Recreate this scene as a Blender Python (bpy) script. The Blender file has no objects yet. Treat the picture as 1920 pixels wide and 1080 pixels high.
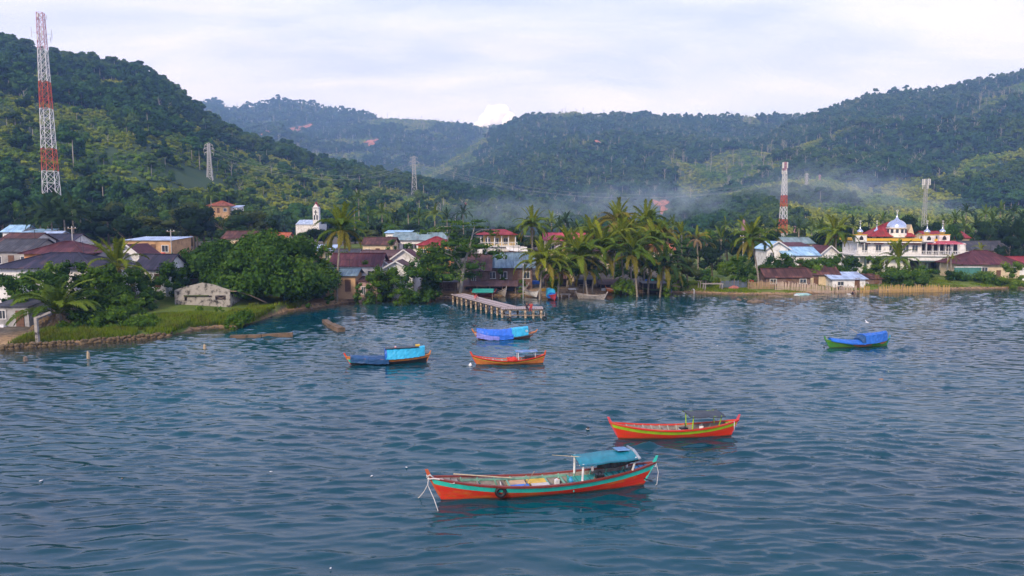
import bpy, math, random
import numpy as np
from mathutils import Vector, Matrix

scene = bpy.context.scene
COL = scene.collection
R = math.radians
rng = np.random.default_rng(7)
random.seed(7)

# ------------------------------------------------------------------ camera
CAM_H = 13.0
F = 1280.0
PITCH = math.atan(120 / F)
cam_d = bpy.data.cameras.new('camera')
cam_d.sensor_width = 36.0
cam_d.lens = 24.0
cam_d.clip_start = 0.5
cam_d.clip_end = 20000
cam = bpy.data.objects.new('camera', cam_d)
COL.objects.link(cam)
cam.location = (0, 0, CAM_H)
cam.rotation_euler = (R(90) - PITCH, 0, 0)
scene.camera = cam

# ------------------------------------------------------------------ light
SUN_EL, SUN_AZ = 34.0, 208.0          # azimuth clockwise from +Y
scene.view_settings.view_transform = 'Standard'
scene.view_settings.look = 'None'
scene.view_settings.gamma = 1.0
scene.view_settings.exposure = 0.40
scene.view_settings.use_curve_mapping = False
sun_d = bpy.data.lights.new('sun', 'SUN')
sun_d.energy = 2.6
sun_d.angle = R(12)
sun_d.color = (1.0, 0.86, 0.68)
sun = bpy.data.objects.new('sun', sun_d)
COL.objects.link(sun)
sdir = Vector((math.sin(R(SUN_AZ)) * math.cos(R(SUN_EL)), math.cos(R(SUN_AZ)) * math.cos(R(SUN_EL)), math.sin(R(SUN_EL))))
sun.rotation_euler = sdir.to_track_quat('Z', 'Y').to_euler()
sun.location = (0, 0, 400)

world = bpy.data.worlds.new('World')
scene.world = world
world.use_nodes = True


class NT:
    """tiny node helper"""
    def __init__(self, tree):
        self.t = tree
        self.t.nodes.clear()

    def n(self, typ, **kw):
        nd = self.t.nodes.new(typ)
        for k, v in kw.items():
            if k.startswith('i_'):
                key = k[2:]
                key = int(key) if key.isdigit() else key.replace('_', ' ')
                nd.inputs[key].default_value = v
            else:
                setattr(nd, k, v)
        return nd

    def l(self, a, b):
        self.t.links.new(a, b)

    def math(self, op, a, b=None, clamp=False):
        nd = self.n('ShaderNodeMath', operation=op, use_clamp=clamp)
        for i, v in enumerate((a, b)):
            if v is None:
                continue
            if isinstance(v, (int, float)):
                nd.inputs[i].default_value = v
            else:
                self.l(v, nd.inputs[i])
        return nd.outputs[0]

    def ramp(self, fac, stops, interp='LINEAR'):
        nd = self.n('ShaderNodeValToRGB')
        cr = nd.color_ramp
        cr.interpolation = interp
        while len(cr.elements) > 1:
            cr.elements.remove(cr.elements[-1])
        for i, (p, c) in enumerate(stops):
            e = cr.elements[0] if i == 0 else cr.elements.new(p)
            e.position = p
            if isinstance(c, (int, float)):
                c = (c, c, c)
            e.color = (*c[:3], 1)
        if fac is not None:
            self.l(fac, nd.inputs[0])
        return nd.outputs[0]

    def mix(self, fac, a, b, blend='MIX'):
        nd = self.n('ShaderNodeMix', data_type='RGBA', blend_type=blend)
        for sock, v in ((nd.inputs[0], fac), (nd.inputs[6], a), (nd.inputs[7], b)):
            if isinstance(v, (int, float)):
                sock.default_value = v
            elif isinstance(v, (tuple, list)):
                sock.default_value = (*v[:3], 1)
            else:
                self.l(v, sock)
        return nd.outputs[2]

    def noise(self, vec, scale, detail=3, rough=0.5, dist=0.0):
        nd = self.n('ShaderNodeTexNoise')
        nd.inputs['Scale'].default_value = scale
        nd.inputs['Detail'].default_value = detail
        nd.inputs['Roughness'].default_value = rough
        nd.inputs['Distortion'].default_value = dist
        if vec is not None:
            self.l(vec, nd.inputs['Vector'])
        return nd.outputs[0]

    def mapping(self, vec, scale=(1, 1, 1), rot=(0, 0, 0), loc=(0, 0, 0)):
        nd = self.n('ShaderNodeMapping')
        nd.inputs['Scale'].default_value = scale
        nd.inputs['Rotation'].default_value = rot
        nd.inputs['Location'].default_value = loc
        self.l(vec, nd.inputs[0])
        return nd.outputs[0]


w = NT(world.node_tree)
sky = w.n('ShaderNodeTexSky', sky_type='NISHITA', sun_disc=False)
sky.sun_elevation = R(SUN_EL)
sky.sun_rotation = R(SUN_AZ)
sky.air_density = 1.2
sky.dust_density = 1.5
tc = w.n('ShaderNodeTexCoord')
# thin high cloud sheet: noise on the direction projected to a plane overhead
sep = w.n('ShaderNodeSeparateXYZ'); w.l(tc.outputs['Generated'], sep.inputs[0])
den = w.math('ADD', w.math('MAXIMUM', sep.outputs[2], 0.0), 0.16)
cx_ = w.math('DIVIDE', sep.outputs[0], den)
cy_ = w.math('DIVIDE', sep.outputs[1], den)
comb = w.n('ShaderNodeCombineXYZ'); w.l(cx_, comb.inputs[0]); w.l(cy_, comb.inputs[1])
m1 = w.mapping(comb.outputs[0], scale=(0.55, 0.9, 1), rot=(0, 0, R(24)), loc=(3.1, 0.4, 0))
n1 = w.noise(m1, 1.0, 7, 0.56, 0.5)
m2 = w.mapping(comb.outputs[0], scale=(1.3, 2.6, 1), rot=(0, 0, R(18)), loc=(0.3, 2.2, 0))
n2 = w.noise(m2, 1.0, 6, 0.55, 0.3)
cover = w.ramp(n1, [(0.30, 0.62), (0.52, 0.92), (0.65, 1.0)])
shade = w.ramp(n2, [(0.34, (5.0, 6.1, 12.0)), (0.50, (6.8, 7.6, 13.4)), (0.64, (8.8, 9.0, 13.6))])
# clouds thin out towards the zenith, thick and bright near the horizon
up = w.ramp(sep.outputs[2], [(0.0, 1.0), (0.30, 1.0), (0.75, 0.78)])
fac = w.math('MULTIPLY', cover, up)
hz = w.ramp(sep.outputs[2], [(0.08, 0.80), (0.36, 0.0)])
cl = w.mix(hz, shade, (8.5, 8.9, 12.6))
skc = w.mix(fac, sky.outputs[0], cl)
bg = w.n('ShaderNodeBackground'); bg.inputs[1].default_value = 0.099
w.l(skc, bg.inputs[0])
wo = w.n('ShaderNodeOutputWorld'); w.l(bg.outputs[0], wo.inputs[0])

cy_set = scene.cycles
cy_set.max_bounces = 6
cy_set.diffuse_bounces = 2
cy_set.glossy_bounces = 3
cy_set.transmission_bounces = 3
cy_set.transparent_max_bounces = 6
cy_set.volume_bounces = 0
cy_set.caustics_reflective = False
cy_set.caustics_refractive = False
cy_set.use_denoising = True


# ------------------------------------------------------------------ pixel -> place (used to lay things out on the ground)
def ray(px, py):
    x, y = (px - 960) / F, -(py - 540) / F
    c, s = math.cos(PITCH), math.sin(PITCH)
    return Vector((x, c + y * s, -s + y * c))


def at_z(px, py, z=0.0):
    d = ray(px, py)
    t = (z - CAM_H) / d.z
    return Vector((d.x * t, d.y * t, z))


def at_Y(px, py, Y):
    d = ray(px, py)
    t = Y / d.y
    return Vector((d.x * t, Y, CAM_H + d.z * t))


# ------------------------------------------------------------------ objects
def tag(o, label=None, cat=None, group=None, kind=None):
    if label: o['label'] = label
    if cat: o['category'] = cat
    if group: o['group'] = group
    if kind: o['kind'] = kind
    return o


def empty(name, loc=(0, 0, 0), rz=0.0, label=None, cat=None, group=None):
    o = bpy.data.objects.new(name, None)
    o.empty_display_size = 0.3
    o.location = loc
    o.rotation_euler = (0, 0, rz)
    COL.objects.link(o)
    return tag(o, label, cat, group)


def link(name, mesh, parent=None, loc=(0, 0, 0), rot=(0, 0, 0), scale=(1, 1, 1)):
    o = bpy.data.objects.new(name, mesh)
    COL.objects.link(o)
    o.parent = parent
    o.location = loc
    o.rotation_euler = rot
    o.scale = scale
    return o


def mesh_np(name, V, faces, mat=None, smooth=False, attrs=None):
    """V (n,3); faces: list of int arrays each (k,3|4)"""
    me = bpy.data.meshes.new(name)
    V = np.asarray(V, dtype=np.float32)
    me.vertices.add(len(V))
    me.vertices.foreach_set('co', V.ravel())
    loops, starts, totals = [], [], []
    off = 0
    for fa in faces:
        fa = np.asarray(fa, dtype=np.int32)
        if len(fa) == 0:
            continue
        k = fa.shape[1]
        loops.append(fa.ravel())
        starts.append(off + np.arange(len(fa), dtype=np.int32) * k)
        totals.append(np.full(len(fa), k, dtype=np.int32))
        off += len(fa) * k
    if loops:
        lo = np.concatenate(loops)
        me.loops.add(len(lo))
        me.loops.foreach_set('vertex_index', lo)
        st = np.concatenate(starts)
        me.polygons.add(len(st))
        me.polygons.foreach_set('loop_start', st)
        me.polygons.foreach_set('loop_total', np.concatenate(totals))
        if smooth:
            me.polygons.foreach_set('use_smooth', np.ones(len(st), dtype=bool))
    for an, av in (attrs or {}).items():
        av = np.asarray(av)
        t = 'INT' if av.dtype.kind == 'i' else 'FLOAT'
        a = me.attributes.new(an, t, 'POINT')
        a.data.foreach_set('value', av.astype(np.int32 if t == 'INT' else np.float32))
    me.update(calc_edges=True)
    me.validate()
    if mat:
        me.materials.append(mat)
    return me


class MB:
    """collects simple shapes, links them as one mesh object"""
    def __init__(self):
        self.v, self.f = [], []

    def add(self, vs, fs):
        o = len(self.v)
        self.v += [tuple(x) for x in vs]
        self.f += [tuple(i + o for i in q) for q in fs]
        return self

    def box(self, c, s, rz=0.0, rx=0.0, ry=0.0):
        hx, hy, hz = s[0] / 2, s[1] / 2, s[2] / 2
        M = Matrix.Translation(c) @ Matrix.Rotation(rz, 4, 'Z') @ Matrix.Rotation(ry, 4, 'Y') @ Matrix.Rotation(rx, 4, 'X')
        vs = [M @ Vector((x, y, z)) for z in (-hz, hz) for x, y in ((-hx, -hy), (hx, -hy), (hx, hy), (-hx, hy))]
        return self.add(vs, [(3, 2, 1, 0), (4, 5, 6, 7), (0, 1, 5, 4), (1, 2, 6, 5), (2, 3, 7, 6), (3, 0, 4, 7)])

    def bar(self, a, b, w, h=None):
        a, b = Vector(a), Vector(b)
        h = h or w
        d = b - a
        L = d.length
        if L < 1e-6: return self
        d.normalize()
        up = Vector((0, 0, 1)) if abs(d.z) < 0.95 else Vector((0, 1, 0))
        s = d.cross(up).normalized()
        u = s.cross(d)
        vs = [p + s * (i * w / 2) + u * (j * h / 2) for p in (a, b) for i, j in ((-1, -1), (1, -1), (1, 1), (-1, 1))]
        return self.add(vs, [(0, 1, 2, 3), (7, 6, 5, 4), (0, 4, 5, 1), (1, 5, 6, 2), (2, 6, 7, 3), (3, 7, 4, 0)])

    def tube(self, pts, rad, n=6, caps=True):
        pts = [Vector(p) for p in pts]
        if not hasattr(rad, '__len__'): rad = [rad] * len(pts)
        vs, fs = [], []
        prev = None
        for i, p in enumerate(pts):
            d = (pts[min(i + 1, len(pts) - 1)] - pts[max(i - 1, 0)]).normalized()
            if prev is None:
                up = Vector((0, 0, 1)) if abs(d.z) < 0.9 else Vector((1, 0, 0))
                s = d.cross(up).normalized()
            else:
                s = (prev - d * prev.dot(d)).normalized()
            prev = s
            u = d.cross(s)
            for k in range(n):
                a = 2 * math.pi * k / n
                vs.append(p + (s * math.cos(a) + u * math.sin(a)) * rad[i])
        for i in range(len(pts) - 1):
            for k in range(n):
                k2 = (k + 1) % n
                fs.append((i * n + k, i * n + k2, (i + 1) * n + k2, (i + 1) * n + k))
        if caps:
            fs.append(tuple(range(n))[::-1])
            fs.append(tuple((len(pts) - 1) * n + k for k in range(n)))
        return self.add(vs, fs)

    def lathe(self, prof, c=(0, 0, 0), n=16):
        c = Vector(c)
        vs, fs = [], []
        for r, z in prof:
            for k in range(n):
                a = 2 * math.pi * k / n
                vs.append(c + Vector((r * math.cos(a), r * math.sin(a), z)))
        for i in range(len(prof) - 1):
            for k in range(n):
                k2 = (k + 1) % n
                fs.append((i * n + k, i * n + k2, (i + 1) * n + k2, (i + 1) * n + k))
        fs.append(tuple(range(n))[::-1])
        fs.append(tuple((len(prof) - 1) * n + k for k in range(n)))
        return self.add(vs, fs)

    def torus(self, c, R0, r, axis='Y', n=16, m=8):
        vs, fs = [], []
        for i in range(n):
            a = 2 * math.pi * i / n
            for j in range(m):
                b = 2 * math.pi * j / m
                q = (R0 + r * math.cos(b))
                p = (q * math.cos(a), r * math.sin(b), q * math.sin(a)) if axis == 'Y' else (q * math.cos(a), q * math.sin(a), r * math.sin(b))
                vs.append(Vector(c) + Vector(p))
        for i in range(n):
            for j in range(m):
                i2, j2 = (i + 1) % n, (j + 1) % m
                fs.append((i * m + j, i * m + j2, i2 * m + j2, i2 * m + j))
        return self.add(vs, fs)

    def slab(self, quad, th):
        """4 corners (ccw from above) given thickness downwards"""
        q = [Vector(p) for p in quad]
        d = Vector((0, 0, -th))
        vs = q + [p + d for p in q]
        return self.add(vs, [(0, 1, 2, 3), (7, 6, 5, 4), (0, 4, 5, 1), (1, 5, 6, 2), (2, 6, 7, 3), (3, 7, 4, 0)])

    def ribbed(self, a, b, c, d, pitch=0.45, amp=0.03, th=0.05):
        """roof slope: eave a->b, ridge d->c, standing ribs running up the slope"""
        a, b, c, d = map(Vector, (a, b, c, d))
        n = max(4, int((b - a).length / pitch) * 2)
        nor = (b - a).cross(d - a).normalized()
        vs, fs = [], []
        for i in range(n + 1):
            t = i / n
            o = nor * (amp if i % 2 else 0.0)
            lo, hi = a.lerp(b, t), d.lerp(c, t)
            vs += [lo + o, hi + o, hi + o - nor * th, lo + o - nor * th]
        for i in range(n):
            k = i * 4
            fs += [(k, k + 4, k + 5, k + 1), (k + 3, k + 2, k + 6, k + 7), (k, k + 3, k + 7, k + 4)]
        fs += [(0, 1, 2, 3), (n * 4 + 3, n * 4 + 2, n * 4 + 1, n * 4)]
        return self.add(vs, fs)

    def mesh(self, name, mat, smooth=False):
        me = bpy.data.meshes.new(name)
        me.from_pydata(self.v, [], self.f)
        if mat: me.materials.append(mat)
        if smooth: me.shade_smooth()
        me.update()
        return me

    def build(self, name, mat, parent=None, smooth=False, loc=(0, 0, 0), rot=(0, 0, 0)):
        return link(name, self.mesh(name, mat, smooth), parent, loc, rot)


# ------------------------------------------------------------------ materials
MATS = {}


def mat_plain(name, col, rough=0.6, var=0.15, scale=3.0, metal=0.0, bump=0.0, col2=None, spec=0.4, amt=0.5):
    """painted / weathered surface: colour broken up by noise"""
    if name in MATS: return MATS[name]
    m = bpy.data.materials.new(name); m.use_nodes = True
    t = NT(m.node_tree)
    g = t.n('ShaderNodeTexCoord')
    nz = t.noise(g.outputs['Object'], scale, 5, 0.6)
    c2 = col2 or tuple(c * (1 - 2.2 * var) for c in col)
    hi = tuple(min(1, c * (1 + var)) for c in col)
    c = t.ramp(nz, [(0.5 - amt * 0.36, c2), (0.5, col), (0.72, hi)])
    p = t.n('ShaderNodeBsdfPrincipled')
    t.l(c, p.inputs['Base Color'])
    p.inputs['Roughness'].default_value = rough
    p.inputs['Metallic'].default_value = metal
    p.inputs['Specular IOR Level'].default_value = spec
    if bump:
        b = t.n('ShaderNodeBump'); b.inputs['Strength'].default_value = bump; b.inputs['Distance'].default_value = 0.05
        t.l(t.noise(g.outputs['Object'], scale * 6, 4, 0.6), b.inputs['Height'])
        t.l(b.outputs[0], p.inputs['Normal'])
    o = t.n('ShaderNodeOutputMaterial'); t.l(p.outputs[0], o.inputs[0])
    MATS[name] = m
    return m


def mat_leaf(name, dark, mid, light, transl=0.25, posnoise=None, hue2=None, rough=0.65, spec=0.06):
    """foliage: per leaf attribute rnd, per object random, optional broad patches in world space"""
    if name in MATS: return MATS[name]
    m = bpy.data.materials.new(name); m.use_nodes = True
    t = NT(m.node_tree)
    a = t.n('ShaderNodeAttribute', attribute_name='rnd')
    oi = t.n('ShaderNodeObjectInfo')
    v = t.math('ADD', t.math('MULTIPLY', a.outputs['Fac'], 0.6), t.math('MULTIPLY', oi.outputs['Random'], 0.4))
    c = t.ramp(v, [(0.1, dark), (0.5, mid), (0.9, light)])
    if posnoise:
        ge = t.n('ShaderNodeNewGeometry')
        nz = t.noise(ge.outputs['Position'], posnoise[0], 4, 0.55)
        k = t.ramp(nz, [(posnoise[1], 0.0), (posnoise[2], 1.0)])
        c2 = t.ramp(v, [(0.1, hue2[0]), (0.5, hue2[1]), (0.9, hue2[2])])
        c = t.mix(k, c, c2)
    p = t.n('ShaderNodeBsdfPrincipled')
    t.l(c, p.inputs['Base Color'])
    p.inputs['Roughness'].default_value = rough
    p.inputs['Specular IOR Level'].default_value = spec
    o = t.n('ShaderNodeOutputMaterial')
    if transl:
        tr = t.n('ShaderNodeBsdfTranslucent'); t.l(c, tr.inputs[0])
        mx = t.n('ShaderNodeMixShader'); mx.inputs[0].default_value = transl
        t.l(p.outputs[0], mx.inputs[1]); t.l(tr.outputs[0], mx.inputs[2]); t.l(mx.outputs[0], o.inputs[0])
    else:
        t.l(p.outputs[0], o.inputs[0])
    MATS[name] = m
    return m


# numpy value noise --------------------------------------------------------
_perm = np.random.default_rng(3).random((256, 256))


def vnoise(x, y):
    xi, yi = np.floor(x).astype(int), np.floor(y).astype(int)
    fx, fy = x - xi, y - yi
    fx = fx * fx * (3 - 2 * fx); fy = fy * fy * (3 - 2 * fy)
    a = _perm[xi % 256, yi % 256]; b = _perm[(xi + 1) % 256, yi % 256]
    c = _perm[xi % 256, (yi + 1) % 256]; d = _perm[(xi + 1) % 256, (yi + 1) % 256]
    return (a * (1 - fx) + b * fx) * (1 - fy) + (c * (1 - fx) + d * fx) * fy


def fbm(x, y, o=4):
    s, a, t = 0, 0.5, 0
    for i in range(o):
        s = s + a * vnoise(x * 2 ** i + 17 * i, y * 2 ** i + 9 * i)
        t += a
        a *= 0.5
    return s / t
# ================================================================== GROUND
SHORE = [(-900, 690), (-300, 676), (0, 656), (150, 645), (312, 632), (345, 622), (400, 614), (445, 617), (472, 608), (492, 595), (525, 585), (600, 577),
         (650, 568), (720, 563), (800, 563), (850, 560), (930, 556), (975, 556), (1030, 559), (1070, 555), (1100, 557), (1150, 550), (1230, 548),
         (1300, 550), (1400, 553), (1480, 553), (1560, 549), (1620, 548), (1700, 545), (1800, 543), (1920, 541), (2200, 537), (2900, 534)]
_sp = [at_z(px, py) for px, py in SHORE]
SX, SY = np.array([p.x for p in _sp]), np.array([p.y for p in _sp])


def shore_y(x):
    return np.interp(x, SX, SY)


def ground_z(x, y):
    x, y = np.asarray(x, float), np.asarray(y, float)
    s = y - shore_y(x) + (fbm(x * 0.35, y * 0.35, 2) - 0.5) * 0.5
    z = np.interp(s, [-30, -6, -1.0, 0, 0.8, 2.5, 8, 40, 120, 250, 600], [-4, -1.0, -0.18, 0.0, 0.22, 0.55, 0.9, 1.3, 2.2, 3.2, 6])
    z = z + np.interp(s, [20, 28, 48, 90, 600], [0, 0.8, 3.0, 4.0, 4.5]) * np.clip((32 - x) / 15, 0, 1)
    return z + (fbm(x * 0.12 + 5, y * 0.12, 3) - 0.5) * 0.35 * np.clip(s / 4, 0, 1)


def gz(x, y):
    return float(ground_z(np.array([x]), np.array([y]))[0])


def grid_mesh(name, X, Y, Z, mat, smooth=True, attrs=None):
    nr, nc = X.shape
    V = np.stack([X, Y, Z], -1).reshape(-1, 3)
    idx = np.arange(nr * nc).reshape(nr, nc)
    fa = np.stack([idx[:-1, :-1], idx[:-1, 1:], idx[1:, 1:], idx[1:, :-1]], -1).reshape(-1, 4)
    return mesh_np(name, V, [fa], mat, smooth, attrs)


def mat_ground():
    m = bpy.data.materials.new('ground_soil'); m.use_nodes = True
    t = NT(m.node_tree)
    ge = t.n('ShaderNodeNewGeometry'); P = ge.outputs['Position']
    s = t.n('ShaderNodeAttribute', attribute_name='shore').outputs['Fac']
    g = t.n('ShaderNodeAttribute', attribute_name='grassy').outputs['Fac']
    n1 = t.noise(P, 0.25, 5, 0.6); n2 = t.noise(P, 1.6, 5, 0.65); n3 = t.noise(P, 6.0, 3, 0.6)
    sand = t.ramp(n2, [(0.3, (0.13, 0.085, 0.045)), (0.5, (0.31, 0.20, 0.10)), (0.7, (0.46, 0.31, 0.16))])
    dirt = t.ramp(n2, [(0.3, (0.05, 0.045, 0.035)), (0.55, (0.13, 0.11, 0.08)), (0.75, (0.24, 0.20, 0.15))])
    grass = t.ramp(t.math('ADD', t.math('MULTIPLY', n1, 0.6), t.math('MULTIPLY', n3, 0.4)),
                   [(0.36, (0.045, 0.075, 0.012)), (0.5, (0.10, 0.15, 0.02)), (0.63, (0.20, 0.21, 0.04))])
    gm = t.math('ADD', g, t.math('MULTIPLY', t.math('SUBTRACT', n2, 0.5), 1.2))
    gm = t.ramp(gm, [(0.42, 0.0), (0.58, 1.0)])
    sm = t.math('ADD', s, t.math('MULTIPLY', t.math('SUBTRACT', n1, 0.5), 6.0))
    sm = t.ramp(t.math('MULTIPLY', sm, 0.1), [(0.5, 0.0), (0.85, 1.0)])
    c = t.mix(sm, sand, dirt)
    c = t.mix(gm, c, grass)
    wet = t.ramp(t.math('ADD', t.math('MULTIPLY', s, 0.2), 0.5), [(0.45, 0.28), (0.66, 1.0)])
    wc = t.n('ShaderNodeCombineColor'); [t.l(wet, wc.inputs[i]) for i in range(3)]
    c = t.mix(1.0, c, wc.outputs[0], 'MULTIPLY')
    p = t.n('ShaderNodeBsdfPrincipled'); t.l(c, p.inputs['Base Color']); p.inputs['Roughness'].default_value = 0.9
    p.inputs['Specular IOR Level'].default_value = 0.2
    b = t.n('ShaderNodeBump'); b.inputs['Strength'].default_value = 0.7; b.inputs['Distance'].default_value = 0.12
    t.l(n3, b.inputs['Height']); t.l(b.outputs[0], p.inputs['Normal'])
    o = t.n('ShaderNodeOutputMaterial'); t.l(p.outputs[0], o.inputs[0])
    return m


xs = np.concatenate([np.linspace(-1600, -160, 40)[:-1], np.linspace(-160, 200, 460), np.linspace(200, 1600, 40)[1:]])
ys = np.concatenate([np.linspace(20, 60, 10)[:-1], np.linspace(60, 165, 240)[:-1], np.linspace(165, 420, 90)[:-1], np.linspace(420, 2600, 40)])
GX, GY = np.meshgrid(xs, ys)
GZ = ground_z(GX, GY)
GS = GY - shore_y(GX)


def grassy(x, s):
    """where turf grows: the right-hand shore strip and the left bank"""
    a = np.clip((x - 33) / 6, 0, 1) * np.clip((s - 0.9) / 1.4, 0, 1)
    b = np.clip((-33 - x) / 2, 0, 1) * np.clip((x + 53) / 3, 0, 1) * np.clip((s - 0.6) / 0.8, 0, 1)
    return np.maximum(a, b)


gobj = link('ground', grid_mesh('ground', GX, GY, GZ, mat_ground(), True, {'shore': GS.ravel(), 'grassy': grassy(GX, GS).ravel()}))
tag(gobj, 'sandy shore, dirt lanes and grass the village stands on', kind='structure')


# ================================================================== WATER
def mat_water():
    m = bpy.data.materials.new('lake_water'); m.use_nodes = True
    t = NT(m.node_tree)
    ge = t.n('ShaderNodeNewGeometry'); P = ge.outputs['Position']
    dpt = t.n('ShaderNodeAttribute', attribute_name='depth').outputs['Fac']
    n = t.noise(P, 0.05, 3, 0.5)
    deep = t.ramp(n, [(0.35, (0.0012, 0.036, 0.052)), (0.65, (0.0020, 0.056, 0.074))])
    c = t.mix(t.ramp(t.math('MULTIPLY', dpt, 0.5), [(0.0, 1.0), (0.6, 0.35), (1.0, 0.0)]), deep, (0.045, 0.038, 0.020))
    p = t.n('ShaderNodeBsdfPrincipled'); t.l(c, p.inputs['Base Color'])
    p.inputs['Roughness'].default_value = 0.03
    p.inputs['IOR'].default_value = 1.333
    p.inputs['Specular IOR Level'].default_value = 0.65
    mp = t.mapping(P, scale=(0.55, 2.0, 1.0), rot=(0, 0, R(-5)))
    h1 = t.noise(mp, 2.6, 4, 0.55, 0.4)
    h2 = t.noise(mp, 9.0, 3, 0.5, 0.2)
    hh = t.math('ADD', h1, t.math('MULTIPLY', h2, 0.28))
    b = t.n('ShaderNodeBump'); b.inputs['Strength'].default_value = 0.3; b.inputs['Distance'].default_value = 0.025
    t.l(hh, b.inputs['Height']); t.l(b.outputs[0], p.inputs['Normal'])
    o = t.n('ShaderNodeOutputMaterial'); t.l(p.outputs[0], o.inputs[0])
    return m


def wave_h(X, Y, damp):
    r = np.random.default_rng(11)
    h = np.zeros_like(X)
    wx = X + 1.4 * (fbm(X * 0.11, Y * 0.11, 2) - 0.5) * 2
    wy = Y + 1.4 * (fbm(X * 0.11 + 40, Y * 0.11, 2) - 0.5) * 2
    for i in range(60):
        lam = 0.42 * (2.3 / 0.42) ** (r.random() ** 1.3)
        th = R(-97) + r.normal() * 0.36
        k = 2 * math.pi / lam
        a = 0.034 * min(1.0, (1.3 / lam)) ** 0.8 / k * (0.6 + 0.8 * r.random())
        ph = r.random() * 6.283
        h += a * np.sin(k * (math.cos(th) * wx + math.sin(th) * wy) + ph)
    g = 0.30 + 1.4 * fbm(X * 0.035 + 3, Y * 0.05, 3)      # gusts: rougher and calmer patches
    h = h * g
    return (h + 10.0 * h * h - 0.003) * damp


wxs = np.concatenate([np.linspace(-900, -125, 24)[:-1], np.arange(-125, 125.01, 0.25), np.linspace(125, 900, 24)[1:]])
yy, ystep = [13.0], 0.1
while yy[-1] < 152:
    yy.append(yy[-1] + max(0.085, 0.0030 * yy[-1]))
wys = np.concatenate([np.linspace(-400, 13, 18)[:-1], np.array(yy), np.linspace(153, 170, 4)])
WX, WY = np.meshgrid(wxs, wys)
wd = shore_y(WX) - WY
damp = np.clip(wd / 9, 0.25, 1) * np.clip((125 - np.abs(WX)) / 12, 0, 1) * np.clip((WY - 12.5) / 3, 0, 1)
WZ = wave_h(WX, WY, damp)
wobj = link('water', grid_mesh('water', WX, WY, WZ, mat_water(), True, {'depth': np.clip(wd / 5.0, 0, 2).ravel()}))
tag(wobj, 'rippled teal lake water of the bay', kind='structure')


# ================================================================== HILLS
def make_profile(rows):
    """rows: (px, ridge py, ridge distance, foot distance)"""
    u, Dr, Df, Zr = [], [], [], []
    for px, py, dr, df in rows:
        p = at_Y(px, py, dr)
        u.append(p.x / dr); Dr.append(dr); Df.append(df); Zr.append(p.z)
    return tuple(map(np.array, (u, Dr, Df, Zr)))


class Hill:
    def __init__(self, rows, zf=2.0, shape=(1.0, 0.0), spur=0.1, freq=1 / 180., seed=0.0, tree_h=0.0):
        self.u, self.Dr, self.Df, self.Zr = make_profile(rows)
        self.Zr = self.Zr - tree_h
        self.zf, self.shape, self.spur, self.freq, self.seed = zf, shape, spur, freq, seed

    def z(self, X, Y):
        X, Y = np.asarray(X, float), np.asarray(Y, float)
        u = X / Y
        dr, df, zr = (np.interp(u, self.u, q) for q in (self.Dr, self.Df, self.Zr))
        t = (Y - df) / (dr - df)
        tc = np.clip(t, 0, 1)
        a, b = self.shape
        s = tc * a + (1 - a) * tc ** 2 + b * np.sin(tc * math.pi * 2) * 0.1
        sp = 1 - np.abs(2 * fbm(X * self.freq + self.seed + Y * self.freq * 0.25, Y * self.freq * 0.45 + self.seed, 4) - 1) * 2.0
        nz = sp * self.spur * (zr - self.zf) * 4 * tc * (1 - tc)
        z = self.zf + (zr - self.zf) * s + nz
        z = np.where(t > 1, zr - (Y - dr) * 0.45, z)
        z = np.where(t < 0, self.zf + t * 25, z)
        return z

    def mesh(self, name, mat, n_u=260, n_y=150, back=1.25):
        us = np.linspace(self.u[0], self.u[-1], n_u)
        dr, df = np.interp(us, self.u, self.Dr), np.interp(us, self.u, self.Df)
        T = np.linspace(-0.06, back, n_y)
        Y = df[None, :] + (dr - df)[None, :] * T[:, None]
        X = us[None, :] * Y
        return grid_mesh(name, X, Y, self.z(X, Y), mat)

    def scatter(self, n, seed, tmax=1.02, px0=None, px1=None):
        r = np.random.default_rng(seed)
        u0, u1 = self.u[0], self.u[-1]
        if px0 is not None: u0 = max(u0, (px0 - 960) / F)
        if px1 is not None: u1 = min(u1, (px1 - 960) / F)
        u = u0 + (u1 - u0) * r.random(n * 3)
        t = r.random(n * 3) * (tmax + 0.02) - 0.02
        dr, df = np.interp(u, self.u, self.Dr), np.interp(u, self.u, self.Df)
        Y = df + (dr - df) * t
        wgt = Y * (dr - df); wgt = wgt / wgt.max()
        keep = r.random(n * 3) < wgt
        u, Y, t = u[keep][:n], Y[keep][:n], t[keep][:n]
        X = u * Y
        return X, Y, self.z(X, Y), t


H_LEFT = Hill([(-500, 20, 560, 200), (-200, 35, 600, 205), (0, 72, 650, 215), (60, 100, 660, 220), (140, 117, 680, 230), (260, 130, 700, 240), (310, 157, 705, 245),
               (345, 188, 710, 250), (375, 212, 715, 255), (420, 244, 720, 262), (480, 270, 725, 275), (540, 282, 735, 285), (600, 304, 745, 295),
               (700, 328, 765, 310), (780, 342, 780, 322), (850, 356, 790, 335), (920, 370, 800, 345), (1000, 384, 810, 360), (1090, 398, 830, 380), (1180, 416, 850, 400), (1300, 428, 860, 420)],
              zf=2.0, shape=(0.85, 0.0), spur=0.09, freq=1 / 120., seed=3.3, tree_h=4)
H_FARL = Hill([(150, 215, 2500, 1300), (300, 208, 2550, 1300), (380, 193, 2600, 1300), (402, 186, 2600, 1300), (428, 203, 2600, 1300), (470, 197, 2600, 1300), (520, 186, 2600, 1300), (560, 188, 2600, 1300),
               (640, 206, 2600, 1300), (720, 219, 2600, 1300), (800, 222, 2600, 1300), (870, 229, 2600, 1300), (930, 239, 2600, 1300), (1000, 245, 2600, 1350), (1100, 260, 2600, 1400)],
              zf=14, shape=(0.8, 0.4), spur=0.16, freq=1 / 420., seed=8.1, tree_h=6)
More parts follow.
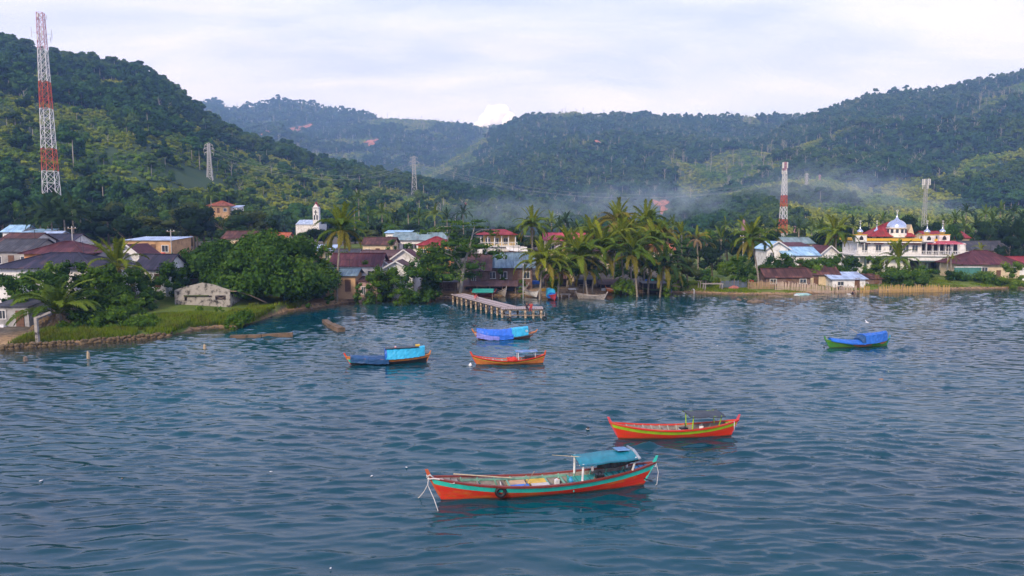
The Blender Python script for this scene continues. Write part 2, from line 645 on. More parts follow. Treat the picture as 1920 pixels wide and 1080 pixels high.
H_MID = Hill([(660, 400, 1500, 900), (760, 345, 1600, 900), (830, 305, 1700, 900), (880, 272, 1800, 900), (930, 242, 1850, 900), (985, 218, 1880, 900), (1010, 210, 1900, 900), (1075, 206, 1900, 900),
              (1130, 214, 1900, 880), (1200, 214, 1900, 860), (1260, 219, 1900, 850), (1340, 220, 1900, 840), (1400, 215, 1900, 830), (1440, 217, 1900, 830),
              (1500, 216, 1900, 820), (1580, 214, 1900, 820), (1700, 225, 1900, 820)], zf=8, shape=(0.62, 0.5), spur=0.17, freq=1 / 330., seed=1.7, tree_h=6)
H_RIGHT = Hill([(1330, 330, 1250, 700), (1400, 275, 1350, 700), (1480, 232, 1420, 690), (1540, 212, 1450, 680), (1590, 194, 1450, 660), (1640, 176, 1450, 650), (1700, 169, 1440, 640),
                (1760, 164, 1430, 630), (1830, 154, 1420, 620), (1870, 144, 1410, 610), (1920, 136, 1400, 600), (2000, 125, 1380, 590), (2300, 140, 1300, 560), (2600, 200, 1250, 560)],
               zf=6, shape=(0.72, 0.5), spur=0.16, freq=1 / 250., seed=5.2, tree_h=6)
H_SPUR1 = Hill([(1250, 405, 700, 430), (1340, 372, 730, 430), (1410, 352, 760, 430), (1480, 338, 780, 430), (1550, 334, 790, 430), (1620, 345, 790, 430), (1680, 352, 780, 430),
                (1760, 368, 760, 430), (1850, 390, 720, 430), (1960, 410, 700, 430)], zf=4, shape=(0.9, 0.3), spur=0.16, freq=1 / 110., seed=6.4, tree_h=3)
H_SPUR2 = Hill([(1560, 400, 800, 560), (1620, 350, 860, 540), (1700, 318, 900, 520), (1780, 290, 940, 500), (1840, 262, 960, 490), (1920, 238, 980, 480), (2000, 225, 980, 470), (2300, 230, 940, 460), (2600, 300, 900, 460)],
               zf=4, shape=(0.85, 0.4), spur=0.14, freq=1 / 150., seed=2.9, tree_h=4)

m_hill = mat_plain('hill_undergrowth', (0.034, 0.066, 0.016), 0.9, 0.3, 0.03, col2=(0.014, 0.032, 0.008))
HILLS = [('hill', H_LEFT, 'green wooded hill rising behind the village'), ('mountain', H_FARL, 'farthest bluish forested mountain with red landslips'),
         ('mountain', H_MID, 'long flat-topped forested mountain in the middle'), ('mountain', H_RIGHT, 'forested mountain climbing towards the right edge'),
         ('hill', H_SPUR1, 'low scrubby foothill behind the red and white mast'), ('hill', H_SPUR2, 'paler foothill below the right mountain')]
for nm, h, lb in HILLS:
    tag(link(nm, h.mesh(nm, m_hill)), lb, kind='structure')


def land_z(x, y):
    z = gz(x, y)
    for _, h, _ in HILLS:
        if h.u[0] < x / y < h.u[-1]:
            z = max(z, float(h.z(np.array([x]), np.array([y]))[0]))
    return z


def on_hill(h, px, py, y0=205, y1=3000):
    """walk the view line out until it meets the slope"""
    Y = y0
    while Y < y1:
        p = at_Y(px, py, Y)
        if p.z < land_z(p.x, p.y):
            return p
        Y += 2
    return at_Y(px, py, y1)


# bare red earth (landslips) lying on the slopes
m_earth = mat_plain('red_earth', (0.40, 0.15, 0.09), 0.95, 0.3, 0.12, col2=(0.16, 0.09, 0.05), amt=0.25)
SLIPS = []


def landslip(px, py, rpx, rpy, h, label, y0):
    p = on_hill(h, px, py, y0)
    W = 1.4 * rpx / F * p.y
    r = np.random.default_rng(int(px))
    n, mrings = 22, 5
    ys_slope = None
    # length along the slope that shows rpy pixels tall
    e = 4.0
    dz = float(h.z(np.array([p.x]), np.array([p.y + e]))[0] - h.z(np.array([p.x]), np.array([p.y - e]))[0]) / (2 * e)
    LY = 1.7 * rpy / F * p.y / max(0.15, dz + (CAM_H - p.z) / p.y * -1 * 0 + 0.02)
    lim = 0.85 + 0.35 * np.cos(np.arange(n) / n * 6.283 * 3 + r.random() * 6) + 0.25 * np.cos(np.arange(n) / n * 6.283 * 5 + r.random() * 6) + (r.random(n) - 0.5) * 0.7
    lim = np.clip(lim, 0.25, 1.6)
    V, Fq = [], []
    for k in range(mrings + 1):
        for i in range(n):
            a = 2 * math.pi * i / n
            q = k / mrings * lim[i]
            V.append((p.x + W * q * math.cos(a), p.y + LY * q * math.sin(a)))
    V = np.array(V)
    Z = h.z(V[:, 0], V[:, 1]) + (4.5 if p.y > 1000 else 1.5)
    idx = np.arange((mrings + 1) * n).reshape(mrings + 1, n)
    Fq = np.stack([idx[:-1], np.roll(idx[:-1], -1, 1), np.roll(idx[1:], -1, 1), idx[1:]], -1).reshape(-1, 4)
    o = link('landslip', mesh_np('landslip', np.column_stack([V, Z]), [Fq], m_earth, True))
    tag(o, label, kind='structure')
    SLIPS.append((p.x, p.y, W * 0.95, LY * 0.95, 34.0 if p.y > 1000 else 14.0))


landslip(518, 248, 6, 7, H_FARL, 'small red landslip on the far mountain, left of two', 1500)
landslip(560, 244, 8, 11, H_FARL, 'tall red landslip on the far mountain, right of two', 1500)
landslip(696, 269, 8, 5, H_FARL, 'red landslip on the far mountain below a pale clearing', 1500)
landslip(1241, 388, 12, 11, H_MID, 'red earth scar above the coconut grove with smoke beside it', 500)
# landslip(2, 252, 2.2, 34, H_LEFT, 'brown earth cutting at the left edge of the green hill', 220)
landslip(1120, 269, 5, 4, H_MID, 'tiny orange earth scar halfway up the middle mountain', 1000)


# ------------------------------------------------------------------ foliage builders
def ico(sub):
    t = (1 + 5 ** 0.5) / 2
    v = [(-1, t, 0), (1, t, 0), (-1, -t, 0), (1, -t, 0), (0, -1, t), (0, 1, t), (0, -1, -t), (0, 1, -t), (t, 0, -1), (t, 0, 1), (-t, 0, -1), (-t, 0, 1)]
    f = [(0, 11, 5), (0, 5, 1), (0, 1, 7), (0, 7, 10), (0, 10, 11), (1, 5, 9), (5, 11, 4), (11, 10, 2), (10, 7, 6), (7, 1, 8), (3, 9, 4), (3, 4, 2), (3, 2, 6), (3, 6, 8), (3, 8, 9), (4, 9, 5), (2, 4, 11), (6, 2, 10), (8, 6, 7), (9, 8, 1)]
    v = [Vector(p).normalized() for p in v]
    for _ in range(sub):
        c, nf = {}, []

        def mid(a, b):
            k = (min(a, b), max(a, b))
            if k not in c:
                v.append(((v[a] + v[b]) / 2).normalized()); c[k] = len(v) - 1
            return c[k]
        for a, b, d in f:
            x, y, z = mid(a, b), mid(b, d), mid(d, a)
            nf += [(a, x, z), (b, y, x), (d, z, y), (x, y, z)]
        f = nf
    return np.array([tuple(p) for p in v]), np.array(f)


ICO1, ICO2 = ico(1), ico(2)


def leaves(P, N, size, r, aspect=0.55):
    """one folded leaf (2 tris) per point"""
    n = len(P)
    N = N / np.linalg.norm(N, axis=1, keepdims=True)
    t = r.normal(size=(n, 3))
    T = np.cross(N, t); T /= np.linalg.norm(T, axis=1, keepdims=True)
    B = np.cross(N, T)
    s = (size * (0.55 + 0.9 * r.random(n)))[:, None]
    a = P - T * s * 0.5
    b = P + B * s * aspect * 0.5 - N * s * 0.10
    c = P + T * s * 0.5 - N * s * 0.15
    d = P - B * s * aspect * 0.5 - N * s * 0.10
    V = np.stack([a, b, c, d], 1).reshape(-1, 3)
    i = np.arange(n)[:, None] * 4
    return V, np.concatenate([i + np.array([[0, 1, 2]]), i + np.array([[0, 2, 3]])], 0)


def crown_data(blobs, per, size, r, core=0.72, under=0.35, jitter=0.7, aspect=0.6):
    """blobs (k,6): centre + radii. Leaves on the blobs' shells, a lumpy leafy core within each."""
    VV, FF, RR, off = [], [], [], 0
    iv, iff = ICO1
    for b in blobs:
        c, rad = np.array(b[:3]), np.array(b[3:6])
        k = int(per * (rad[0] * rad[1] + rad[0] * rad[2]) / 2) if per > 0 else -per
        k = max(8, k)
        d = r.normal(size=(k * 2, 3)); d /= np.linalg.norm(d, axis=1, keepdims=True)
        d = d[(d[:, 2] > -under - 0.25 * r.random(len(d)))][:k]
        q = 0.78 + 0.32 * r.random(len(d))
        P = c + d * rad * q[:, None]
        N = d / rad + r.normal(size=d.shape) * jitter / rad.mean() * 0.6
        V, Fc = leaves(P, N, size, r, aspect)
        VV.append(V); FF.append(Fc + off); off += len(V)
        br = r.random()
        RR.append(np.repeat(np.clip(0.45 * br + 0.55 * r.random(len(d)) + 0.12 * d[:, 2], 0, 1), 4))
        if core > 0:
            lump = 1 + 0.28 * (r.random(len(iv)) - 0.5)
            V = c + iv * rad * core * lump[:, None]
            VV.append(V); FF.append(iff + off); off += len(V)
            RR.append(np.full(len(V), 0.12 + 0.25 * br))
    return np.concatenate(VV), np.concatenate(FF), np.concatenate(RR)


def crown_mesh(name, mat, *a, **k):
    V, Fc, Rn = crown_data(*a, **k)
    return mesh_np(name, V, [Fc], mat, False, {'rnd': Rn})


def round_blobs(r, n, w, h, z0, br=(0.32, 0.5), flat=0.8):
    """clump centres filling a domed crown w wide, h tall, bottom z0"""
    out = []
    for i in range(n):
        a = r.random() * 6.283
        q = math.sqrt(r.random())
        zz = r.random() ** 0.8
        rad = q * (0.5 * w) * math.sqrt(max(0.05, 1 - (zz * 0.92) ** 2)) * 0.78
        s = (br[0] + (br[1] - br[0]) * r.random()) * w * 0.42
        out.append((rad * math.cos(a), rad * math.sin(a), z0 + s * flat * 0.6 + zz * (h - s * flat * 1.5), s, s, s * flat))
    return out


# ------------------------------------------------------------------ forest on the slopes (one mass: stuff)
m_forest = mat_leaf('forest_leaf', (0.007, 0.025, 0.006), (0.023, 0.073, 0.014), (0.058, 0.132, 0.024), 0.0, (0.012, 0.46, 0.60),
                    ((0.020, 0.046, 0.006), (0.052, 0.098, 0.012), (0.115, 0.160, 0.024)))
m_scrub = mat_leaf('scrub_leaf', (0.026, 0.068, 0.006), (0.084, 0.172, 0.012), (0.180, 0.270, 0.020), 0.0, (0.016, 0.42, 0.58),
                   ((0.070, 0.100, 0.006), (0.200, 0.240, 0.014), (0.36, 0.36, 0.03)))
m_bark_pale = mat_plain('pale_bark', (0.36, 0.33, 0.28), 0.9, 0.2, 4)
m_bark = mat_plain('brown_bark', (0.13, 0.10, 0.075), 0.9, 0.3, 6, bump=0.4)


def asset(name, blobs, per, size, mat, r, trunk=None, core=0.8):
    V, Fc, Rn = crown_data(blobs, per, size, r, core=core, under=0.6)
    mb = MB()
    if trunk:
        mb.tube([(0, 0, -1), (0.1, 0, trunk[0] * 0.5), (0.15, 0.1, trunk[0])], [trunk[1], trunk[1] * 0.8, trunk[1] * 0.5], 5)
    tv = np.array([tuple(q) for q in mb.v]).reshape(-1, 3)
    n0 = len(V)
    tri = [(q[0], q[i], q[i + 1]) for q in mb.f for i in range(1, len(q) - 1)]
    allV = np.concatenate([V, tv]) if len(tv) else V
    fs = [Fc] + ([np.array(tri) + n0] if tri else [])
    me = mesh_np(name, allV, fs, mat, False, {'rnd': np.concatenate([Rn, np.full(len(tv), 0.5)])})
    me.materials.append(m_bark_pale)
    mi = np.zeros(len(me.polygons), dtype=np.int32); mi[len(Fc):] = 1
    me.polygons.foreach_set('material_index', mi)
    return bpy.data.objects.new(name, me)        # not linked: only a source for the scatter


r_ = np.random.default_rng(21)
# unit trees about 10 m tall
A_TREES = [asset('forest_tree', round_blobs(r_, 9, 9.5, 6.5, 3.5, (0.4, 0.6)), -34, 1.3, m_forest, r_, (5, 0.25)),
           asset('forest_tree', round_blobs(r_, 7, 7.5, 8, 2.5, (0.45, 0.65), 0.95), -40, 1.2, m_forest, r_, None),
           asset('forest_tree', round_blobs(r_, 8, 9, 4.5, 7.0, (0.4, 0.55), 0.6), -34, 1.2, m_forest, r_, (9, 0.24)),
           asset('forest_tree', round_blobs(r_, 10, 11, 7, 2.0, (0.35, 0.55)), -32, 1.35, m_forest, r_, None)]
A_SCRUB = [asset('scrub_bush', round_blobs(r_, 5, 6.5, 3.6, 0.0, (0.5, 0.7)), -36, 0.9, m_scrub, r_),
           asset('scrub_bush', round_blobs(r_, 6, 8, 4.4, 0.0, (0.45, 0.6)), -34, 0.95, m_scrub, r_),
           asset('scrub_bush', round_blobs(r_, 4, 4.5, 5.0, 0.0, (0.5, 0.7), 1.0), -36, 0.8, m_scrub, r_)]


def scatter_group(name, assets):
    ng = bpy.data.node_groups.new(name, 'GeometryNodeTree')
    ng.interface.new_socket('Geometry', in_out='INPUT', socket_type='NodeSocketGeometry')
    ng.interface.new_socket('Geometry', in_out='OUTPUT', socket_type='NodeSocketGeometry')
    N, L = ng.nodes, ng.links
    gi, go = N.new('NodeGroupInput'), N.new('NodeGroupOutput')
    iop = N.new('GeometryNodeInstanceOnPoints')
    jn = N.new('GeometryNodeJoinGeometry')
    for o in reversed(assets):
        oi = N.new('GeometryNodeObjectInfo'); oi.inputs['As Instance'].default_value = True
        oi.inputs['Object'].default_value = o
        L.new(oi.outputs['Geometry'], jn.inputs[0])

    def at(nm, t):
        a = N.new('GeometryNodeInputNamedAttribute'); a.data_type = t; a.inputs[0].default_value = nm
        return a.outputs[0]
    L.new(gi.outputs[0], iop.inputs['Points'])
    L.new(jn.outputs[0], iop.inputs['Instance'])
    iop.inputs['Pick Instance'].default_value = True
    L.new(at('idx', 'INT'), iop.inputs['Instance Index'])
    cx = N.new('ShaderNodeCombineXYZ'); L.new(at('rot', 'FLOAT'), cx.inputs[2])
    L.new(cx.outputs[0], iop.inputs['Rotation'])
    cs = N.new('ShaderNodeCombineXYZ')
    sc = at('sc', 'FLOAT'); sz = at('scz', 'FLOAT')
    L.new(sc, cs.inputs[0]); L.new(sc, cs.inputs[1]); L.new(sz, cs.inputs[2])
    L.new(cs.outputs[0], iop.inputs['Scale'])
    L.new(iop.outputs[0], go.inputs[0])
    return ng


sn = MB()
sn.tube([(0, 0, -1), (0.2, 0, 5), (0.1, 0.2, 11)], [0.30, 0.22, 0.08], 5)
for a_ in range(6):
    z_ = 5.5 + a_ * 0.9
    sn.tube([(0.15, 0.1, z_), (0.15 + 1.8 * math.cos(a_ * 2.2), 0.1 + 1.8 * math.sin(a_ * 2.2), z_ + 1.8), (0.15 + 2.4 * math.cos(a_ * 2.2), 0.1 + 2.4 * math.sin(a_ * 2.2), z_ + 3.2)], [0.12, 0.07, 0.03], 4)
A_SNAG = [bpy.data.objects.new('bare_tree', sn.mesh('bare_tree', m_bark_pale))]
NG_FOREST = scatter_group('forest_scatter', A_TREES + A_SCRUB + A_SNAG)


# ground kept clear of trees: round the church, below the pylons and the hill houses
CLEAR = [(-104, -74, 225, 312)]
for px_, py_, w_ in ((394, 336, 7), (777, 366, 7), (412, 388, 9), (866, 392, 7), (1081, 406, 7)):
    q_ = on_hill(H_LEFT, px_, py_, 240)
    CLEAR.append((q_.x - w_, q_.x + w_, q_.y - 40, q_.y + 10))


def forest(hill, n, seed, label, zone, scale=1.0, name='forest', tmax=1.0):
    X, Y, Z, t = hill.scatter(n, seed, tmax)
    r = np.random.default_rng(seed + 1)
    for (sx, sy, sw, sl, sh) in SLIPS:
        k = ((X - sx) / (sw + 0.22 * sh)) ** 2 + ((Y - sy + 0.3 * sl + 0.4 * sh) / (sl * 1.3 + sh)) ** 2 > 1
        X, Y, Z, t = X[k], Y[k], Z[k], t[k]
    for (cx0, cx1, cy0, cy1) in CLEAR:
        k = ~((X > cx0) & (X < cx1) & (Y > cy0) & (Y < cy1))
        X, Y, Z, t = X[k], Y[k], Z[k], t[k]
    sc, idx = zone(X, Y, Z, t, r)
    sc = sc * scale
    V = np.column_stack([X, Y, Z - 0.4])
    o = link(name, mesh_np(name, V, [], None, False, {'sc': sc, 'scz': sc * (0.8 + 0.5 * r.random(len(X))), 'rot': r.random(len(X)) * 6.283, 'idx': idx.astype(np.int32)}))
    md = o.modifiers.new('scatter', 'NODES'); md.node_group = NG_FOREST
    tag(o, label, kind='stuff')
    return o


def zone_left(X, Y, Z, t, r):
    n = fbm(X / 90, Y / 90, 3)
    # forest crowns the ridge and runs down in gullies; the middle slope is scrub
    wood = (t + (n - 0.5) * 1.0 > 0.66) | (n > 0.66) | (t < 0.11) | (r.random(len(X)) < 0.035) | ((X / Y > -0.24) & (n > 0.54))
    idx = np.where(wood, r.integers(0, 4, len(X)), r.integers(4, 7, len(X)))
    sc = np.where(wood, 0.42 + 0.85 * r.random(len(X)) ** 2.2, 0.22 + 0.55 * r.random(len(X)) ** 1.8)
    idx = np.where(r.random(len(X)) < 0.0025, 7, idx)
    return np.where(idx == 7, 0.5 + 0.4 * r.random(len(X)), sc), idx


def zone_far(X, Y, Z, t, r):
    n = fbm(X / 160, Y / 160, 3)
    wood = n < 0.60
    idx = np.where(wood, r.integers(0, 4, len(X)), r.integers(4, 7, len(X)))
    sc = np.where(wood, 0.7 + 1.3 * r.random(len(X)) ** 2.6, 0.6 + 0.8 * r.random(len(X)) ** 1.5)
    idx = np.where(r.random(len(X)) < 0.022, 7, idx)
    return np.where(idx == 7, 1.3 + 0.7 * r.random(len(X)), sc), idx


def zone_spur(X, Y, Z, t, r):
    n = fbm(X / 80, Y / 80, 3)
    wood = n > 0.56
    idx = np.where(wood, r.integers(0, 4, len(X)), r.integers(4, 7, len(X)))
    sc = np.where(wood, 0.5 + 0.6 * r.random(len(X)), 0.6 + 0.6 * r.random(len(X)))
    return sc, idx


forest(H_LEFT, 46000, 100, 'forest and scrub covering the green hill', zone_left)
forest(H_FARL, 26000, 110, 'forest covering the farthest mountain', zone_far, 1.05)
forest(H_MID, 40000, 120, 'forest covering the long middle mountain', zone_far, 0.85)
forest(H_RIGHT, 36000, 130, 'forest covering the right mountain', zone_far, 0.78)
forest(H_SPUR1, 15000, 140, 'scrub covering the low foothill', zone_spur)
forest(H_SPUR2, 16000, 150, 'scrub covering the right foothill', zone_spur, 1.1)


# ------------------------------------------------------------------ haze
def box_obj(name, lo, hi, mat):
    c = [(a + b) / 2 for a, b in zip(lo, hi)]
    return MB().box(c, [b - a for a, b in zip(lo, hi)]).build(name, mat)


HAZE_D = 0.00031
mh = bpy.data.materials.new('haze_air'); mh.use_nodes = True
t = NT(mh.node_tree)
pv = t.n('ShaderNodeVolumePrincipled')
pv.inputs['Color'].default_value = (0.28, 0.50, 1.0, 1)
pv.inputs['Absorption Color'].default_value = (1, 1, 1, 1)
pv.inputs['Density'].default_value = HAZE_D
pv.inputs['Anisotropy'].default_value = 0.0
o = t.n('ShaderNodeOutputMaterial'); t.l(pv.outputs[0], o.inputs['Volume'])
hz_o = box_obj('haze', (-3300, -420, -6), (3300, 3300, 580), mh)
tag(hz_o, 'thin bluish evening haze over the bay and hills', kind='stuff')
# ================================================================== VEGETATION NEAR THE VILLAGE
L_MANGO = mat_leaf('broad_leaf', (0.013, 0.037, 0.006), (0.050, 0.115, 0.014), (0.150, 0.235, 0.032), 0.25)
L_BRIGHT = mat_leaf('fresh_leaf', (0.026, 0.062, 0.006), (0.080, 0.160, 0.014), (0.185, 0.260, 0.032), 0.3)
L_DARK = mat_leaf('dark_leaf', (0.006, 0.016, 0.006), (0.016, 0.040, 0.013), (0.038, 0.075, 0.020), 0.2)
L_OLIVE = mat_leaf('olive_leaf', (0.020, 0.032, 0.006), (0.058, 0.082, 0.014), (0.125, 0.145, 0.030), 0.25)
L_YELLOW = mat_leaf('yellow_leaf', (0.09, 0.10, 0.008), (0.22, 0.22, 0.015), (0.40, 0.34, 0.03), 0.3)
P_GREEN = mat_leaf('palm_green', (0.030, 0.064, 0.006), (0.095, 0.155, 0.013), (0.200, 0.245, 0.026), 0.25)
P_LIME = mat_leaf('palm_lime', (0.065, 0.100, 0.006), (0.160, 0.205, 0.012), (0.290, 0.300, 0.025), 0.3)
P_OLD = mat_leaf('palm_old', (0.075, 0.075, 0.010), (0.180, 0.160, 0.018), (0.320, 0.250, 0.035), 0.25)
P_DEAD = mat_leaf('palm_dead', (0.12, 0.080, 0.040), (0.240, 0.165, 0.085), (0.370, 0.270, 0.150), 0.15)
P_DEEP = mat_leaf('palm_deep', (0.010, 0.026, 0.007), (0.028, 0.060, 0.014), (0.060, 0.100, 0.024), 0.2)
L_GRASS = mat_leaf('grass_blade', (0.055, 0.105, 0.006), (0.135, 0.215, 0.012), (0.260, 0.310, 0.025), 0.25, (0.45, 0.48, 0.66), ((0.040, 0.060, 0.008), (0.110, 0.125, 0.018), (0.230, 0.210, 0.045)))
m_palmtrunk = mat_plain('palm_trunk', (0.27, 0.23, 0.18), 0.9, 0.25, 5, bump=0.5)
m_coconut = mat_plain('coconut_husk', (0.38, 0.22, 0.04), 0.6, 0.2, 8)


def frond_mesh(name, mat, L=4.5, el=35, arch=75, leaf=0.85, pairs=30, droop=0.55, seed=0, width=0.075):
    """a feather leaf: curved midrib (starts along +X, rises el degrees, bends down by arch degrees) with leaflets"""
    r = np.random.default_rng(seed)
    n = 14
    pts, a = [Vector((0, 0, 0))], R(el)
    dirs = []
    for i in range(n):
        t = i / (n - 1)
        ang = R(el) - R(arch) * t ** 1.5
        d = Vector((math.cos(ang), 0.0, math.sin(ang)))
        dirs.append(d)
        pts.append(pts[-1] + d * (L / n))
    mb = MB()
    mb.tube(pts, [0.05 * (1 - 0.85 * i / n) + 0.006 for i in range(n + 1)], 3, False)
    rv = [0.75] * len(mb.v)
    for i in range(pairs):
        t = 0.16 + 0.84 * (i + 0.5) / pairs
        k = min(n - 1, int(t * n)); fr = t * n - k
        p = pts[k].lerp(pts[k + 1], fr)
        d = dirs[k]
        upv = Vector((-d.z, 0, d.x))
        ll = leaf * (math.sin(math.pi * min(1, t * 0.86 + 0.12)) ** 0.6) * (0.6 + 0.55 * r.random())
        for s in (-1, 1):
            side = Vector((0, s, 0))
            sweep = 0.35 + 0.75 * t
            g = Vector((0, 0, -1))
            d1 = (side + d * sweep + upv * 0.25).normalized()
            dr = droop * (0.7 + 0.6 * r.random())
            q1 = p + d1 * ll * 0.5
            d2 = (d1 + g * dr * 1.6).normalized()
            q2 = q1 + d2 * ll * 0.5
            wv = (d * 1.0 - d1 * d.dot(d1)).normalized() * width
            o = len(mb.v)
            mb.v += [tuple(p - wv * 0.5), tuple(p + wv * 0.5), tuple(q1 + wv), tuple(q1 - wv), tuple(q2)]
            mb.f += [(o, o + 1, o + 2, o + 3), (o + 3, o + 2, o + 4)]
            rv += [float(np.clip(0.45 + 0.5 * (r.random() - 0.5) + 0.15 * s * 0, 0, 1))] * 5
    me = mb.mesh(name, mat)
    at = me.attributes.new('rnd', 'FLOAT', 'POINT')
    at.data.foreach_set('value', np.array(rv, dtype=np.float32))
    return me


FR = {}


def fronds(kind):
    """frond meshes by age, shared between palms"""
    if kind in FR: return FR[kind]
    m = {'green': (P_GREEN, P_LIME, P_OLD), 'lime': (P_LIME, P_LIME, P_OLD), 'deep': (P_DEEP, P_GREEN, P_OLD), 'old': (P_OLD, P_LIME, P_DEAD), 'oil': (P_GREEN, P_GREEN, P_DEAD)}[kind]
    k = len(FR) * 10
    if kind == 'oil':
        FR[kind] = [frond_mesh('frond', m[1], 5.6, 74, 62, 0.95, 34, 0.35, k + 1, 0.07), frond_mesh('frond', m[0], 5.8, 55, 85, 1.0, 34, 0.45, k + 2, 0.07),
                    frond_mesh('frond', m[0], 5.8, 32, 80, 1.0, 34, 0.6, k + 3, 0.07), frond_mesh('frond', m[2], 4.6, -20, 75, 0.8, 26, 0.8, k + 4, 0.06)]
    else:
        FR[kind] = [frond_mesh('frond', m[1], 4.1, 80, 40, 0.62, 24, 0.25, k + 1), frond_mesh('frond', m[0], 4.6, 50, 98, 0.80, 26, 0.6, k + 2),
                    frond_mesh('frond', m[0], 4.7, 20, 92, 0.85, 26, 0.9, k + 3), frond_mesh('frond', m[2], 4.2, -12, 74, 0.72, 22, 1.1, k + 4)]
    return FR[kind]


TRUNKS = {}


def palm(X, Y, top, kind='green', size=1.0, lean=(0, 0), nf=20, trunk_r=0.17, label='', group=None, nuts=True, dead=0.18, seed=0, z0=None, name='coconut_palm', up=0.25):
    r = np.random.default_rng(seed + 500)
    zb = land_z(X, Y) - 0.15 if z0 is None else z0
    h = top - zb
    root = empty(name, (X, Y, zb), 0, label, 'palm tree', group)
    lx, ly = lean
    pts = [(lx * (q ** 1.6), ly * (q ** 1.6), h * q) for q in np.linspace(0, 1, 9)]
    MB().tube(pts, [trunk_r * (1.5 if i == 0 else 1.12 - 0.035 * i) for i in range(9)], 7).build('trunk', m_palmtrunk, root, True)
    fm = fronds(kind)
    c = Vector((lx, ly, h))
    ph = r.random() * 6.28
    for i in range(nf):
        t = (i + 0.5) / nf
        az = ph + i * 2.39996 + r.normal() * 0.15
        m = 0 if t < up else 1 if t < 0.58 else 2 if t < 1 - dead else 3
        s = size * (0.85 + 0.3 * r.random())
        link('frond', fm[m], root, c + Vector((math.cos(az), math.sin(az), 0)) * 0.08, (r.normal() * 0.18, -r.normal() * 0.14, az), (s, s, s))
    if nuts:
        nb = MB()
        for i in range(7):
            a = r.random() * 6.28
            nb.lathe([(0.02, -0.16), (0.11, -0.08), (0.13, 0.0), (0.10, 0.09), (0.02, 0.15)], c + Vector((0.27 * math.cos(a), 0.27 * math.sin(a), -0.35 - 0.25 * r.random())), 6)
        nb.build('nuts', m_coconut, root, True)
    return root


def palm_px(px, py, Y, pxb=None, **k):
    """crown heart seen at (px,py) from Y metres out; trunk foot seen near column pxb"""
    p = at_Y(px, py, Y)
    xb = at_Y(pxb, 500, Y).x if pxb else p.x
    return palm(xb, Y, p.z, lean=(p.x - xb, 0.0), **k)


GP = 'coconut palms of the village shore'
palm_px(110, 588, 79, 106, kind='oil', size=0.98, nf=36, trunk_r=0.34, nuts=False, dead=0.2, seed=1, up=0.3, name='oil_palm', label='big oil palm with hanging dead fronds beside the concrete post')
palm_px(220, 500, 94, 222, kind='lime', size=1.05, nf=28, seed=2, label='yellowish young coconut palm in front of the dark roofs', dead=0.3, up=0.38)
palm_px(640, 432, 111, 630, kind='green', size=1.12, nf=36, seed=3, label='tall lone coconut palm on the bank beside the big round trees', dead=0.25, up=0.3)
palm_px(998, 425, 146, 998, kind='green', size=1.12, nf=36, seed=4, label='tall coconut palm between yellow house and red roof', dead=0.12, up=0.2)
CL = [(1018, 492, 117, 1012, 'lime', 1.0, 'low coconut palm nearest the beach lamp post'), (1086, 482, 121, 1102, 'green', 1.05, 'leaning coconut palm above the grey wooden boat'),
      (1128, 470, 124, 1110, 'green', 1.1, 'coconut palm in front of the grove, trunk leaning right'), (1066, 462, 131, 1064, 'lime', 0.9, 'pale coconut palm behind the red boat'),
      (1186, 478, 122, 1196, 'green', 1.1, 'coconut palm with trailing fronds over the orange boat'), (1158, 418, 136, 1150, 'old', 0.98, 'tallest yellowed coconut palm of the grove'),
      (1214, 418, 140, 1208, 'green', 0.98, 'tall coconut palm at the right shoulder of the grove'), (1162, 452, 128, 1170, 'lime', 1.0, 'coconut palm in the heart of the grove'),
      (1226, 458, 128, 1216, 'green', 1.0, 'coconut palm on the right flank of the grove'), (1245, 440, 143, 1243, 'old', 0.75, 'browned coconut palm at the right end of the grove'),
      (1110, 440, 142, 1112, 'green', 0.9, 'coconut palm at the back of the grove, left of the tallest'), (1246, 498, 122, 1238, 'deep', 0.95, 'low dark coconut palm beside the black tarp shelter')]
CL += [(1050, 508, 118, 1046, 'green', 0.82, 'stubby palm behind the red and pink boat'),
       (1100, 505, 124, 1094, 'deep', 0.85, 'stubby dark palm between the leaning grove palms'), (1178, 440, 133, 1184, 'lime', 1.0, 'pale palm between the two tallest grove palms')]
for i, (a, b, Y, c, k, s, lb) in enumerate(CL):
    palm_px(a, b, Y, c, kind=k, size=s * 1.2, nf=36, seed=10 + i, label=lb, dead=0.2, up=0.22)
palm_px(1278, 440, 146, 1278, kind='lime', size=0.8, nf=14, seed=30, up=0.6, dead=0.1, nuts=False, label='small upright lime palm right of the grove')
palm_px(1306, 448, 150, 1310, kind='old', size=0.75, nf=16, seed=31, dead=0.55, up=0.1, label='palm with orange dying fronds right of the grove')
palm_px(1408, 450, 130, 1424, kind='green', size=1.12, nf=36, seed=32, dead=0.2, label='tall coconut palm left of the pale blue roofs')
palm_px(1568, 440, 158, 1566, kind='green', size=1.25, nf=36, seed=33, dead=0.15, label='broad coconut palm left of the mosque')
palm_px(1684, 486, 141, 1684, kind='green', size=1.05, nf=28, seed=34, dead=0.1, up=0.45, nuts=False, label='short coconut palm right before the mosque front')
palm_px(1783, 484, 148, 1784, kind='lime', size=0.42, nf=14, seed=35, nuts=False, label='small yellow-green palm at the mosque right corner')
palm_px(1840, 468, 160, 1840, kind='lime', size=0.55, nf=14, seed=36, nuts=False, label='small yellowish palm over the maroon hip roof')
palm_px(1325, 455, 168, kind='deep', size=0.9, nf=18, seed=37, label='dark palm behind the orange dying palm')
palm_px(1352, 448, 185, kind='deep', size=0.95, nf=18, seed=38, label='dark palm half way between grove and blue roofs')
palm_px(1455, 430, 190, kind='deep', size=0.9, nf=18, seed=39, label='dark palm just left of the red and white mast')

BELT = []
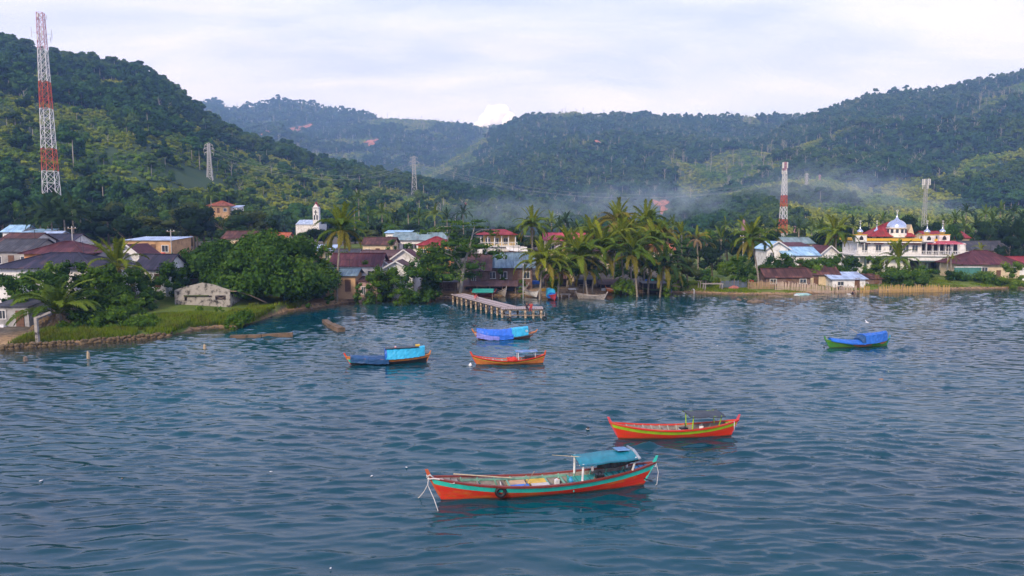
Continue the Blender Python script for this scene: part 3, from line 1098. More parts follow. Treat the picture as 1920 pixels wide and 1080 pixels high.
# middle-distance palms: fronds joined, each palm still its own thing
MIDP = []
for k in range(4):
    r = np.random.default_rng(70 + k)
    V, Fq, Rn, off = [], [], [], 0
    src = fronds(['deep', 'green', 'old', 'deep'][k])
    for i in range(17):
        t_ = (i + 0.5) / 17
        me = src[0 if t_ < 0.22 else 1 if t_ < 0.6 else 2]
        n = len(me.vertices)
        co = np.empty(n * 3, np.float32); me.vertices.foreach_get('co', co); co = co.reshape(-1, 3)
        az = i * 2.39996; s = 0.85 + 0.3 * r.random()
        M = np.array((Matrix.Rotation(az, 3, 'Z') @ Matrix.Rotation(r.normal() * 0.15, 3, 'Y')))
        V.append((co * s) @ M.T)
        for p in me.polygons:
            q = list(p.vertices)
            for a in range(1, len(q) - 1):
                Fq.append((q[0] + off, q[a] + off, q[a + 1] + off))
        Rn.append(np.full(n, 0.3 + 0.5 * r.random())); off += n
    MIDP.append(mesh_np('crown', np.concatenate(V), [np.array(Fq)], [P_DEEP, P_GREEN, P_GREEN, P_DEEP][k], False, {'rnd': np.concatenate(Rn)}))
MTR = MB().tube([(0, 0, -1.0), (0.02, 0, -0.5), (0, 0, 0)], [0.02, 0.017, 0.014], 6).mesh('trunk', m_palmtrunk, True)


def mid_palm(px, py, Y, k, s, label, group):
    p = at_Y(px, py, Y)
    zb = land_z(p.x, Y)
    h = max(3.0, p.z - zb + 0.3)
    root = empty('coconut_palm', (p.x, Y, p.z - h), 0, label, 'palm tree', group)
    link('crown', MIDP[k], root, (0, 0, h), (0, 0, px * 0.7), (s, s, s))
    if group: BELT.append((root, px, ['deep-green palm', 'mid-green palm', 'yellowed palm', 'deep-green palm'][k]))
    tr = MB().tube([(0.3, 0, 0), (0.1, 0, h * 0.5), (0, 0, h)], [0.24, 0.19, 0.15], 6).build('trunk', m_palmtrunk, root, True)


MPC = [(664, 392, 225), (690, 404, 240), (716, 402, 235), (742, 412, 240), (765, 400, 250), (785, 410, 240), (815, 404, 220), (838, 410, 250), (700, 426, 205), (732, 428, 205), (672, 372, 260),
       (868, 402, 250), (640, 410, 230)]
for i, (a, b, Y) in enumerate(MPC):
    mid_palm(a, b, Y, i % 4, 1.0, 'pale-trunked palm in the palm stand right of the church tower', 'palms behind the grey roofs')
for i, (a, b, Y) in enumerate([(1034, 418, 205), (1060, 418, 200), (1048, 428, 190), (1082, 432, 210), (1098, 428, 225)]):
    mid_palm(a, b, Y, (i + 2) % 4, 0.95, 'palm standing behind the long red roof', 'palms behind the long red roof')
for i, (a, b, Y) in enumerate([(1812, 398, 250), (1848, 402, 240), (1876, 396, 250), (1900, 400, 245), (1915, 412, 230), (1790, 412, 240), (1862, 420, 215), (1830, 424, 220), (1888, 424, 215), (1770, 418, 250),
                               (1808, 430, 210), (1905, 436, 200), (1935, 402, 240), (1740, 426, 230), (1850, 436, 200)]):
    mid_palm(a, b, Y, i % 4, 0.98, 'palm in the dark palm belt right of the mosque', 'palms behind the mosque on the right')
for i, (a, b, Y) in enumerate([(1360, 424, 230), (1390, 420, 240), (1425, 426, 220), (1498, 428, 215), (1522, 424, 230), (1540, 430, 210), (1600, 424, 230), (1630, 418, 235), (1655, 414, 245), (1262, 424, 220), (1335, 430, 215)]):
    mid_palm(a, b, Y, (i + 1) % 4, 0.9, 'palm in the belt between the grove and the mosque', 'palms between grove and mosque')
for i, (a, b, Y) in enumerate([(108, 392, 175), (88, 398, 170), (135, 396, 172), (120, 412, 160), (96, 414, 162), (150, 405, 176), (74, 410, 168)]):
    mid_palm(a, b, Y, 0 if i % 2 else 3, 1.25, 'very dark palm below the tall left mast', 'dark palms below the tall mast')
mid_palm(395, 368, 258, 2, 1.0, 'yellowed palm beside the orange house on the hill', None)

def finish_labels():
    """trees and palms of the far belts: say which one by the landmark it stands at, then by its place among the few alike"""
    lm = [(20, 'the far left blue roofs'), (97, 'the tall left mast'), (175, 'the dark left roofs'), (278, 'the tan building'), (345, 'the pole by the tan building'), (409, 'the orange hill house'), (470, 'the broad olive tree'), (520, 'the small orange roof'),
          (595, 'the church tower'), (645, 'the lone tall palm'), (708, 'the brown roofed house'), (784, 'the grey-green hall'), (866, 'the sea almond'), (932, 'the yellow villa'), (998, 'the palm by the villa'), (1064, 'the long red roof'),
          (1158, 'the tallest grove palm'), (1214, 'the right grove shoulder'), (1278, 'the upright lime palm'), (1306, 'the orange dying palm'), (1352, 'the beach drying rack'), (1408, 'the tall fence palm'), (1467, 'the red and white mast'),
          (1510, 'the pale blue roofs'), (1568, 'the broad palm'), (1620, 'the left mosque turret'), (1697, 'the mosque dome'), (1735, 'the slim grey mast'), (1780, 'the long red roof at right'), (1862, 'the maroon hip roof'), (1905, 'the right edge')]
    by = {}
    for o, px, word in BELT:
        x, name = min(lm, key=lambda q: abs(q[0] - px))
        rel = 'left of' if px < x - 9 else 'right of' if px > x + 9 else 'behind'
        by.setdefault('%s rising %s %s' % (word, rel, name), []).append((px, o))
    nth = ['first', 'second', 'third', 'fourth', 'fifth', 'sixth']
    for k, v in by.items():
        v.sort(key=lambda q: q[0])
        for i, (px, o) in enumerate(v):
            o['label'] = k if len(v) == 1 else k + (', left of two' if i == 0 else ', right of two') if len(v) == 2 else k + ', %s from left' % nth[min(i, 5)]


# -------------------------------------------------------------- broadleaf trees
TM = {}
r3 = np.random.default_rng(33)


def proto(kind):
    if kind in TM: return TM[kind]
    k = kind.split('_')[0]
    v = []
    for i in range(3):
        if k == 'round': me = crown_mesh('crown', L_DARK, round_blobs(r3, 16, 10, 7.5, 2.5, (0.34, 0.5)), 28, 0.55, r3)
        elif k == 'olive': me = crown_mesh('crown', L_OLIVE, round_blobs(r3, 14, 10, 6.5, 3.0, (0.3, 0.46)), 26, 0.5, r3)
        elif k == 'green': me = crown_mesh('crown', L_MANGO, round_blobs(r3, 14, 10, 7.5, 2.5, (0.32, 0.5)), 28, 0.5, r3)
        elif k == 'tier': me = crown_mesh('crown', L_DARK, [(r3.normal() * 2.4, r3.normal() * 2.4, 3.2 + 6.3 * j / 11, 2.5 - j * 0.09, 2.5 - j * 0.09, 0.5) for j in range(12)], 34, 0.5, r3, core=0.5)
        elif k == 'bush': me = crown_mesh('foliage', L_BRIGHT, round_blobs(r3, 12, 10, 7.5, 0.0, (0.36, 0.52)), 34, 0.6, r3)
        elif k == 'darkbush': me = crown_mesh('foliage', L_MANGO, round_blobs(r3, 12, 10, 7.5, 0.0, (0.36, 0.52)), 34, 0.6, r3)
        v.append(me)
    TM[kind] = v
    return v


def tree(px, py_top, Y, wpx, kind, label, group=None, name=None, cat=None, foot=None, var=None, seed=None, depth=1.0):
    """a tree whose top shows at py_top and whose crown spans wpx"""
    p = at_Y(px, py_top, Y)
    zb = land_z(p.x, Y) - 0.1 if foot is None else foot
    h = max(1.2, p.z - zb)
    wd_ = wpx / F * Y
    k = kind
    bush = 'bush' in k
    root = empty(name or ('shrub' if bush else 'tree'), (p.x, Y, zb), 0, label, cat or ('shrub' if bush else 'tree'), group)
    if bush:
        rr = np.random.default_rng(int(px * 7 + py_top))
        n = int(np.clip(8 + wd_ * h * 0.45, 9, 26))
        me = crown_mesh('foliage', L_BRIGHT if k == 'bush' else L_MANGO, round_blobs(rr, n, wd_, h + 0.4, -0.3, (0.30, 0.52) if wd_ < 5 else (0.18, 0.36), 0.95), 75, 0.34, rr, core=0.62, jitter=1.0)
        link('foliage', me, root)
        return root
    me = proto(k)[(var if var is not None else int(px)) % 3]
    sz = h / (7.6 if bush else 10.0)
    link('foliage' if bush else 'crown', me, root, (0, 0, 0), (0, 0, px * 1.3), (wd_ / 10.5, wd_ / 10.5 * depth, sz))
    if not bush:
        tr = MB()
        tr.tube([(0.2, 0, 0), (0, 0.1, h * 0.3), (0.1, 0, h * 0.7)], [0.028 * h, 0.022 * h, 0.010 * h], 7)
        for a in range(4):
            an = a * 1.6 + px
            tr.tube([(0, 0, h * (0.28 + 0.06 * a)), (math.cos(an) * wd_ * 0.16, math.sin(an) * wd_ * 0.16, h * (0.48 + 0.05 * a)), (math.cos(an) * wd_ * 0.32, math.sin(an) * wd_ * 0.32, h * (0.62 + 0.05 * a))],
                    [0.013 * h, 0.009 * h, 0.004 * h], 5)
        tr.build('trunk', m_bark, root, True)
    return root


# the two great round trees on the left bank
def big_tree(px, Y, wpx, top, n, label, seed, mat=L_MANGO, leaf=0.55, per=62):
    r = np.random.default_rng(seed)
    p = at_Y(px, top, Y); zb = gz(p.x, Y) - 0.1
    W, h = wpx / F * Y, p.z - zb
    root = empty('broadleaf_tree', (p.x, Y, zb), 0, label, 'tree')
    bl = round_blobs(r, n, W, h - 0.8, 0.5, (0.22, 0.36), 0.85)
    for i in range(int(n * 0.45)):           # skirt of low boughs
        a = i * 2.4
        s = W * 0.14
        bl.append((math.cos(a) * W * 0.40, math.sin(a) * W * 0.40, 1.6 + 1.6 * r.random(), s, s, s * 0.85))
    link('crown', crown_mesh('crown', mat, bl, per, leaf, r, core=0.66, jitter=1.1), root)
    tr = MB().tube([(0, 0, 0), (0.3, 0, h * 0.25), (0.1, 0.2, h * 0.6)], [0.6, 0.45, 0.2], 9)
    for a in range(6):
        tr.tube([(0.2, 0, h * 0.2), (math.cos(a) * W * 0.2, math.sin(a) * W * 0.2, h * 0.42), (math.cos(a) * W * 0.36, math.sin(a) * W * 0.36, h * 0.52)], [0.28, 0.18, 0.06], 6)
    tr.build('trunk', m_bark, root, True)
    return root


big_tree(396, 112, 165, 446, 30, 'broad round dark-green tree behind the ruined hut', 41)
big_tree(508, 109, 235, 428, 44, 'largest round mango-like tree on the left bank', 42)
big_tree(318, 106, 92, 478, 18, 'lower round tree left of the ruined hut roof', 43)
# leaning bare trunk under the big tree
MB().tube([at_Y(430, 542, 99), at_Y(470, 554, 99), at_Y(500, 568, 99)], [0.05, 0.08, 0.11], 7).build('fallen_trunk', m_bark, None, True)
tag(bpy.data.objects['fallen_trunk'], 'pale leaning bare trunk under the largest round tree', 'tree trunk')

# sea almond with flat tiers and two high bare boughs
def almond():
    Y = 119
    r = np.random.default_rng(9)
    b = at_Y(862, 556, Y); zb = gz(b.x, Y)
    root = empty('sea_almond_tree', (b.x, Y, zb), 0, 'sea almond tree with flat leafy tiers and high crooked boughs behind the jetty', 'tree')
    P = lambda x, y, dy=0: at_Y(x, y, Y + dy) - Vector((b.x, Y, zb))
    tr = MB()
    tr.tube([P(862, 560), P(866, 525), P(872, 490), P(880, 465), P(886, 440), P(890, 424)], [0.32, 0.27, 0.22, 0.16, 0.11, 0.06], 8)
    tr.tube([P(868, 510), P(850, 480, 1), P(838, 462, 1), P(842, 440, 1), P(846, 420, 1)], [0.18, 0.14, 0.10, 0.07, 0.04], 6)
    for a, c in (((878, 470), (925, 470)), ((872, 492), (820, 486)), ((876, 480), (905, 452)), ((886, 440), (918, 430)), ((846, 425), (810, 432)), ((850, 480), (800, 470)), ((870, 505), (905, 505))):
        tr.tube([P(*a), P((a[0] + c[0]) / 2, (a[1] + c[1]) / 2 - 4), P(*c)], [0.10, 0.07, 0.03], 5)
    tr.build('trunk', m_bark_pale, root, True)
    tiers = [(812, 433, 24, 5), (836, 428, 26, 5), (868, 420, 26, 4), (895, 426, 24, 5), (918, 434, 18, 5), (848, 416, 20, 4), (925, 440, 12, 5), (795, 437, 14, 4), (898, 415, 16, 5),
             (812, 468, 30, 9), (842, 458, 34, 10), (870, 452, 34, 12), (900, 462, 34, 9), (925, 474, 24, 9), (936, 482, 16, 8), (800, 486, 30, 11), (832, 484, 34, 12), (866, 478, 34, 11),
             (820, 502, 34, 12), (858, 500, 32, 12), (886, 500, 28, 12), (800, 515, 30, 12), (838, 520, 34, 14), (880, 516, 26, 12), (868, 468, 30, 11), (850, 440, 16, 8)]
    bl = []
    for x, y, wv, hv in tiers:
        p = P(x, y, r.normal() * 1.6)
        s = Y / F
        bl.append((p.x, p.y, p.z, wv * s, wv * s * 0.9, hv * s))
    link('crown', crown_mesh('crown', L_MANGO, bl, 36, 0.42, r, core=0.5, jitter=1.0), root)


almond()
SH = 'shrubs along the village bank'
for a in [(722, 497, 114, 92, 'bush', 'pale green rounded shrub below the white gables'), (775, 490, 113, 92, 'darkbush', 'dark green shrub between the white gables and the jetty'), (745, 522, 110, 60, 'bush', 'low bright shrub at the water edge left of the jetty'),
          (812, 505, 116, 80, 'darkbush', 'dark shrub under the sea almond tree, left of its trunk'), (700, 520, 113, 56, 'bush', 'low shrub beside the brick wall on the bank'),
          (672, 530, 111, 30, 'darkbush', 'small dark shrub at the foot of the lone tall palm'), (978, 523, 121, 22, 'bush', 'small bright shrub beside the beach lamp post'),
          (1258, 512, 122, 40, 'bush', 'low shrub with broad leaves beside the blue barrel'), (1360, 488, 135, 56, 'bush', 'bright rounded shrub right of the layered tree'), (1386, 478, 142, 70, 'darkbush', 'dense dark shrub left of the tall palm by the fence'),
          (1400, 494, 132, 60, 'darkbush', 'dark hedge-like shrub behind the plank fence left end'), (1640, 478, 146, 66, 'bush', 'bright shrub tree left of the mosque steps'), (1690, 500, 139, 100, 'darkbush', 'big dark shrub right before the mosque behind the picket fence'),
          (1735, 498, 146, 60, 'darkbush', 'shrub at the mosque colonnade right side'), (1900, 488, 138, 60, 'bush', 'shrub at the right edge near the maroon hip roof'), (1850, 508, 142, 90, 'darkbush', 'low dark hedge before the maroon hip roof house'),
          (1790, 506, 146, 60, 'darkbush', 'low shrub before the teal garden wall'), (1600, 480, 142, 70, 'darkbush', 'dark shrub behind the grey metal shed'), (1540, 478, 141, 80, 'darkbush', 'dark shrub behind the rusty shack roofs'),
          (1466, 474, 140, 90, 'darkbush', 'dark shrub mass below the pale blue roofs'), (1320, 500, 132, 40, 'darkbush', 'small dark shrub beside the black tarp shelter'),
          (215, 508, 90, 100, 'bush', 'bright undergrowth right of the big oil palm'), (262, 498, 94, 100, 'darkbush', 'dark bush left of the ruined hut'), (175, 545, 84, 90, 'darkbush', 'dark bush just behind the oil palm base'),
          (238, 552, 85, 110, 'bush', 'leafy bank undergrowth above the stone wall'), (150, 580, 79, 70, 'darkbush', 'low dark scrub at the stone wall beside the oil palm'), (205, 575, 79.8, 80, 'bush', 'low scrub hanging over the middle of the stone wall'),
          (268, 586, 81, 70, 'bush', 'low scrub at the right end of the stone wall'), (288, 540, 95, 50, 'darkbush', 'shrub touching the left side of the ruined hut'), (372, 568, 91, 20, 'bush', 'small plant in front of the ruined hut wall'),
          (410, 566, 92, 22, 'bush', 'small plant at the right corner of the ruined hut'), (70, 498, 86, 120, 'darkbush', 'dark bush before the white house wall at left'), (12, 512, 90, 50, 'darkbush', 'tall dark bush at the left edge'),
          (25, 560, 84, 40, 'darkbush', 'dark bush over the shed at the left edge'), (600, 520, 108, 60, 'darkbush', 'dark bush at the right foot of the largest round tree'), (560, 540, 104, 80, 'darkbush', 'low bush under the largest round tree'),
          (455, 582, 87.5, 60, 'bush', 'yellow-green shrub on the little grass point'), (438, 590, 84, 40, 'bush', 'round mossy shrub at the tip of the grass point'),
          (735, 448, 150, 26, 'darkbush', 'small dark garden tree before the grey roof, left of two'), (765, 452, 148, 28, 'darkbush', 'small dark garden tree before the grey roof, right of two'),
          (940, 500, 128, 30, 'darkbush', 'dark shrub beside the brown shop wall'),
          (98, 490, 88.5, 80, 'bush', 'bright bush below the eave of the white house, left of two'), (158, 492, 88.5, 80, 'darkbush', 'dark bush below the eave of the white house, right of two'), (203, 494, 91, 60, 'darkbush', 'dark bush behind the yellowish young coconut palm'),
          (322, 484, 99.5, 64, 'darkbush', 'dark bush over the ruined hut top left'), (818, 461, 142, 80, 'darkbush', 'dark tree top hiding the orange house front'),
          (118, 606, 77.2, 46, 'bush', 'low green growth on top of the stone wall, left of three'), (182, 600, 78.4, 56, 'darkbush', 'low green growth on top of the stone wall, middle of three'), (242, 596, 79.6, 60, 'bush', 'low green growth on top of the stone wall, right of three'),
          (1504, 484, 139.5, 70, 'bush', 'bright shrub before the white wall below the blue roofs'), (1042, 520, 123, 40, 'bush', 'rounded bright shrub behind the blue cabin boat'), (1172, 516, 124.5, 48, 'bush', 'rounded bright shrub among the grove trunks'),
          (22, 514, 87.5, 80, 'darkbush', 'dark bush hiding the white wall at the left edge'),
          (130, 486, 87, 100, 'darkbush', 'big dark bush hiding the white house wall behind the oil palm'), (178, 500, 88, 80, 'bush', 'bright bush under the yellowish young coconut palm'), (40, 536, 82, 56, 'bush', 'bush before the boat shed at left'),
          (1520, 492, 139, 70, 'bush', 'bright bush right behind the rusty shack roof ridge'), (1432, 490, 138, 60, 'bush', 'bright bush right of the tall fence palm'), (1570, 474, 144, 60, 'darkbush', 'dark bush at the foot of the broad palm'),
          (1030, 478, 140, 70, 'darkbush', 'dark thicket behind the low palm by the lamp post'), (1085, 474, 141, 80, 'darkbush', 'dark thicket in the middle of the coconut grove'), (1150, 474, 142, 80, 'darkbush', 'dark thicket behind the leaning grove palms'), (1215, 480, 140, 80, 'darkbush', 'dark thicket at the right flank of the grove'),
          (1270, 498, 130, 50, 'darkbush', 'dark shrub under the layered tree'), (640, 470, 128, 40, 'bush', 'pale shrub behind the lone tall palm trunk'), (690, 484, 119, 40, 'bush', 'pale shrub over the maroon roof corner'), (850, 470, 136, 60, 'darkbush', 'dark tree top behind the sea almond'),
          (790, 470, 134, 50, 'darkbush', 'dark bush before the orange house'), (612, 456, 140, 40, 'bush', 'pale flowering bush left of the lone tall palm')]:
    tree(*a[:5], a[5], SH)
for a in [(1272, 452, 138, 70, 'tier', 'layered dark tree with flat tiers right of the coconut grove'), (1290, 478, 132, 60, 'olive', 'thin olive tree standing right of the layered tree'), (1336, 462, 150, 60, 'round', 'dark round tree behind the small beach frames'),
          (572, 440, 150, 36, 'olive', 'pale-barked olive tree below the church'), (1700, 402, 215, 60, 'round', 'dark tree behind the mosque dome'), (1895, 440, 170, 60, 'round', 'dark tree right behind the maroon hip roof'),
          (1430, 462, 160, 60, 'round', 'dark tree right of the tall fence palm'), (280, 400, 190, 120, 'olive', 'greyish spreading tree with pale branches behind the tan building'),
          (360, 385, 175, 110, 'round', 'large dark tree above the tan building roof'), (355, 372, 205, 90, 'olive', 'brownish olive tree below the orange hill house'), (470, 392, 185, 110, 'olive', 'wide olive-topped tree left of the church'),
          (440, 402, 165, 110, 'round', 'wide dark tree just above the largest round tree'), (515, 410, 180, 56, 'round', 'dark tree touching the church left side'), (200, 392, 170, 110, 'round', 'dark tree right of the tall left mast'),
          (588, 427, 192, 60, 'round', 'dark tree in front of the church nave'), (572, 434, 200, 46, 'green', 'green tree at the church nave foot'), (606, 429, 206, 40, 'round', 'dark tree at the church tower foot'), (240, 405, 150, 110, 'round', 'dark tree behind the tan building left side'), (300, 425, 140, 80, 'round', 'dark tree right behind the tan building')]:
    tree(*a[:5], a[5], None)
GB = 'trees between the village and the hill'
rb = np.random.default_rng(55)
for i in range(74):
    px = -40 + 1000 * (i + 0.8 * rb.random()) / 74
    Y = 190 + 45 * rb.random()
    if 515 < px < 640: continue
    top = np.interp(px, [0, 150, 300, 500, 620, 760, 960], [372, 372, 372, 388, 405, 416, 420]) + 34 * rb.random()
    BELT.append((tree(px, top, Y, 44 + 40 * rb.random(), ['round', 'green', 'olive', 'round'][i % 4], 'belt tree', GB, var=i), px, ['dark rounded tree', 'fresh green tree', 'olive-green tree', 'dark rounded tree'][i % 4]))
GB2 = 'trees behind the shore on the right'
for i in range(80):
    px = 960 + 1000 * (i + 0.8 * rb.random()) / 80
    Y = 180 + 60 * rb.random()
    top = np.interp(px, [960, 1250, 1500, 1700, 1950], [424, 428, 426, 412, 404]) + 26 * rb.random()
    BELT.append((tree(px, top, Y, 40 + 30 * rb.random(), ['round', 'green', 'round', 'olive'][i % 4], 'belt tree', GB2, var=i), px, ['dark rounded tree', 'fresh green tree', 'dark rounded tree', 'olive-green tree'][i % 4]))


finish_labels()


# -------------------------------------------------------------- grass
def grass(name, X, Y, hgt, label, mat=L_GRASS, seed=1):
    r = np.random.default_rng(seed)
    n = len(X)
    Z = ground_z(X, Y) - 0.03
    a = r.random(n) * 6.283
    wv = 0.05 + 0.05 * r.random(n)
    h = hgt * (0.5 + r.random(n))
    lx, ly = np.cos(a + 1.5) * h * 0.45 * r.random(n), np.sin(a + 1.5) * h * 0.45 * r.random(n)
    A = np.column_stack([X - np.cos(a) * wv, Y - np.sin(a) * wv, Z])
    B = np.column_stack([X + np.cos(a) * wv, Y + np.sin(a) * wv, Z])
    C = np.column_stack([X + lx, Y + ly, Z + h])
    V = np.stack([A, B, C], 1).reshape(-1, 3)
    Fq = np.arange(n * 3).reshape(-1, 3)
    o = link(name, mesh_np(name, V, [Fq], mat, False, {'rnd': np.repeat(r.random(n), 3)}))
    tag(o, label, kind='stuff')


rg = np.random.default_rng(5)
X = rg.uniform(-53, -32.5, 85000); S_ = rg.uniform(0.9, 14, 85000); Y_ = shore_y(X) + S_
k = (fbm(X * 0.4, Y_ * 0.4, 2) + 0.15 * (S_ < 5) > 0.42) & ~((np.abs(X + 42.5) < 4.2) & (Y_ > 90.2))
grass('grass', X[k], Y_[k], 0.5, 'bright tall grass on the bank before the ruined hut', seed=2)
X = rg.uniform(30, 130, 80000); S_ = rg.uniform(1.1, 17, 80000); Y_ = shore_y(X) + S_
k = (fbm(X * 0.3, Y_ * 0.3, 2) > 0.40)
grass('grass', X[k], Y_[k], 0.22, 'short turf along the right-hand shore', seed=3)
# ================================================================== BUILDINGS
def roof_mat(name, col, col2, rough=0.65, spec=0.2):
    """corrugated sheet: streaks of rust / fading that run down the slope, sheet by sheet"""
    if name in MATS: return MATS[name]
    m = bpy.data.materials.new(name); m.use_nodes = True
    t = NT(m.node_tree)
    g = t.n('ShaderNodeTexCoord')
    mp = t.mapping(g.outputs['Object'], scale=(1.1, 0.25, 0.25))
    n1 = t.noise(mp, 1.6, 5, 0.65)
    n2 = t.noise(g.outputs['Object'], 0.5, 4, 0.6)
    sx = t.n('ShaderNodeSeparateXYZ'); t.l(g.outputs['Object'], sx.inputs[0])
    cm = t.n('ShaderNodeCombineXYZ')
    t.l(t.math('FLOOR', t.math('MULTIPLY', sx.outputs[0], 1.15)), cm.inputs[0]); t.l(t.math('FLOOR', t.math('MULTIPLY', sx.outputs[1], 0.42)), cm.inputs[1])
    wn = t.n('ShaderNodeTexWhiteNoise'); t.l(cm.outputs[0], wn.inputs['Vector'])
    n1 = t.math('ADD', n1, t.math('MULTIPLY', t.math('SUBTRACT', wn.outputs['Value'], 0.5), 0.22))
    c = t.ramp(t.math('ADD', t.math('MULTIPLY', n1, 0.6), t.math('MULTIPLY', n2, 0.4)), [(0.34, tuple(x * 0.55 for x in col)), (0.5, col), (0.66, col2)])
    rust = t.ramp(t.noise(t.mapping(g.outputs['Object'], scale=(0.8, 0.35, 0.35)), 0.9, 5, 0.7), [(0.56, 0.0), (0.70, 0.7)])
    c = t.mix(rust, c, (0.13, 0.065, 0.04))
    p = t.n('ShaderNodeBsdfPrincipled'); t.l(c, p.inputs['Base Color'])
    p.inputs['Roughness'].default_value = rough; p.inputs['Specular IOR Level'].default_value = spec
    o = t.n('ShaderNodeOutputMaterial'); t.l(p.outputs[0], o.inputs[0])
    MATS[name] = m
    return m


RF = {'maroon': roof_mat('maroon_roof', (0.085, 0.026, 0.030), (0.15, 0.050, 0.050)), 'navy': roof_mat('navy_roof', (0.030, 0.030, 0.050), (0.070, 0.050, 0.075)),
      'red': roof_mat('red_roof', (0.26, 0.030, 0.034), (0.34, 0.055, 0.055)), 'pink': roof_mat('pink_red_roof', (0.48, 0.065, 0.095), (0.52, 0.11, 0.13)),
      'rust': roof_mat('rusty_roof', (0.085, 0.040, 0.035), (0.20, 0.085, 0.060), 0.8), 'blue': roof_mat('pale_blue_roof', (0.30, 0.50, 0.68), (0.48, 0.66, 0.80)),
      'grey': roof_mat('grey_green_roof', (0.19, 0.27, 0.28), (0.28, 0.36, 0.36)), 'zinc': roof_mat('zinc_roof', (0.38, 0.48, 0.64), (0.56, 0.64, 0.74)),
      'brown': roof_mat('brown_roof', (0.095, 0.050, 0.045), (0.16, 0.085, 0.07)), 'dark': roof_mat('dark_grey_roof', (0.055, 0.055, 0.062), (0.11, 0.11, 0.12)),
      'slate': roof_mat('slate_blue_roof', (0.13, 0.20, 0.25), (0.22, 0.30, 0.34)), 'orange': roof_mat('orange_tile_roof', (0.40, 0.11, 0.05), (0.48, 0.18, 0.09))}
WL = {'white': mat_plain('white_plaster', (0.76, 0.75, 0.73), 0.8, 0.06, 1.2, col2=(0.48, 0.46, 0.43)), 'cream': mat_plain('cream_plaster', (0.62, 0.50, 0.33), 0.8, 0.1, 1.2),
      'tan': mat_plain('tan_plaster', (0.50, 0.31, 0.16), 0.85, 0.15, 1.0, col2=(0.30, 0.18, 0.10)), 'yellow': mat_plain('yellow_plaster', (0.72, 0.50, 0.16), 0.8, 0.08, 1.5),
      'brown': mat_plain('brown_board', (0.17, 0.11, 0.085), 0.9, 0.25, 2), 'grey': mat_plain('grey_render', (0.34, 0.33, 0.32), 0.9, 0.2, 1.0),
      'pink': mat_plain('pinkish_board', (0.42, 0.27, 0.23), 0.85, 0.15, 1.5), 'orange': mat_plain('orange_plaster', (0.58, 0.26, 0.10), 0.8, 0.1, 1.5),
      'ruin': mat_plain('mouldy_concrete', (0.34, 0.31, 0.27), 0.95, 0.35, 1.3, bump=0.5, col2=(0.05, 0.046, 0.04), amt=0.36)}
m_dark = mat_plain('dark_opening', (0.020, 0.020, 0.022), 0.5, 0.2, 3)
m_glass = mat_plain('window_glass', (0.035, 0.045, 0.055), 0.08, 0.1, 2, spec=0.6)
m_frame = mat_plain('white_joinery', (0.66, 0.65, 0.62), 0.6, 0.06, 4)
m_wood = mat_plain('weathered_wood', (0.25, 0.19, 0.14), 0.9, 0.25, 5)
m_door = mat_plain('brown_door', (0.14, 0.07, 0.04), 0.7, 0.2, 4)


def window(root, x, y, z, w_, h_, side='S', frame=m_frame):
    """framed window set on wall face; side S = facing -Y, N, W, E"""
    rz = {'S': 0, 'N': math.pi, 'W': -math.pi / 2, 'E': math.pi / 2}[side]
    mb = MB()
    mb.box((0, -0.03, h_ / 2 + 0.03), (w_ + 0.2, 0.1, 0.1)); mb.box((0, -0.03, -h_ / 2 - 0.03), (w_ + 0.3, 0.14, 0.1))
    for s in (-1, 1): mb.box((s * (w_ / 2 + 0.03), -0.03, 0), (0.1, 0.1, h_ - 0.02))
    mb.box((0, -0.02, 0), (0.06, 0.06, h_ - 0.04))
    fr = mb.build('window', frame, root, loc=(x, y, z), rot=(0, 0, rz))
    MB().box((0, 0.0, 0), (w_ - 0.02, 0.05, h_ - 0.02)).build('pane', m_glass, fr)
    return fr


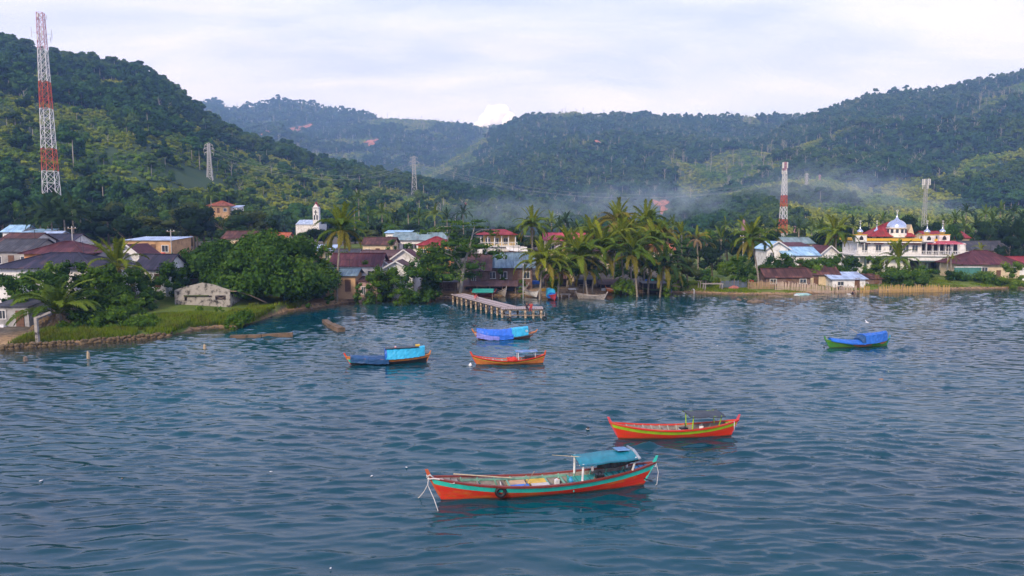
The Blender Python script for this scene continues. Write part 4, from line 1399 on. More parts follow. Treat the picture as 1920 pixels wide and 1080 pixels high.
def house(px, py_eave, Y, wpx, depth, roof, wall, roof_h, label, rz=0.0, kind='gable', wall_h=None, over=0.5, wins=2, door=True, name='house', cat='house', group=None, gable_wall=True, skew=0.0):
    """eave of the front slope seen at (px,py_eave); kind: gable (ridge along the front), front (gable end faces us), hip, shed (one slope)"""
    p = at_Y(px, py_eave, Y)
    base = land_z(p.x, Y + depth / 2)
    base = min(base, gz(p.x, Y)) - 0.1
    H = p.z - base if wall_h is None else wall_h
    base = p.z - H
    W = wpx / F * Y
    root = empty(name, (p.x, Y + depth / 2, base), rz, label, cat, group)
    w2, d2 = W / 2, depth / 2
    wm, rm = WL[wall], RF[roof]
    wb = MB()
    z1 = H
    if kind == 'front':
        wb.add([(-w2, -d2, 0), (w2, -d2, 0), (w2, d2, 0), (-w2, d2, 0), (-w2, -d2, z1), (w2, -d2, z1), (w2, d2, z1), (-w2, d2, z1), (skew * W, -d2, z1 + roof_h), (skew * W, d2, z1 + roof_h)],
               [(0, 1, 5, 8, 4), (1, 2, 6, 5), (2, 3, 7, 9, 6), (3, 0, 4, 7), (4, 8, 9, 7), (5, 6, 9, 8), (3, 2, 1, 0)])
    elif kind == 'gable':
        wb.add([(-w2, -d2, 0), (w2, -d2, 0), (w2, d2, 0), (-w2, d2, 0), (-w2, -d2, z1), (w2, -d2, z1), (w2, d2, z1), (-w2, d2, z1), (-w2, 0, z1 + roof_h), (w2, 0, z1 + roof_h)],
               [(0, 1, 5, 4), (1, 2, 6, 9, 5), (2, 3, 7, 6), (3, 0, 4, 8, 7), (4, 5, 9, 8), (7, 8, 9, 6), (3, 2, 1, 0)])
    elif kind == 'shed':
        wb.add([(-w2, -d2, 0), (w2, -d2, 0), (w2, d2, 0), (-w2, d2, 0), (-w2, -d2, z1), (w2, -d2, z1), (w2, d2, z1 + roof_h), (-w2, d2, z1 + roof_h)],
               [(0, 1, 5, 4), (1, 2, 6, 5), (2, 3, 7, 6), (3, 0, 4, 7), (4, 5, 6, 7), (3, 2, 1, 0)])
    else:
        wb.box((0, 0, z1 / 2), (W, depth, z1))
    wb.build('wall', wm, root)
    rb_ = MB()
    e, lift = over, 0.08
    if kind == 'gable':
        k = roof_h / d2
        ze = z1 - e * k + lift; zr = z1 + roof_h + lift
        rb_.ribbed((-w2 - e, -d2 - e, ze), (w2 + e, -d2 - e, ze), (w2 + e, -0.01, zr), (-w2 - e, -0.01, zr))
        rb_.ribbed((w2 + e, d2 + e, ze), (-w2 - e, d2 + e, ze), (-w2 - e, 0.01, zr), (w2 + e, 0.01, zr))
        rr = rb_.build('roof', rm, root)
        MB().box((0, 0, zr + 0.05), (W + 2 * e, 0.35, 0.08)).build('ridge_cap', rm, rr)
    elif kind == 'front':
        sx = skew * W
        kl, kr = roof_h / (w2 + sx), roof_h / (w2 - sx)
        zr = z1 + roof_h + lift
        rb_.ribbed((-w2 - e, d2 + e, z1 - e * kl + lift), (-w2 - e, -d2 - e, z1 - e * kl + lift), (sx - 0.01, -d2 - e, zr), (sx - 0.01, d2 + e, zr))
        rb_.ribbed((w2 + e, -d2 - e, z1 - e * kr + lift), (w2 + e, d2 + e, z1 - e * kr + lift), (sx + 0.01, d2 + e, zr), (sx + 0.01, -d2 - e, zr))
        rr = rb_.build('roof', rm, root)
        fb = MB()
        fb.bar((-w2 - e, -d2 - e - 0.04, z1 - e * kl + lift), (sx, -d2 - e - 0.04, zr), 0.05, 0.24).bar((w2 + e, -d2 - e - 0.04, z1 - e * kr + lift), (sx, -d2 - e - 0.04, zr), 0.05, 0.24)
        fb.build('barge_board', m_frame, rr)
    elif kind == 'hip':
        q = min(w2 - 0.2, d2)
        ze = z1 + 0.02; zr = z1 + roof_h
        a, b, c, d = (-w2 - e, -d2 - e, ze), (w2 + e, -d2 - e, ze), (w2 + e, d2 + e, ze), (-w2 - e, d2 + e, ze)
        r0, r1 = (-w2 + q, 0, zr), (w2 - q, 0, zr)
        rb_.ribbed(a, b, r1, r0); rb_.ribbed(c, d, r0, r1); rb_.ribbed(d, a, r0, r0); rb_.ribbed(b, c, r1, r1)
        rr = rb_.build('roof', rm, root)
        hb = MB()
        for u, v in ((a, r0), (d, r0), (b, r1), (c, r1), (r0, r1)):
            if (Vector(u) - Vector(v)).length > 0.1: hb.bar(Vector(u) + Vector((0, 0, 0.06)), Vector(v) + Vector((0, 0, 0.06)), 0.22, 0.1)
        hb.build('ridge_cap', rm, rr)
    else:
        k = roof_h / depth
        rb_.ribbed((-w2 - e, -d2 - e, z1 - e * k + lift), (w2 + e, -d2 - e, z1 - e * k + lift), (w2 + e, d2 + e, z1 + roof_h + e * k + lift), (-w2 - e, d2 + e, z1 + roof_h + e * k + lift))
        rr = rb_.build('roof', rm, root)
    if kind in ('gable', 'hip') and int(px) % 3 != 0:          # television aerial on the ridge
        am = MB(); zt_ = z1 + roof_h
        am.tube([(W * 0.2, 0.1, zt_ - 0.2), (W * 0.2, 0.1, zt_ + 1.6)], 0.03, 5); am.bar((W * 0.2 - 0.7, 0.1, zt_ + 1.5), (W * 0.2 + 0.5, 0.1, zt_ + 1.5), 0.04)
        for q in range(5): am.bar((W * 0.2 - 0.6 + q * 0.25, -0.25, zt_ + 1.52), (W * 0.2 - 0.6 + q * 0.25, 0.45, zt_ + 1.52), 0.025)
        am.build('aerial', m_glass, root)
    # openings on the front wall
    n = wins + (1 if door else 0)
    zt = min(H - 0.9, max(1.5, H * 0.62)) if H < 4.5 else H - 1.5
    for i in range(n):
        x = -w2 + W * (i + 0.5) / n
        if door and i == n // 2:
            db = MB(); db.box((0, -0.03, 1.0 if H < 4 else zt - 0.2), (0.95, 0.1, 2.0)).build('door', m_door, root, loc=(x, -d2, 0))
        else:
            window(root, x, -d2, zt, min(1.2, W * 0.18), min(1.2, H * 0.4))
    return root


def hill_house(px, py_base, wpx, depth, *a, **k):
    q = on_hill(H_LEFT, px, py_base, 340)
    s = q.y / F
    return house(px, py_base - 3.4 / s, q.y, wpx, depth, *a, **k)


# ---- left village
house(82, 503, 92, 180, 9, 'navy', 'white', 1.9, 'white house with the big dark roof at the left edge', kind='hip', wins=3, over=0.7)
house(100, 476, 108, 110, 8, 'maroon', 'orange', 1.9, 'house with dark maroon roof and orange eave line', kind='hip', wins=2, over=0.6)
house(20, 470, 114, 75, 8, 'dark', 'grey', 1.8, 'black-roofed house at the far left behind the white house', kind='gable')
house(28, 452, 128, 60, 7, 'rust', 'white', 1.4, 'low house with a dull red striped roof at far left', kind='gable')
house(85, 455, 135, 90, 8, 'navy', 'white', 1.6, 'house with dark blue roof below the tall left mast', kind='gable')
house(22, 434, 160, 34, 6, 'blue', 'white', 1.4, 'pale blue roofed house at the far left edge', kind='gable')
house(56, 437, 158, 36, 6, 'blue', 'cream', 0.8, 'flat pale blue roof beside the left edge houses', kind='shed')
house(88, 443, 150, 30, 6, 'zinc', 'white', 1.0, 'small white roofed shed below the tall left mast', kind='gable')
house(278, 451, 128, 92, 7, 'zinc', 'tan', 0.5, 'two-storey tan building with flat pale blue roof', kind='shed', wins=3, door=True, over=0.35, rz=R(-4))
house(285, 503, 101, 62, 5.5, 'navy', 'white', 1.9, 'house with striped purple-blue roof left of the round trees', kind='gable', rz=R(-8), wins=1)
house(238, 476, 112, 44, 6, 'maroon', 'white', 1.5, 'small maroon roofed house behind the young palm', kind='front', wins=1, door=False)
house(185, 487, 108, 50, 6, 'dark', 'white', 1.2, 'dark roofed lean-to behind the young palm', kind='shed', wins=1)
house(20, 575, 80, 66, 4, 'dark', 'grey', 0.5, 'grey open boat shed at the left edge of the bank', kind='shed', wins=1, over=0.3)
house(445, 446, 132, 52, 6, 'rust', 'cream', 1.2, 'brown roof peeking over the largest round tree', kind='gable', name='house')
house(520, 447, 134, 30, 5, 'orange', 'cream', 1.0, 'small orange roof peeking over the round trees', kind='gable')
# ---- ruined hut: broken concrete gable
ru = empty('ruined_hut', (at_Y(365, 560, 95).x, 97.5, 0.85), R(4), 'ruined roofless concrete hut with mouldy gable wall', 'ruin')
Wr = 104 / F * 95
s_ = Wr / 104
h = lambda py: (582 - py) * s_
g_pts = [(-52, 545), (-30, 538), (0, 531), (22, 535), (52, 546)]
mb = MB()
# front wall built round two openings (long slot and a side window)
front = [(-52, 582, -34, 556), (-34, 582, -29, 566), (-29, 582, 18, 559), (18, 582, 24, 556), (24, 582, 44, 565), (44, 582, 52, 556)]
for x0, yb, x1, yt in front:
    mb.box(((x0 + x1) / 2 * s_, 0, (h(yb) + h(yt)) / 2), ((x1 - x0) * s_, 0.25, h(yt) - h(yb)))
top = [(x * s_, h(y)) for x, y in g_pts]
vs = [(x, -0.125, z) for x, z in top] + [(52 * s_, -0.125, h(556)), (-52 * s_, -0.125, h(556))]
nvt = len(vs)
vs += [(x, 0.125, z) for x, _, z in vs]
mb.add(vs, [tuple(range(nvt)), tuple(range(2 * nvt - 1, nvt - 1, -1))] + [(i, i + nvt, (i + 1) % nvt + nvt, (i + 1) % nvt) for i in range(nvt)])
mb.box((-52 * s_ + 0.125, 3.13, h(562) / 2), (0.25, 6.0, h(562))); mb.box((52 * s_ - 0.125, 3.13, h(556) / 2), (0.25, 6.0, h(556))); mb.box((0, 6.26, h(560) / 2), (104 * s_, 0.25, h(560)))
mb.build('wall', WL['ruin'], ru)
MB().box((0, 1.6, h(558) / 2), (100 * s_, 0.2, h(558))).build('dark_backing', WL['brown'], ru)  # added dark sheet standing in for the shade behind the front openings
MB().box((-11 * s_, -0.2, h(556)), (46 * s_, 0.3, 0.16)).build('lintel', mat_plain('mossy_lintel', (0.07, 0.09, 0.03), 0.95, 0.3, 3), ru)
MB().bar((52 * s_, -0.1, h(546) - 0.1), (66 * s_, -0.3, h(546) - 0.15), 0.10).build('roof_beam', m_wood, ru)
MB().bar((26 * s_, -0.16, h(557)), (42 * s_, -0.16, h(565)), 0.07).bar((28 * s_, -0.16, h(564)), (43 * s_, -0.16, h(558)), 0.07).build('broken_shutter', m_wood, ru)
# ---- centre
house(665, 498, 118, 92, 8, 'maroon', 'white', 1.9, 'white house with wide maroon roof behind the lone tall palm', kind='gable', wins=2)
house(638, 516, 113, 56, 5, 'slate', 'tan', 0.9, 'tan shack with dark slate roof at the lone palm trunk', kind='gable', wins=1)
house(742, 508, 117, 62, 7, 'brown', 'white', 1.6, 'white gable-ended house nearest the bank', kind='front', wins=2, door=False)
house(706, 497, 122, 50, 7, 'maroon', 'white', 1.5, 'middle one of three white gable houses', kind='front', wins=1, door=False)
house(757, 486, 128, 48, 8, 'maroon', 'white', 1.7, 'rear white gable house with antenna cross', kind='front', wins=0, door=False)
house(716, 480, 130, 80, 8, 'brown', 'white', 0.9, 'long low brown roof behind the white gables', kind='gable', wins=0, door=False)
house(708, 458, 152, 56, 8, 'rust', 'cream', 1.4, 'brown roofed house between palm and grey hall', kind='gable')
house(784, 450, 160, 96, 12, 'grey', 'white', 1.6, 'white hall with big grey-green roof', kind='gable', wins=5, name='hall', cat='hall')
house(745, 437, 190, 44, 6, 'blue', 'white', 0.6, 'white fenced pale blue roof behind the grey hall', kind='shed')
house(815, 460, 148, 62, 8, 'red', 'orange', 1.8, 'orange house with dark red hip roof', kind='hip', wins=2)
house(648, 478, 135, 40, 6, 'dark', 'white', 1.0, 'small dark roofed shop behind the lone tall palm', kind='gable')
house(600, 470, 140, 40, 6, 'zinc', 'cream', 0.9, 'low zinc roof seen beside the round tree crown', kind='shed')
house(955, 499, 128, 86, 7, 'slate', 'brown', 2.3, 'brown shop with wide slate blue roof behind the beach', kind='gable', wins=3, over=0.6, name='shop', cat='shop')
house(898, 505, 126, 40, 7, 'brown', 'brown', 2.6, 'dark brown steep roofed house left of the slate roof', kind='gable', wins=1)
house(950, 487, 137, 66, 6, 'brown', 'cream', 1.4, 'low brown roofed house below the yellow villa', kind='gable')
house(1064, 450, 150, 80, 8, 'pink', 'cream', 1.4, 'long building with bright pinkish red roof', kind='gable', wins=3, over=0.6)
house(1066, 462, 142, 40, 5, 'maroon', 'cream', 1.1, 'house with curved-looking maroon roof before the long red roof', kind='front', wins=1)
house(1120, 472, 160, 50, 7, 'brown', 'cream', 1.4, 'brown roofed house hidden behind the coconut grove', kind='gable')
house(690, 528, 113, 36, 4, 'rust', 'pink', 0.5, 'small brick-coloured shed on the bank', kind='shed', wins=1, door=True, over=0.25, name='shed', cat='shed')
hill_house(866, 392, 14, 6, 'red', 'orange', 2.0, 'tiny red roofed house on the slope above the smoke', kind='gable', wins=1)
hill_house(1081, 406, 16, 6, 'pink', 'white', 1.5, 'tiny white house with pink roof on the slope', kind='gable', wins=1)
house(1245, 470, 175, 40, 7, 'orange', 'cream', 1.5, 'orange roofed house glimpsed right of the grove', kind='gable')
# yellow two storey villa
def villa():
    Y = 146
    s = Y / F
    p = at_Y(932, 480, Y); zb = gz(p.x, Y)
    root = empty('villa', (p.x, Y + 4, zb), R(6), 'two-storey yellow villa with red roof, columns and white skirt', 'house')
    z = lambda py: 13 + (420 - py) * s - zb
    x = lambda px: (px - 932) * s
    b = MB(); b.box((0, 0, z(462) / 2), (74 * s, 8, z(462))); b.build('lower_wall', WL['white'], root)
    b = MB(); b.box((4 * s, 0.6, (z(461) + z(441)) / 2), (58 * s, 6.4, z(441) - z(461))); b.build('upper_wall', WL['yellow'], root)
    MB().box((0, -0.2, z(462) + 0.08), (78 * s, 8.6, 0.22)).build('balcony_slab', WL['white'], root)
    for i in range(6):
        MB().lathe([(0.16, 0), (0.13, 0.2), (0.12, z(442) - z(462) - 0.5), (0.17, z(442) - z(462) - 0.3)], (x(898 + i * 13), -4.0, z(462) + 0.2), 10).build('column', WL['white'], root, True)
    rl = MB()
    rl.bar((x(897), -4.2, z(462) + 0.9), (x(966), -4.2, z(462) + 0.9), 0.1)
    for i in range(24): rl.bar((x(897 + i * 3), -4.2, z(462) + 0.25), (x(897 + i * 3), -4.2, z(462) + 0.88), 0.06)
    rl.build('railing', WL['white'], root)
    e, zt, zr = 0.5, z(440), z(430)
    rb_ = MB(); a, b_, c, d = (x(892), -4.8, zt), (x(968), -4.8, zt), (x(968), 4.6, zt), (x(892), 4.6, zt); r0, r1 = (x(918), 0, zr), (x(946), 0, zr)
    rb_.ribbed(a, b_, r1, r0); rb_.ribbed(c, d, r0, r1); rb_.ribbed(d, a, r0, r0); rb_.ribbed(b_, c, r1, r1)
    rb_.build('roof', RF['red'], root)
    rb_ = MB(); rb_.ribbed((x(945), -5.6, z(468)), (x(985), -5.6, z(474)), (x(985), -3.8, z(463)), (x(945), -3.8, z(460))); rb_.build('porch_roof', WL['white'], root)
    for px_ in (912, 928, 946): window(root, x(px_), -2.6, (z(461) + z(443)) / 2, 0.9, 1.2)
    for px_ in (905, 930, 955): window(root, x(px_), -4.0, z(472), 1.0, 1.0)
villa()


# church with tower
def church():
    Y = 300; s = Y / F
    p = at_Y(592, 425, Y); zb = land_z(p.x, Y) - 1
    root = empty('church', (p.x, Y, zb), 0, 'small white church with a red spire before the green hill', 'church')
    z = lambda py: 13 + (420 - py) * s - zb
    x = lambda px: (px - 592) * s
    MB().box((x(578), 5, z(420) / 2), (44 * s, 12, z(420))).build('nave_wall', WL['white'], root)
    rb_ = MB(); rb_.ribbed((x(556), -1.4, z(421)), (x(600), -1.4, z(421)), (x(600), 5, z(412)), (x(556), 5, z(412))); rb_.ribbed((x(600), 11.4, z(421)), (x(556), 11.4, z(421)), (x(556), 5.02, z(412)), (x(600), 5.02, z(412)))
    rb_.build('nave_roof', RF['zinc'], root)
    tw = 11 * s
    cx = x(596)
    t_ = MB().box((cx, -1.5, z(391) / 2), (tw, tw, z(391))).build('tower', WL['white'], root)
    MB().box((cx, -1.5, z(391) + 0.1), (tw + 0.5, tw + 0.5, 0.3)).build('cornice', WL['grey'], t_)
    g = MB()
    g.add([(cx - tw / 2, -1.5 - tw / 2, z(390)), (cx + tw / 2, -1.5 - tw / 2, z(390)), (cx, -1.5 - tw / 2, z(383)), (cx - tw / 2, -1.5 + tw / 2, z(390)), (cx + tw / 2, -1.5 + tw / 2, z(390)), (cx, -1.5 + tw / 2, z(383))], [(0, 1, 2), (5, 4, 3), (0, 3, 4, 1), (1, 4, 5, 2), (3, 0, 2, 5)])
    g.build('gable', WL['white'], t_)
    h_ = tw * 0.42
    sp = MB(); sp.add([(cx - h_, -1.5 - h_, z(388)), (cx + h_, -1.5 - h_, z(388)), (cx + h_, -1.5 + h_, z(388)), (cx - h_, -1.5 + h_, z(388)), (cx, -1.5, z(378))], [(0, 1, 4), (1, 2, 4), (2, 3, 4), (3, 0, 4), (3, 2, 1, 0)])
    sp.build('spire', RF['red'], root)
    cr = MB(); yy_ = -1.5 - tw / 2 - 0.06
    cr.box((cx, yy_, z(399)), (0.35, 0.1, 2.2)); cr.box((cx, yy_, z(398)), (1.5, 0.1, 0.35)); cr.build('cross', m_dark, root)
    for q in (-1, 1):
        MB().box((cx + q * 0.55, yy_, z(408)), (0.6, 0.1, 2.0)).build('window', m_glass, root)
church()
house(409, 386, 262, 38, 7, 'orange', 'tan', 2.0, 'orange tiled house high on the green hill', kind='hip', wins=2)
house(436, 389, 264, 22, 5, 'zinc', 'white', 0.8, 'white shed beside the orange hill house', kind='shed', wins=1)
# ---- right
house(1458, 466, 150, 40, 7, 'blue', 'white', 1.5, 'house with bright pale blue gable roof, left of two', kind='front', wins=1)
house(1503, 478, 148, 64, 8, 'blue', 'white', 1.5, 'house with wide pale blue roof, right of two', kind='gable', wins=2)
house(1500, 456, 168, 50, 8, 'grey', 'cream', 1.3, 'house with pale grey roof behind the blue roofs', kind='gable', wins=2)
house(1490, 463, 160, 60, 6, 'maroon', 'cream', 0.8, 'maroon roof strip between the grey and blue roofs', kind='shed', wins=0)
house(1556, 480, 150, 44, 8, 'maroon', 'white', 2.2, 'white gable house under the broad palm by the mosque', kind='front', wins=1)
house(1478, 519, 132, 84, 5, 'rust', 'brown', 1.4, 'rusty roofed shack behind the picket fence, left of two', kind='gable', wins=2, over=0.4, name='shack', cat='shack')
house(1533, 514, 136, 80, 6, 'rust', 'cream', 1.4, 'rusty roofed shack with pale wall, right of two', kind='gable', wins=2, over=0.5, name='shack', cat='shack', rz=R(-5))
house(1592, 523, 133, 62, 4, 'zinc', 'white', 0.9, 'shed with pale blue metal lean-to roof by the fence', kind='shed', wins=1, over=0.5, name='shed', cat='shed')
house(1634, 523, 139, 40, 4, 'rust', 'brown', 0.7, 'dark brown shed right of the pale blue lean-to', kind='shed', wins=1, over=0.3, name='shed', cat='shed')
house(1862, 496, 150, 102, 9, 'maroon', 'cream', 2.9, 'cream house with the maroon hip roof at right', kind='hip', wins=3, over=0.9, rz=R(-3))
house(1856, 469, 175, 76, 9, 'dark', 'cream', 2.2, 'dark grey roofed house behind the maroon hip roof', kind='gable', wins=2)
house(1830, 482, 166, 50, 6, 'brown', 'cream', 1.2, 'low brown roofed house between grey and maroon roofs', kind='gable', wins=1)
house(1925, 494, 160, 44, 7, 'red', 'white', 1.4, 'white house with red roof cut by the right edge', kind='gable', wins=1)
house(1780, 446, 195, 76, 9, 'red', 'cream', 1.8, 'long red roof just right of the mosque', kind='gable', wins=0, door=False)


# ---- mosque
def mosque():
    Y = 165.0; s = Y / F
    X0 = at_Y(1700, 480, Y).x
    zb = gz(X0, Y)
    root = empty('mosque', (X0, Y, zb), R(-9), 'white two-storey mosque with silver dome and four small onion domes', 'mosque')
    z = lambda py: 13 + (420 - py) * s - zb
    x = lambda px: (px - 1700) * s
    W_ = WL['white']
    m_trim = mat_plain('yellow_trim', (0.68, 0.40, 0.03), 0.6, 0.08, 3)
    m_dome = mat_plain('silver_dome', (0.62, 0.66, 0.72), 0.18, 0.05, 2, metal=0.9)
    m_green = mat_plain('dark_green_band', (0.05, 0.085, 0.075), 0.6, 0.2, 3)
    D = 16.0
    MB().box((x(1674), 6.5, z(478) / 2), (x(1735) - x(1613), 12, z(478))).build('ground_floor', W_, root)
    MB().box((x(1672), 6.8, (z(478) + z(453)) / 2), (x(1728) - x(1616), 12, z(453) - z(478))).build('upper_floor', W_, root)
    MB().box((x(1775), 8.5, (z(478) + z(456)) / 2), (x(1808) - x(1731), 9, z(456) - z(478))).build('wing_wall', W_, root)
    MB().box((x(1775), 8.5, z(480) / 2 - 0.1), (x(1806) - x(1737), 9, z(480) - 0.2)).build('wing_wall', W_, root)
    # slabs and trim
    sl = MB().box((x(1704), 5.6, z(478.5)), (x(1806) - x(1604), 14.4, 0.34)).build('balcony_slab', W_, root)
    MB().box((x(1704), -1.66, z(480.6)), (x(1806) - x(1604) - 0.3, 0.16, 0.22)).build('slab_band', m_green, sl)
    MB().box((x(1680), 6.2, z(449.5)), (x(1748) - x(1608), 13.6, 0.56)).build('parapet', m_trim, root)
    MB().box((x(1680), 6.2, z(454.2)), (x(1745) - x(1610), 13.2, 0.3)).build('eave_band', W_, root)
    # lower canopy on the right wing + columns
    MB().box((x(1768), 0.5, z(489)), (x(1806) - x(1700), 5.0, 0.3)).build('canopy_slab', m_green, root)
    MB().box((x(1752), 0.6, z(484.5)), (x(1800) - x(1700), 4.5, 0.75)).build('canopy_fascia', W_, root)
    for px in (1613, 1625, 1700, 1732, 1756, 1776, 1796):
        MB().box((x(px), -1.2, z(480.5) / 2), (0.42, 0.42, z(480.5) - 0.02)).build('column', m_green if px in (1625, 1732) else W_, root)
    for px in (1610, 1622, 1730, 1741, 1752, 1763, 1774, 1785, 1796):
        MB().lathe([(0.15, 0), (0.11, 0.25), (0.10, 2.6), (0.16, z(456) - z(477.2))], (x(px), -1.1, z(477.2)), 8).build('column', W_, root, True)
    # balustrade
    for a, b in ((1604, 1806),):
        rl = MB(); rl.box((x((a + b) / 2), -1.45, z(470)), (x(b) - x(a), 0.14, 0.12))
        rl.build('handrail', W_, root)
    bal = MB().lathe([(0.05, 0), (0.09, 0.3), (0.05, 0.55), (0.07, 0.80)], (0, 0, 0), 6).mesh('baluster', W_, True)
    n = 70
    for i in range(n):
        link('baluster', bal, root, (x(1605 + i * 200 / (n - 1)), -1.45, z(477.3)))
    # pink awning over the wing balcony
    aw = MB(); aw.ribbed((x(1730), -1.9, z(457)), (x(1795), -1.9, z(457)), (x(1795), 4.0, z(452)), (x(1730), 4.0, z(452))); aw.build('awning', RF['pink'], root)
    # windows with red hoods
    for px in (1628, 1652, 1676, 1700, 1716):
        window(root, x(px), 0.8, z(466), 1.25, 1.7)
        hd = MB(); hd.add([(x(px) - 1.1, -0.2, z(457.5)), (x(px) + 1.1, -0.2, z(457.5)), (x(px) + 0.8, 0.8, z(455)), (x(px) - 0.8, 0.8, z(455)), (x(px) - 1.1, 0.8, z(457.5)), (x(px) + 1.1, 0.8, z(457.5))], [(0, 1, 2, 3), (1, 5, 2), (0, 3, 4), (0, 4, 5, 1), (5, 4, 3, 2)])
        hd.build('window_hood', RF['red'], root)
    for px in (1740, 1751, 1762, 1773, 1784, 1797):
        MB().box((x(px), 3.97, z(467)), (0.8, 0.12, 2.3)).build('door', m_dark, root)
    for px in (1632, 1644, 1656):
        window(root, x(px), 0.5, z(490), 1.0, 1.4)
    for px in (1742, 1760, 1778):
        MB().box((x(px), 3.97, z(500)), (1.1, 0.12, 2.2)).build('door', m_dark, root)
    MB().box((x(1715), 0.47, z(497)), (2.0, 0.12, 2.4)).build('door', m_dark, root)
    # stair flank on the left
    st = MB(); st.add([(x(1635), -2.0, z(480)), (x(1662), -2.0, z(491)), (x(1662), -2.0, z(493)), (x(1635), -2.0, z(482)), (x(1635), -1.2, z(480)), (x(1662), -1.2, z(491)), (x(1662), -1.2, z(493)), (x(1635), -1.2, z(482))], [(3, 2, 1, 0), (4, 5, 6, 7), (0, 1, 5, 4), (7, 6, 2, 3)])
    st.build('stair', W_, root)

    onion = [(0.30, -0.12), (0.55, 0.0), (0.62, 0.05), (0.98, 0.35), (1.02, 0.62), (0.86, 0.88), (0.50, 1.08), (0.26, 1.35), (0.14, 1.8), (0.07, 2.2), (0.05, 2.6)]

    def turret(px, yo):
        cx = x(px)
        w_ = 19 * s
        tb = MB().box((cx, yo, (z(453) + z(440.5)) / 2 + 0.02), (w_, w_, z(440.5) - z(453))).build('turret', W_, root)
        MB().box((cx, yo, z(440.2)), (w_ + 0.2, w_ + 0.2, 0.16)).build('cornice', m_trim, tb)
        for fx, fy, rr in ((0, -1, 0), (-1, 0, 1), (1, 0, 1)):
            ar = MB()
            pts = [(-0.45, 0), (0.45, 0), (0.45, 0.45), (0.28, 0.80), (0, 1.05), (-0.28, 0.80), (-0.45, 0.45)]
            vs = [(q[0], -0.03, q[1]) for q in pts] + [(q[0], 0.03, q[1]) for q in pts]
            k = len(pts)
            ar.add(vs, [tuple(range(k)), tuple(range(2 * k - 1, k - 1, -1))] + [(i, i + k, (i + 1) % k + k, (i + 1) % k) for i in range(k)])
            ar.build('arch_opening', m_dark, tb, loc=(cx + fx * w_ / 2, yo + fy * w_ / 2, z(450)), rot=(0, 0, math.pi / 2 if rr else 0))
        dm = MB().lathe([(r * 0.62 * 1.15, zz * 0.84 * 1.1) for r, zz in onion], (cx, yo, z(440) + 0.2), 16).build('small_dome', m_dome, root, True)
        fn = MB(); fn.lathe([(0.04, 0), (0.15, 0.12), (0.15, 0.22), (0.03, 0.32), (0.03, 0.6)], (cx, yo, z(440) + 2.55), 8)
        fn.torus((cx, yo, z(440) + 3.25), 0.17, 0.05, 'Y', 10, 5)
        fn.build('finial', m_frame, dm, True)
    for px, yo in ((1616, 0.0), (1664, 7.0), (1733, 0.0), (1776, 5.0)):
        turret(px, yo)
    # main drum and dome
    dx = x(1697)
    dr = MB().lathe([(2.35, 0), (2.35, 0.9), (2.2, 0.92), (2.2, 2.2), (2.4, 2.22), (2.4, 2.4)], (dx, 6, z(447) + 0.2), 24).build('drum', W_, root)
    for i in range(12):
        a = 2 * math.pi * i / 12 + 0.26
        MB().box((0, 0, 0), (0.62, 0.12, 0.95)).build('window', m_glass, dr, loc=(dx + 2.2 * math.cos(a), 6 + 2.2 * math.sin(a), z(447) + 1.75), rot=(0, 0, a + math.pi / 2))
    prof = [(2.15, 0.0)] + [(2.32 * math.cos(q), 0.2 + 2.05 * (math.sin(q) + 0.12)) for q in np.linspace(-0.12, 1.28, 12)] + [(0.50, 2.62), (0.30, 2.85), (0.16, 3.3), (0.07, 3.6), (0.05, 4.4)]
    dm = MB().lathe(prof, (dx, 6, z(431)), 28).build('main_dome', m_dome, root, True)
    fn = MB(); fn.lathe([(0.05, 0), (0.22, 0.15), (0.05, 0.35)], (dx, 6, z(431) + 4.0), 8); fn.torus((dx, 6, z(431) + 4.65), 0.24, 0.06, 'Y', 12, 5); fn.build('finial', m_frame, dm, True)
    # red pyramid roof behind with white gable dormer
    zt, zr = z(444), z(416)
    a, b, c, d = (x(1645), 4, zt), (x(1728), 4, zt), (x(1728), 14, zt), (x(1645), 14, zt); r0, r1 = (x(1688), 9, zr), (x(1704), 9, zr)
    rb_ = MB(); rb_.ribbed(a, b, r1, r0); rb_.ribbed(c, d, r0, r1); rb_.ribbed(d, a, r0, r0); rb_.ribbed(b, c, r1, r1); rb_.build('roof', RF['red'], root)
    g = MB(); g.add([(x(1712), 5.2, z(447)), (x(1729), 5.2, z(447)), (x(1721), 5.2, z(421)), (x(1712), 9, z(447)), (x(1729), 9, z(447)), (x(1721), 9, z(421))], [(0, 1, 2), (5, 4, 3), (1, 4, 5, 2), (3, 0, 2, 5)]); g.build('gable_dormer', WL['cream'], root)
    MB().box((x(1720), 5.15, z(442)), (0.9, 0.12, 0.9)).build('window', m_glass, root)
mosque()
# teal garden wall right of mosque
tw_ = MB(); p0, p1 = at_Y(1790, 500, 149), at_Y(1840, 500, 149)
MB().box(((p0.x + p1.x) / 2, 149, gz(p0.x, 149) + 1.3), (p1.x - p0.x, 0.25, 2.6)).build('garden_wall', mat_plain('teal_wall', (0.06, 0.20, 0.17), 0.7, 0.15, 2), None)
wl_ = tag(bpy.data.objects['garden_wall'], 'low teal wall with white coping right of the mosque', 'wall')
MB().box(((p0.x + p1.x) / 2, 149, gz(p0.x, 149) + 2.68), (p1.x - p0.x + 0.2, 0.4, 0.16)).build('coping', WL['white'], wl_)


